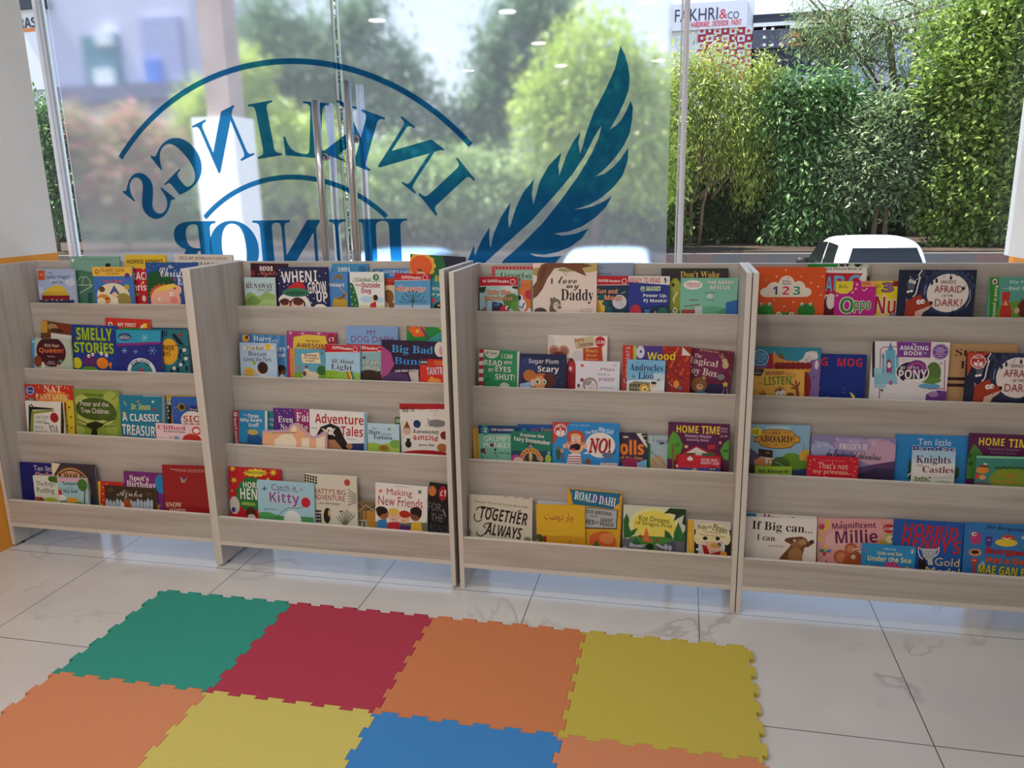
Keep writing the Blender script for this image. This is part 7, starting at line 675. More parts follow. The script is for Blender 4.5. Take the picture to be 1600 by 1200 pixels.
(4,2,1,0.0396,0.2372,0.6727,0.2261,0.2288,0.0,5.5,0.0085,'picture_book',0,'2c91aa','teal and lilac book with a white horse head,left side,second tray,fourth unit',None,[('p','8c6cb2',[-1,67,232,38,241,198,5,206]),('p','a91d3c',[45,24,69,22,73,74,47,75]),('e','e9973c',31.0,93.1,33.5,17.7),('p','e9973c',[64,28,68,10,76,27,90,40,112,46,167,50,193,65,197,88,186,200,86,204,69,66]),('p','8a5a2a',[84,36,91,15,107,44]),('p','eae2de',[151,47,167,37,175,15,193,10,210,11,217,29,213,39,194,43,187,54,168,54]),('e','eae2de',212.8,59.0,6.5,16.2),('l','2a2220',1.4,[183,28,194,41,191,51]),('e','2a2220',179.2,43.0,4.9,5.2),('e','eae2de',179.2,43.0,3.3,3.5),('l','3a4a5a',1.6,[176,16,175,5]),('l','3a4a5a',1.6,[186,16,184,5]),('l','3a4a5a',1.6,[196,16,194,5]),('l','3a4a5a',1.6,[206,16,204,4]),('e','8c1d24',82.6,65.3,12.7,12.3),('e','8c1d24',99.8,64.8,12.7,12.3),('e','8c1d24',116.9,64.4,12.7,12.3),('e','8c1d24',134.0,63.9,12.6,12.2),('e','8c1d24',151.0,63.5,12.6,12.2),('e','8c1d24',168.0,63.0,12.6,12.2),('e','8c1d24',184.9,62.6,12.5,12.2),('p','8c1d24',[174,83,191,89,199,129,191,188,180,188]),('e','2f88ba',22.9,38.1,29.0,28.7),('l','f4f1ec',1.7,[50,37,49,46,46,53,40,59,33,63,24,65,16,64,8,60,1,54,-3,47,-4,39,-3,30,0,23,6,17,13,13,22,11,30,12,38,16,44,22,49,29,50,37]),('t','R','what do',22,23,29.6,5.3,0,'dcecf6',None),('t','R','you think',23,30,38.5,5.3,0,'dcecf6',None),('t','R','of this silly',23,37,41.9,5.3,0,'dcecf6',None),('t','R','story then',23,44,40.8,5.3,0,'dcecf6',None),('t','R','eh?',23,51,19.5,5.3,0,'dcecf6',None),('e','3f8ac8',192.6,90.0,4.9,7.6),('l','3a2a3a',1.4,[197,99,211,103])]),
(4,2,2,0.0363,0.2254,0.6727,0.1767,0.1532,0.0,5.5,0.0095,'board_book',5,'efb650','sandy yellow board book with a wild haired monkey,leftmost front,second tray,fourth unit',None,[('p','3c3232',[-1,-5,36,-4,39,9,28,27,11,24,0,22]),('t','R','a little',17,5,8.9,3.5,0,'f4f1ec',None),('t','R','lesson',18,14,22.3,6.7,0,'f4f1ec',None),('t','S','MONKEY',77,14,62.5,14.0,2,'6c2c24',None),('t','R','NEEDS',129,19,35.7,15.7,-14,'a27c3c',None),('t','R','TO',29,51,15.6,8.2,-10,'5c7c2c',None),('t','S','LISTEN',87,41,91.3,31.0,3,'5c8c2c',None),('l','f8d890',1.1,[52,61,90,53,129,59]),('l','5a2a1c',3.3,[97,78,76,78]),('l','5a2a1c',3.3,[97,78,80,71]),('l','5a2a1c',3.3,[97,78,87,65]),('l','5a2a1c',3.3,[97,78,96,61]),('l','5a2a1c',3.3,[97,78,106,64]),('l','5a2a1c',3.3,[97,78,112,71]),('e','6c3222',99.0,89.2,16.6,14.7),('e','f4f1ec',90.6,87.1,7.8,11.2),('e','f4f1ec',105.7,84.6,9.1,12.3),('e','1c1618',92.7,89.4,2.2,2.4),('e','1c1618',107.4,89.5,2.2,2.3),('e','8c4c2c',132.3,91.0,13.2,10.0),('p','8c4c2c',[154,105,146,64,157,61,166,105]),('l','8c4c2c',6.0,[152,67,135,50]),('l','8c4c2c',6.0,[152,67,133,65]),('l','8c4c2c',6.0,[152,67,148,38]),('l','8c4c2c',6.0,[152,67,161,43]),('l','8c4c2c',5.0,[43,103,28,86]),('l','8c4c2c',5.0,[43,103,39,76]),('l','8c4c2c',5.0,[43,103,47,85]),('e','8c4c2c',44.0,102.9,16.7,8.9)]),
(4,2,0,0.1906,0.249,0.6727,0.2273,0.2065,0.0,5.5,0.0085,'picture_book',0,'13328e','plain dark blue book with chunky red title words,centre,second tray,fourth unit',None,[('t','S','MEG',60,27,80.8,29.6,0,'d92c36',None),('t','S','MOG',173,28,81.1,28.8,0,'d92c36',None),('p','f1e14c',[178,132,187,136,196,146,199,169,187,169,188,152]),('e','e8e8f0',157.4,133.9,1.4,1.5),('e','e8e8f0',160.7,120.7,1.4,1.5),('e','e8e8f0',80.4,120.3,1.4,1.5),('e','e8e8f0',109.5,151.6,1.4,1.5),('l','e8e8f0',1.4,[96,155,104,150])]),
(4,2,1,0.4306,0.2372,0.6727,0.2457,0.2565,0.0,5.5,0.0085,'picture_book',0,'ede9eb','white and purple book with pale blue towers and a black logo,second tray,fourth unit',None,[('p','2b2327',[-2,-3,7,-4,15,125,6,125]),('l','aa427c',2.9,[34,208,27,27,35,20,79,18]),('l','aa427c',2.8,[239,184,233,60]),('l','aa427c',2.8,[187,161,237,158]),('p','a8d0de',[10,93,46,89,52,162,15,163]),('p','71b6d2',[34,55,42,54,45,113,37,114]),('p','71b6d2',[43,30,74,29,80,112,49,113]),('p','71b6d2',[78,54,86,53,90,112,82,112]),('p','5a9cc0',[50,32,57,1,69,31]),('p','5a9cc0',[31,56,36,37,43,56]),('p','5a9cc0',[76,55,81,38,88,55]),('p','aa427c',[50,106,49,68,56,59,65,68,68,106]),('e','f4f1ec',57.9,81.8,5.8,10.4),('p','8fc8da',[12,114,85,112,88,147,14,149]),('p','aa427c',[76,-3,186,-3,187,53,83,53]),('p','7c3c9c',[82,-1,182,-1,184,50,86,50]),('t','S','THE',132,8,13.9,6.2,0,'f4f1ec',None),('t','S','AMAZING',133,21,90.2,15.1,0,'f4f1ec',None),('t','S','BOOK',132,39,58.7,14.4,0,'f4f1ec',None),('t','S','OF',169,38,8.8,4.8,0,'f4f1ec',None),('e','7c3c9c',216.3,31.8,26.1,26.7),('l','f4f1ec',1.2,[240,31,239,39,237,45,232,51,225,54,218,56,211,55,204,51,198,46,194,40,193,32,193,25,196,18,201,13,207,9,215,8,222,9,229,12,234,17,238,24,240,31]),('t','S','GIANT',215,19,21.2,5.5,0,'e8d8f0',None),('t','S','STUNNING',216,26,34.9,5.5,0,'e8d8f0',None),('t','S','POSTER',216,33,24.9,5.5,0,'e8d8f0',None),('t','S','and lots more',217,40,33.7,5.5,0,'e8d8f0',None),('t','S','inside',217,47,17.5,5.5,0,'e8d8f0',None),('e','5c7c3c',199.1,105.6,24.4,38.0),('e','6a9044',191.4,129.9,34.5,11.8),('e','6aaad2',189.8,150.7,34.6,9.0),('p','6c3c8c',[182,179,219,164,257,169,261,225,179,228]),('e','b088b8',204.3,178.0,15.7,10.4),('e','f4f0f2',132.8,105.7,53.7,39.9),('e','2b1b3d',132.7,104.0,49.9,36.0),('e','7a3a8a',145.7,86.4,30.3,24.2),('e','b84a8a',145.9,88.1,24.0,18.7),('e','5a2a7a',146.0,90.5,17.0,13.1),('t','S','MY',102,90,15.9,11.1,0,'f4f1ec',None),('t','S','LITTLE',134,88,36.7,7.6,0,'f4f1ec',None),('t','S','PONY',135,111,89.7,32.5,3,'f4f1ec',None),('p','f4f0f2',[109,129,160,127,178,117,160,138,132,139,126,146,110,139]),('p','3a5a9a',[221,67,222,70,225,70,223,72,224,75,221,73,219,75,219,72,217,70,220,70]),('e','c84a7a',66.6,142.4,4.5,8.4),('p','3a2a3a',[34,166,45,166,40,176]),('e','e8d8e8',101.4,63.3,7.0,8.3)]),
(4,2,0,0.6759,0.249,0.6727,0.2117,0.251,0.0,5.5,0.0085,'picture_book',0,'c69c6c','kraft brown book with dark serif title and two bars,second tray,fourth unit',None,[('t','B','Story',73,33,101.2,32.0,0,'5c1d1d',None),('t','B','Play',82,75,83.3,32.1,0,'5c1d1d',None),('p','3c1d22',[-1,115,221,112,222,123,0,126]),('p','3c1d22',[1,137,223,134,224,145,2,148])]),
(4,2,2,0.728,0.2254,0.6727,0.2445,0.2265,0.0,5.5,0.0085,'picture_book',0,'1d2542','night blue fox and moon book with a red corner badge,second tray,fourth unit',None,[('e','2a3558',155.4,78.4,83.0,82.5),('e','f0e6e0',158.6,81.7,65.9,68.6),('e','3a4668',80.3,10.3,4.4,7.9),('e','3a4668',87.3,25.0,4.3,7.9),('e','3a4668',75.2,18.6,4.4,7.9),('e','3a4668',109.3,10.1,4.3,7.9),('e','3a4668',118.4,15.0,4.3,7.9),('e','3a4668',132.0,5.1,4.3,7.8),('e','3a4668',149.4,6.6,4.3,7.8),('e','3a4668',166.5,4.9,4.3,7.8),('e','3a4668',181.5,12.9,4.3,7.8),('e','3a4668',198.4,9.6,4.3,7.8),('e','3a4668',216.0,15.9,4.3,7.8),('e','3a4668',231.1,25.6,4.3,7.8),('e','3a4668',224.2,45.1,4.3,7.8),('e','3a4668',236.5,54.7,4.3,7.8),('e','3a4668',208.3,25.7,4.3,7.8),('l','1c2440',1.7,[104,56,106,36,120,30]),('l','1c2440',1.7,[161,7,164,29]),('l','1c2440',1.4,[140,30,145,18]),('l','1c2440',1.4,[209,71,212,52]),('e','1c2440',120.3,37.8,3.5,8.5),('e','1c2440',106.5,46.2,4.1,7.2),('e','1c2440',164.1,27.7,4.0,6.5),('e','1c2440',206.0,64.8,3.4,6.5),('l','f4f1ec',3.8,[71,1,62,20,68,27,63,50,59,86,50,97]),('l','f4f1ec',2.3,[56,35,66,27]),('e','5c6274',40.5,52.7,12.3,25.1),('e','f4f1ec',38.4,40.2,5.8,6.6),('e','f4f1ec',49.5,44.0,5.8,6.6),('e','1c1c24',39.6,40.8,2.0,2.3),('e','1c1c24',48.7,44.7,2.0,2.3),('e','f4f1ec',33.1,78.2,5.3,4.6),('e','f4f1ec',43.2,75.8,5.3,4.6),('l','f4f1ec',1.5,[37,30,35,21]),('p','aa3820',[26,173,30,133,26,98,37,110,47,100,64,93,72,86,78,100,94,109,114,114,113,127,91,142,82,172]),('p','dcb8a8',[58,172,62,149,85,137,113,125,102,140,86,152,79,172]),('p','8a8a96',[26,98,35,108,30,115]),('e','f4f1ec',69.8,115.1,7.6,8.6),('e','f4f1ec',81.9,112.9,7.0,8.6),('e','1c1618',71.8,115.1,2.0,2.7),('e','1c1618',84.0,113.6,2.0,2.7),('e','1a1416',109.3,116.9,4.9,5.3),('l','6a2a1c',1.5,[65,142,79,137,91,139]),('t','R',"WHO'S",157,42,47.7,13.1,0,'5c2c36',None),('t','R','AFRAID',159,67,88.6,24.9,0,'a12c36',None),('t','R','OF THE',159,91,33.4,9.2,0,'5c2c36',None),('t','R','DARK?',164,116,85.9,26.4,0,'a12c36',None),('p','141a30',[171,164,178,141,189,163]),('l','c8cce0',1.7,[85,89,85,73,88,55]),('l','c8cce0',1.7,[220,130,229,104,228,68]),('p','c9422c',[-2,-3,71,-1,51,10,33,18,17,43,4,80]),('e','c1352d',34.2,30.3,25.0,25.1),('l','f4f1ec',2.4,[57,30,56,37,53,43,49,48,43,51,36,53,29,52,22,49,17,44,13,38,12,31,12,24,15,18,20,13,26,9,32,8,40,9,46,12,51,17,55,23,57,30]),('p','f4f1ec',[20,31,33,34,34,47,22,44]),('p','f4f1ec',[48,30,36,34,37,47,49,43]),('e','f4f1ec',34.1,28.6,3.4,3.4),('t','S','BOOK & CO',33,17,25.6,7.4,0,'f4f1ec',None)]),
(4,3,0,0.0359,0.1594,0.4126,0.2021,0.2258,0.88,5.5,0.0085,'picture_book',0,'93c0dc','sky blue book with a golden sign and a capped man,leftmost,third tray,fourth unit',None,[('e','b9d6e6',93.7,12.6,44.1,9.4),('p','5c5284',[-6,82,10,91,37,113,32,145,-4,146]),('e','6c9c2c',144.8,131.1,39.7,31.8),('e','4c6c2c',106.6,138.9,32.5,24.2),('e','e9ba3c',189.9,110.5,21.0,23.4),('p','6c9c2c',[154,134,186,123,213,144,214,163,155,166]),('p','2b4c7c',[140,163,213,151,215,214,142,217]),('p','5a3f30',[-4,140,26,151,28,222,-2,223]),('l','8a9a7a',1.2,[180,51,186,126]),('t','R','a counting story',95,10,50.1,4.1,0,'f4f1ec',None),('p','7a4a1c',[15,48,29,43,46,20,73,16,107,15,142,20,158,38,170,42,170,62,157,63,139,82,103,86,74,86,41,79,28,64,15,64]),('p','dba23c',[16,51,29,47,48,22,74,18,106,17,141,22,156,41,168,44,168,60,155,60,137,79,102,83,75,83,42,76,29,61,17,61]),('l','7a2a1c',1.5,[43,30,72,29]),('l','7a2a1c',1.5,[112,28,138,28]),('l','7a2a1c',1.5,[43,73,70,72]),('l','7a2a1c',1.5,[109,73,135,72]),('p','4a2a1c',[90,68,91,70,93,70,91,72,92,75,90,73,88,75,88,72,86,70,89,70]),('t','B','ALL',91,28,32.8,10.1,0,'4a2a1c',None),('t','B','ABOARD!',90,51,117.1,24.0,0,'4a1f1b',None),('e','f1dd2c',22.9,26.3,18.5,15.8),('t','S','£2',19,26,19.1,15.2,0,'3a2a4c',None),('e','e2955c',48.5,137.8,27.5,21.1),('p','2b1d22',[31,87,80,93,79,118,31,110]),('p','1c1418',[30,108,81,114,79,119,28,113]),('e','8a6a3a',62.4,101.6,7.7,4.5),('e','e2955c',23.0,135.6,6.6,9.0),('e','f4f1ec',60.4,134.2,4.5,7.7),('e','f4f1ec',73.9,136.3,4.2,7.0),('e','1c1618',61.3,135.5,1.8,1.9),('e','1c1618',74.5,136.9,1.8,1.9),('e','f0d8c0',67.5,122.8,17.9,3.8),('l','c8d0d8',1.8,[89,133,116,145])]),
(4,3,2,0.0552,0.1358,0.4126,0.1246,0.0824,1.73,5.5,0.0085,'picture_book',0,'9ec63c','small lime green book,low in front at the left,third tray,fourth unit',None,[('t','S','All Aboard!',63,16,101.6,12.7,0,'1c2a1b',None),('t','S','a train book',74,32,75.3,8.3,0,'1c2a1b',None)]),
(4,3,1,0.239,0.1476,0.4126,0.2726,0.1979,0.0,5.5,0.0085,'picture_book',0,'9289ba','lilac snow scene book with white serif title,left of centre,third tray,fourth unit',None,[('e','c9a2ba',211.9,49.0,72.6,46.4),('e','b09ac4',134.2,28.0,62.2,24.8),('e','a8b0d8',35.0,48.3,40.3,28.1),('p','5c3c6c',[4,116,67,100,153,108,209,92,281,76,287,175,8,192]),('p','3a2c50',[155,133,210,105,283,107,287,175,158,183]),('l','dcd8f0',1.1,[78,10,91,10]),('l','dcd8f0',1.1,[81,4,88,16]),('l','dcd8f0',1.1,[87,4,82,16]),('l','dcd8f0',1.2,[18,37,33,36]),('l','dcd8f0',1.2,[22,29,30,43]),('l','dcd8f0',1.2,[29,29,22,43]),('l','dcd8f0',1.1,[193,21,210,20]),('l','dcd8f0',1.1,[197,12,206,28]),('l','dcd8f0',1.1,[205,12,198,28]),('l','dcd8f0',1.2,[43,31,54,30]),('l','dcd8f0',1.2,[45,25,52,36]),('l','dcd8f0',1.1,[51,25,46,36]),('l','dcd8f0',0.8,[244,11,253,10]),('l','dcd8f0',0.8,[246,6,251,14]),('l','dcd8f0',0.8,[251,6,247,15]),('l','c8d0ec',1.7,[10,18,43,32,81,43]),('t','C','Disney',137,16,30.1,10.5,0,'f4f1ec',None),('t','B','FROZEN II',136,34,89.7,20.4,0,'f4f1ec',None),('t','C','An Enchanted Adventure',138,62,179.1,27.9,-2,'1d1932',None),('t','R','storybook by Marie Gates',239,10,41.9,3.7,0,'3a2a4a',None)]),
(4,3,3,0.2245,0.124,0.4126,0.1667,0.133,0.0,5.5,0.0095,'board_book',6,'cd1532','crimson board book with pale handwritten title,front left of centre,third tray,fourth unit',None,[('t','R','a touchy feely book',83,15,82.7,6.2,0,'e88a94',None),('t','R',"That's not",85,32,97.6,22.4,0,'f1caaa',None),('t','R','my princess...',85,56,127.4,20.5,0,'f1caaa',None),('e','f0c080',10.2,18.2,2.0,2.2),('e','f0c080',24.5,15.9,2.0,2.2),('e','f0c080',9.4,30.7,2.0,2.2),('e','f0c080',8.8,46.4,2.0,2.2),('e','f0c080',21.3,10.8,2.0,2.2),('e','f0c080',142.5,6.8,2.0,2.2),('e','f0c080',159.5,32.1,2.0,2.2),('e','f0c080',156.2,47.8,2.0,2.2),('e','f0c080',154.3,63.4,2.0,2.2),('e','f0c080',152.8,13.9,2.0,2.2),('e','e8d8d0',62.3,75.4,11.5,4.4)]),
(4,3,0,0.5166,0.1594,0.4126,0.2273,0.2092,0.72,5.5,0.0085,'picture_book',0,'2c8ace','bright blue book with a bushy panda scene,centre,third tray,fourth unit',None,[('t','R','Ten little',121,23,104.0,22.6,0,'d9ebf7',None),('t','S','Pandas',121,48,131.0,26.6,0,'22398c','f4f1ec'),('e','2f5c2c',57.6,108.6,15.1,26.9),('e','2f5c2c',53.2,139.2,12.1,20.3),('e','f4f1ec',50.2,139.3,7.3,10.8),('e','1c1c1c',46.6,130.0,4.3,4.7),('e','1c1c1c',53.6,145.9,7.9,8.8),('e','2f5c2c',196.9,126.4,7.1,20.0)]),
(4,3,2,0.5653,0.1358,0.4126,0.1334,0.1628,0.96,5.5,0.0085,'picture_book',0,'e6e6e2','small white and pale blue book with dark red title,in front,third tray,fourth unit',None,[('p','abd2ea',[-1,-3,134,-3,136,26,0,27]),('p','c6deee',[0,27,136,26,137,42,1,44]),('t','B','Knights',66,32,107.9,33.1,0,'6c203a',None),('t','I','and',24,49,19.8,8.7,0,'6c203a',None),('t','B','Castles',82,63,97.4,23.2,0,'7c2032',None),('e','aaba92',33.0,112.9,29.9,21.5),('e','c2cdae',99.0,116.9,35.6,16.7),('e','7c8c5c',13.9,92.9,4.2,4.0),('e','7c8c5c',24.8,95.8,4.2,4.0),('e','7c8c5c',35.4,92.0,4.2,4.0),('e','7c8c5c',46.4,94.9,4.2,4.0),('e','7c8c5c',57.0,91.2,4.2,4.0),('l','8a8a84',1.2,[68,91,130,90]),('l','8a8a84',1.2,[100,84,130,83]),('p','6a4a6a',[125,7,125,8,126,8,126,9,126,10,125,9,124,10,124,9,123,8,124,8]),('e','6a6a5a',80.8,111.6,5.4,3.3),('e','6a6a5a',98.6,110.9,5.3,3.3),('e','6a6a5a',116.4,110.1,5.3,3.3)]),
(4,3,1,0.7375,0.1476,0.4126,0.239,0.2266,0.0,5.5,0.0085,'picture_book',0,'5e1d4e','plum book with yellow capital title behind the green sound book,third tray,fourth unit',None,[('p','4c8c3c',[-3,136,-2,80,16,34,44,67,45,107,28,154,-1,156]),('e','2a5a2a',4.7,76.0,7.6,9.9),('e','2a5a2a',9.6,102.1,7.6,8.6),('t','S','HOME',69,26,77.6,26.1,0,'f1d33c',None),('t','S','TIME',157,28,74.8,27.9,0,'f1d33c',None),('t','S','Nursery Rhyme',107,51,92.2,13.0,0,'8c6a9c',None),('t','S','Activity Book',105,64,78.5,9.8,0,'8c6a9c',None),('p','aa212f',[53,126,128,89,220,124,227,208,60,219])]),
(4,3,3,0.7584,0.124,0.4126,0.2221,0.1584,0.93,5.5,0.0085,'picture_book',0,'3f8c7c','green sound book with orange handwritten title,front right corner,third tray,fourth unit',None,[('p','8cd2a2',[-2,-2,228,-3,228,5,-1,7]),('e','7c9c2c',107.3,76.9,64.0,39.2),('e','2f5a2c',61.7,37.9,6.3,3.9),('e','2f5a2c',72.7,39.5,6.3,3.9),('e','2f5a2c',83.5,37.1,6.3,3.9),('e','2f5a2c',94.5,38.7,6.3,3.9),('e','2f5a2c',105.2,36.3,6.3,3.9),('e','2f5a2c',116.2,37.8,6.3,3.9),('e','2f5a2c',126.8,35.5,6.3,3.9),('e','2f5a2c',137.8,37.0,6.2,3.9),('t','R','Trains',98,60,69.9,21.5,-2,'ca782c',None),('t','R','Sound Book',91,83,92.4,16.3,-2,'ca782c',None),('e','e18c3c',20.4,47.6,19.1,11.8),('p','7c2c1c',[7,38,23,26,40,39]),('e','c9422c',2.8,68.6,10.5,9.9),('e','e0a06a',21.9,72.2,10.4,8.5),('e','6a6a6a',18.9,93.6,26.1,7.2),('e','d8d8d0',27.8,27.1,6.9,3.3),('p','5a8a5a',[42,53,45,40,49,53])]),
(4,4,0,0.0259,0.0666,0.1413,0.2344,0.1997,0.0,5.5,0.0085,'picture_book',0,'e8e2dc','white book with a blue corner showing behind,left end,bottom tray,fourth unit',None,[('p','2b7ab2',[-1,-3,35,-4,36,28,0,30]),('t','S','Mama Bear',136,14,152.7,20.7,-3,'7c1d2b',None)]),
(4,4,1,0.0266,0.0548,0.1413,0.2382,0.1912,1.28,5.5,0.0085,'picture_book',0,'ebe4dc','white book with a bear shading its eyes,leftmost,bottom tray,fourth unit',None,[('t','B','If Big can...',124,36,200.3,38.8,-2,'22191b',None),('t','B','I can.',74,73,65.9,20.9,-2,'22191b',None),('t','I','Beth Shoshan',106,101,53.4,8.5,0,'4c4242',None),('p','7c5030',[113,175,114,152,125,135,147,107,156,94,133,82,134,77,153,68,189,63,204,69,211,81,222,73,231,76,230,86,214,98,200,103,194,131,192,170]),('e','a87c4a',170.1,132.3,23.8,29.4),('e','9a6a3c',175.0,93.0,17.8,13.0),('e','b48a5a',192.4,82.4,13.6,11.0),('e','6a4228',150.7,76.4,14.9,7.1),('e','4a3020',221.9,80.9,7.1,5.8),('e','2a1a16',210.5,95.0,4.7,2.9),('e','e8e0d4',166.2,78.5,4.7,3.9),('e','2a1a16',188.5,70.3,3.0,2.6),('e','5a3a24',126.1,160.9,12.0,16.4)]),
(4,4,0,0.2719,0.0666,0.1413,0.2459,0.1959,2.45,5.5,0.0085,'picture_book',0,'e2a2a2','pink book with purple title,bananas and a pinwheel,centre,bottom tray,fourth unit',None,[('e','e8b4b0',83.4,78.4,57.9,38.6),('e','e1c24c',34.5,20.3,7.6,18.0),('e','e1c24c',25.9,35.6,8.8,5.8),('e','e1c24c',11.4,45.1,5.9,14.8),('e','e1c24c',8.7,72.6,8.2,7.8),('e','ba3c5c',14.1,28.9,9.1,10.9),('e','d86a80',11.1,25.7,3.5,3.2),('t','S','Magnificent',118,25,140.3,26.8,3,'6c1d4c',None),('t','S','Millie',126,61,135.7,46.7,3,'6c1d4c',None),('p','7a3a5a',[78,6,79,9,82,10,80,12,81,15,78,13,75,15,76,12,74,10,77,9]),('p','7a3a5a',[30,149,32,152,35,152,32,155,33,158,30,156,28,158,28,155,26,152,29,152]),('p','3a8a4c',[5,120,12,106,25,112,20,122]),('p','e8c83c',[25,109,24,93,35,96,33,112]),('p','3a8ac0',[30,112,49,110,40,122,28,120]),('p','c83a44',[20,118,31,119,26,135,17,129]),('l','7a3a4a',1.2,[23,126,2,152]),('e','c2623c',77.0,135.0,23.3,25.3),('e','d88a66',78.5,136.6,15.7,17.5),('e','c2623c',110.0,105.2,20.9,20.6),('e','d88a66',110.0,106.5,13.3,12.9),('e','b2582f',125.3,154.3,40.5,38.8),('e','f4f1ec',117.7,134.2,6.7,7.4),('e','1c1618',118.6,134.5,2.6,2.9),('e','f4f1ec',142.6,116.6,5.8,6.4),('e','1c1618',143.2,116.9,2.3,2.6),('p','f0e0c0',[113,106,136,101,137,105,116,110]),('t','S','a monkey tale',79,161,17.5,3.2,0,'8a3a2a',None),('e','c12c32',228.0,29.8,18.7,15.5),('t','S','£1.99',227,31,31.5,10.5,0,'f4f1ec',None),('p','b8b46a',[214,48,246,49,246,86,218,87]),('e','e8dca0',234.5,67.5,12.7,13.6),('e','1c1618',239.1,67.4,2.7,3.4),('p','e8d0a0',[205,19,206,22,209,23,207,25,208,29,205,27,202,29,203,25,200,23,203,22]),('e','d0a03c',205.9,78.6,10.3,10.2)]),
(4,4,2,0.4089,0.043,0.1413,0.1682,0.1256,0.0,5.5,0.0095,'board_book',6,'2c91ca','bright blue board book about the sea,front centre,bottom tray,fourth unit',None,[('t','R','Usborne',86,12,39.7,7.4,0,'d8ecf6',None),('e','e8e4dc',156.2,15.3,4.8,7.4),('e','d84a34',155.5,14.6,2.7,4.0),('p','d84a5a',[14,15,15,18,19,18,16,21,17,24,14,22,11,25,12,21,9,19,13,18]),('t','S','Slide and See',87,28,78.3,12.1,0,'e9dea2',None),('t','S','Under the Sea',87,48,136.3,18.9,0,'f1e9aa',None),('e','c93c7c',94.8,73.2,23.5,16.3),('e','f4d0e0',79.5,69.3,1.5,1.7),('e','f4d0e0',85.9,75.6,1.5,1.7),('e','f4d0e0',91.4,66.6,1.5,1.7),('e','f4d0e0',98.0,74.6,1.5,1.7),('e','f4d0e0',103.5,67.4,1.5,1.7),('e','f4d0e0',109.0,73.0,1.5,1.7),('e','f4d0e0',89.4,82.1,1.5,1.7),('e','f4d0e0',101.4,81.1,1.5,1.7),('e','c93c7c',50.1,85.3,15.2,13.6),('e','e15c4c',123.9,79.3,7.8,8.8),('e','e8a23c',144.6,74.2,6.0,5.4),('e','9cc23c',21.3,87.6,6.7,17.1),('e','e8a23c',159.9,78.1,5.4,4.7)]),
(4,4,1,0.5065,0.0548,0.1413,0.2148,0.2138,0.0,5.5,0.0085,'picture_book',0,'1f58aa','dark blue activity book with red lettering and a silver trophy,bottom tray,fourth unit',None,[('t','S','HORRiD',116,34,168.9,45.3,-3,'c5202d',None),('t','S',"HENRY'S",118,78,182.9,47.5,-5,'c5202d',None),('p','2b1d1c',[84,135,101,126,116,166,117,220,87,223]),('p','cacdd2',[89,96,138,94,134,121,126,133,108,134,97,123]),('p','cacdd2',[111,133,126,131,130,151,115,152]),('l','f4f1ec',3.0,[91,100,81,92,81,108,87,124,97,134]),('l','f4f1ec',3.0,[138,97,144,87,144,103,139,115,133,121]),('t','I','Colouring',113,104,42.7,10.1,0,'22303a',None),('t','I','Puzzles and',116,113,40.9,8.1,0,'22303a',None),('t','I','Activities',116,123,32.1,8.7,0,'22303a',None),('t','R','Gold',172,138,75.4,28.1,0,'f1da92',None),('t','R','Medal',160,170,104.7,24.2,0,'f1da92',None)]),
(4,4,1,0.7274,0.0548,0.1413,0.2518,0.2163,1.05,5.5,0.0085,'picture_book',0,'317aba','mid blue book with small bright monsters and chunky letters,right end,bottom tray,fourth unit',None,[('t','J','Jon Burgerman',128,16,133.1,17.6,-4,'1d2b5c',None),('e','ba3c7c',35.2,51.3,16.8,22.5),('e','f4f1ec',29.5,37.7,6.9,6.6),('e','a02030',30.6,37.7,4.0,4.0),('p','ba3c7c',[17,32,19,26,24,32]),('e','4c3c8c',74.8,60.7,11.5,19.1),('l','4c3c8c',2.9,[66,53,64,43]),('l','4c3c8c',2.9,[83,52,84,41]),('e','f4f1ec',72.2,55.9,1.4,1.6),('e','f4f1ec',77.4,55.6,1.4,1.6),('e','c9422c',131.3,47.7,21.0,13.1),('e','e9ca3c',127.1,62.1,33.0,13.1),('l','f4f1ec',2.6,[115,44,129,50,140,44]),('e','da9a5c',36.1,100.3,19.7,12.6),('e','2a1418',36.0,99.3,12.2,6.6),('e','ba423c',34.9,129.3,12.2,10.7),('p','ba423c',[30,131,39,131,42,184,34,185]),('e','f4f1ec',31.9,127.8,2.0,2.3),('e','f4f1ec',37.8,128.2,2.0,2.3),('l','f4f1ec',1.4,[51,138,70,137]),('l','f4f1ec',1.4,[56,129,66,147]),('l','f4f1ec',1.4,[65,128,57,147]),('l','f4f1ec',1.4,[169,42,184,42]),('l','f4f1ec',1.4,[172,35,181,49]),('l','f4f1ec',1.4,[180,34,173,50]),('t','S','Burgers',134,97,132.8,24.4,-2,'c92026','8a1418'),('t','S','Has a Good',142,124,142.8,21.1,-2,'da5c2c','a83a18'),('t','S','MAE GAN BA',129,159,162.0,29.8,-3,'e1d23c','7a6a1c'),('p','4a9a3a',[169,77,186,63,193,79])])]

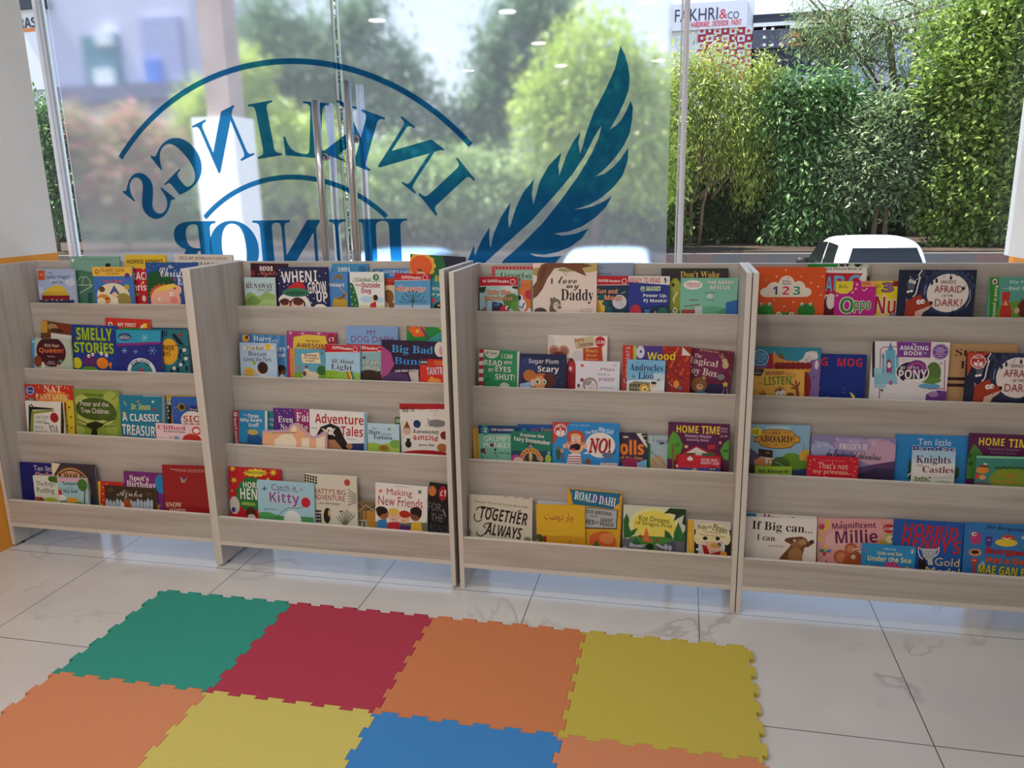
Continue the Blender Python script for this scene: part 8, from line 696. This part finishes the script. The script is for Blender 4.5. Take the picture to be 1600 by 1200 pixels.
def clip(poly, w, h):
    """clip a polygon to the cover rectangle 0..w, 0..h"""
    for ax, lim, sg in ((0, 0.0, 1), (0, w, -1), (1, 0.0, 1), (1, h, -1)):
        out = []
        for i, p in enumerate(poly):
            q = poly[i - 1]; ip = sg * (p[ax] - lim) >= 0; iq = sg * (q[ax] - lim) >= 0
            if ip != iq:
                t = (lim - q[ax]) / (p[ax] - q[ax]); out.append((q[0] + (p[0] - q[0]) * t, q[1] + (p[1] - q[1]) * t))
            if ip: out.append(p)
        poly = out
        if not poly: break
    return poly
GLY = {}
def glyphs(st, s, off):
    k = (st, s, off)
    if k not in GLY:
        g = text_mesh(styled(s, st), 2, off); base = g if off == 0 else glyphs(st, s, 0)[0]
        xs = [p[0] for p in base[0]]; ys = [p[1] for p in base[0]]
        GLY[k] = (g, (min(xs), max(xs), min(ys), max(ys)))
    return GLY[k]
def outline_shape(w, h, r):
    if not r: return [(0, 0), (w, 0), (w, h), (0, h)]
    p = [(0, 0)]
    for cx, cz, a0 in ((w - r, r, -90), (w - r, h - r, 0)):
        for i in range(7):
            a = radians(a0 + 15 * i); p.append((cx + r * cos(a), cz + r * sin(a)))
    return p + [(0, h)]
ORD = ('first', 'second', 'third', 'fourth'); TRY = ('top tray', 'second tray', 'third tray', 'bottom tray')
def make_book(rec):
    (u, r, lay, x, y, z, w, h, tilt, lean, th, kind, rad, col, label, shape, art) = rec
    ux, uy, uz, ur = UNITS[u - 1]
    M = Matrix.Translation((ux, uy, 0)) @ Matrix.Rotation(radians(ur), 4, 'Z') @ Matrix.Translation((x, y + max(0.0, (z - (LED[r - 1][1] - DROP + uz))) * math.tan(radians(lean)), z + th * sin(radians(lean)) + 0.0003)) @ Matrix.Rotation(-radians(lean), 4, 'X') @ Matrix.Rotation(-radians(tilt), 4, 'Y')
    root = empty(kind, (0, 0, 0)); root.matrix_world = M
    tag(root, label, 'book', 'books in the %s of the %s unit' % (TRY[r - 1], ORD[u - 1]))
    c = MB(); base = ink(col); e = 0.0016
    if shape: ol = [(shape[i] / 1000, min(h, max(0.0, h - shape[i + 1] / 1000))) for i in range(0, len(shape), 2)]
    else: ol = outline_shape(w, h, rad / 1000)
    c.prism(ol, 0.0, e, base); c.prism(ol, th - e, th, base)
    if not shape: c.box((0, e, 0), (0.0015, th - e, h), base)
    lv = [0.0]
    def put(vs, fs, mat):
        lv[0] += 0.000035; yy = -0.00012 - lv[0]
        c.add([(a, yy, h - b) for a, b in vs], fs, mat)
    def poly(pts, mat):
        pts = clip(pts, w, h)
        if len(pts) < 3: return
        t = tessellate_polygon([[Vector((a, b, 0)) for a, b in pts]])
        if t: put(pts, t, mat)
    for q in art:
        k = q[0]
        if k == 'e':
            n = 12 if max(q[4], q[5]) < 6 else 24
            poly([((q[2] + q[4] * cos(2 * pi * i / n)) / 1000, (q[3] + q[5] * sin(2 * pi * i / n)) / 1000) for i in range(n)], ink(q[1]))
        elif k == 'p':
            poly([(q[2][i] / 1000, q[2][i + 1] / 1000) for i in range(0, len(q[2]), 2)], ink(q[1]))
        elif k == 'l':
            P = [Vector((q[3][i] / 1000, q[3][i + 1] / 1000)) for i in range(0, len(q[3]), 2)]; hw = q[2] / 2000; mat = ink(q[1])
            L_ = []; R_ = []
            for i, p in enumerate(P):
                d = P[min(i + 1, len(P) - 1)] - P[max(i - 1, 0)]
                if d.length < 1e-6: d = Vector((1, 0))
                d.normalize(); nn = Vector((-d.y, d.x)) * hw; L_.append(p + nn); R_.append(p - nn)
            for i in range(len(P) - 1):
                pts = clip([tuple(v) for v in (L_[i], L_[i + 1], R_[i + 1], R_[i])], w, h)
                if len(pts) >= 3: put(pts, [tuple(range(len(pts)))], mat); lv[0] -= 0.000035
            lv[0] += 0.000035
        elif k == 't':
            _, st, s, cx, cy, tw, thh, rot, tc_, out = q
            for off, colr in ((0.045, out), (0.0, tc_)):
                if colr is None: continue
                (vs, fs), (x0, x1, y0, y1) = glyphs(st, s, off)
                a = radians(rot); up = rot in (90, -90)
                W_, H_ = (thh, tw) if up else (tw, thh)
                sx_ = W_ / max(x1 - x0, 1e-6) / 1000; sy_ = H_ / max(y1 - y0, 1e-6) / 1000; ca, sa = cos(a), sin(a); o = []
                for gx, gy in vs:
                    a_ = (gx - (x0 + x1) / 2) * sx_; b_ = (gy - (y0 + y1) / 2) * sy_
                    o.append((min(w, max(0.0, cx / 1000 + a_ * ca - b_ * sa)), min(h, max(0.0, cy / 1000 - (a_ * sa + b_ * ca)))))
                put(o, fs, ink(colr))
    cv = c.build('cover', root, fix=False)
    p = MB(); g = 0.0022 if not shape else 0.004
    if shape: p.prism([(a * 0.985 + 0.0075 * w, b * 0.985) for a, b in ol], e, th - e, PAPER)
    else: p.box((0.0016, e, g), (w - g, th - e, h - g), PAPER)
    p.build('page_block', root)
    return root
text_batch([(styled(q[2], q[1]), 2, off) for rec in BOOKS for q in rec[16] if q[0] == 't' for off in ((0.0, 0.045) if q[9] else (0.0,))])
for rec in BOOKS: make_book(rec)

bpy.data.scenes.remove(TS)
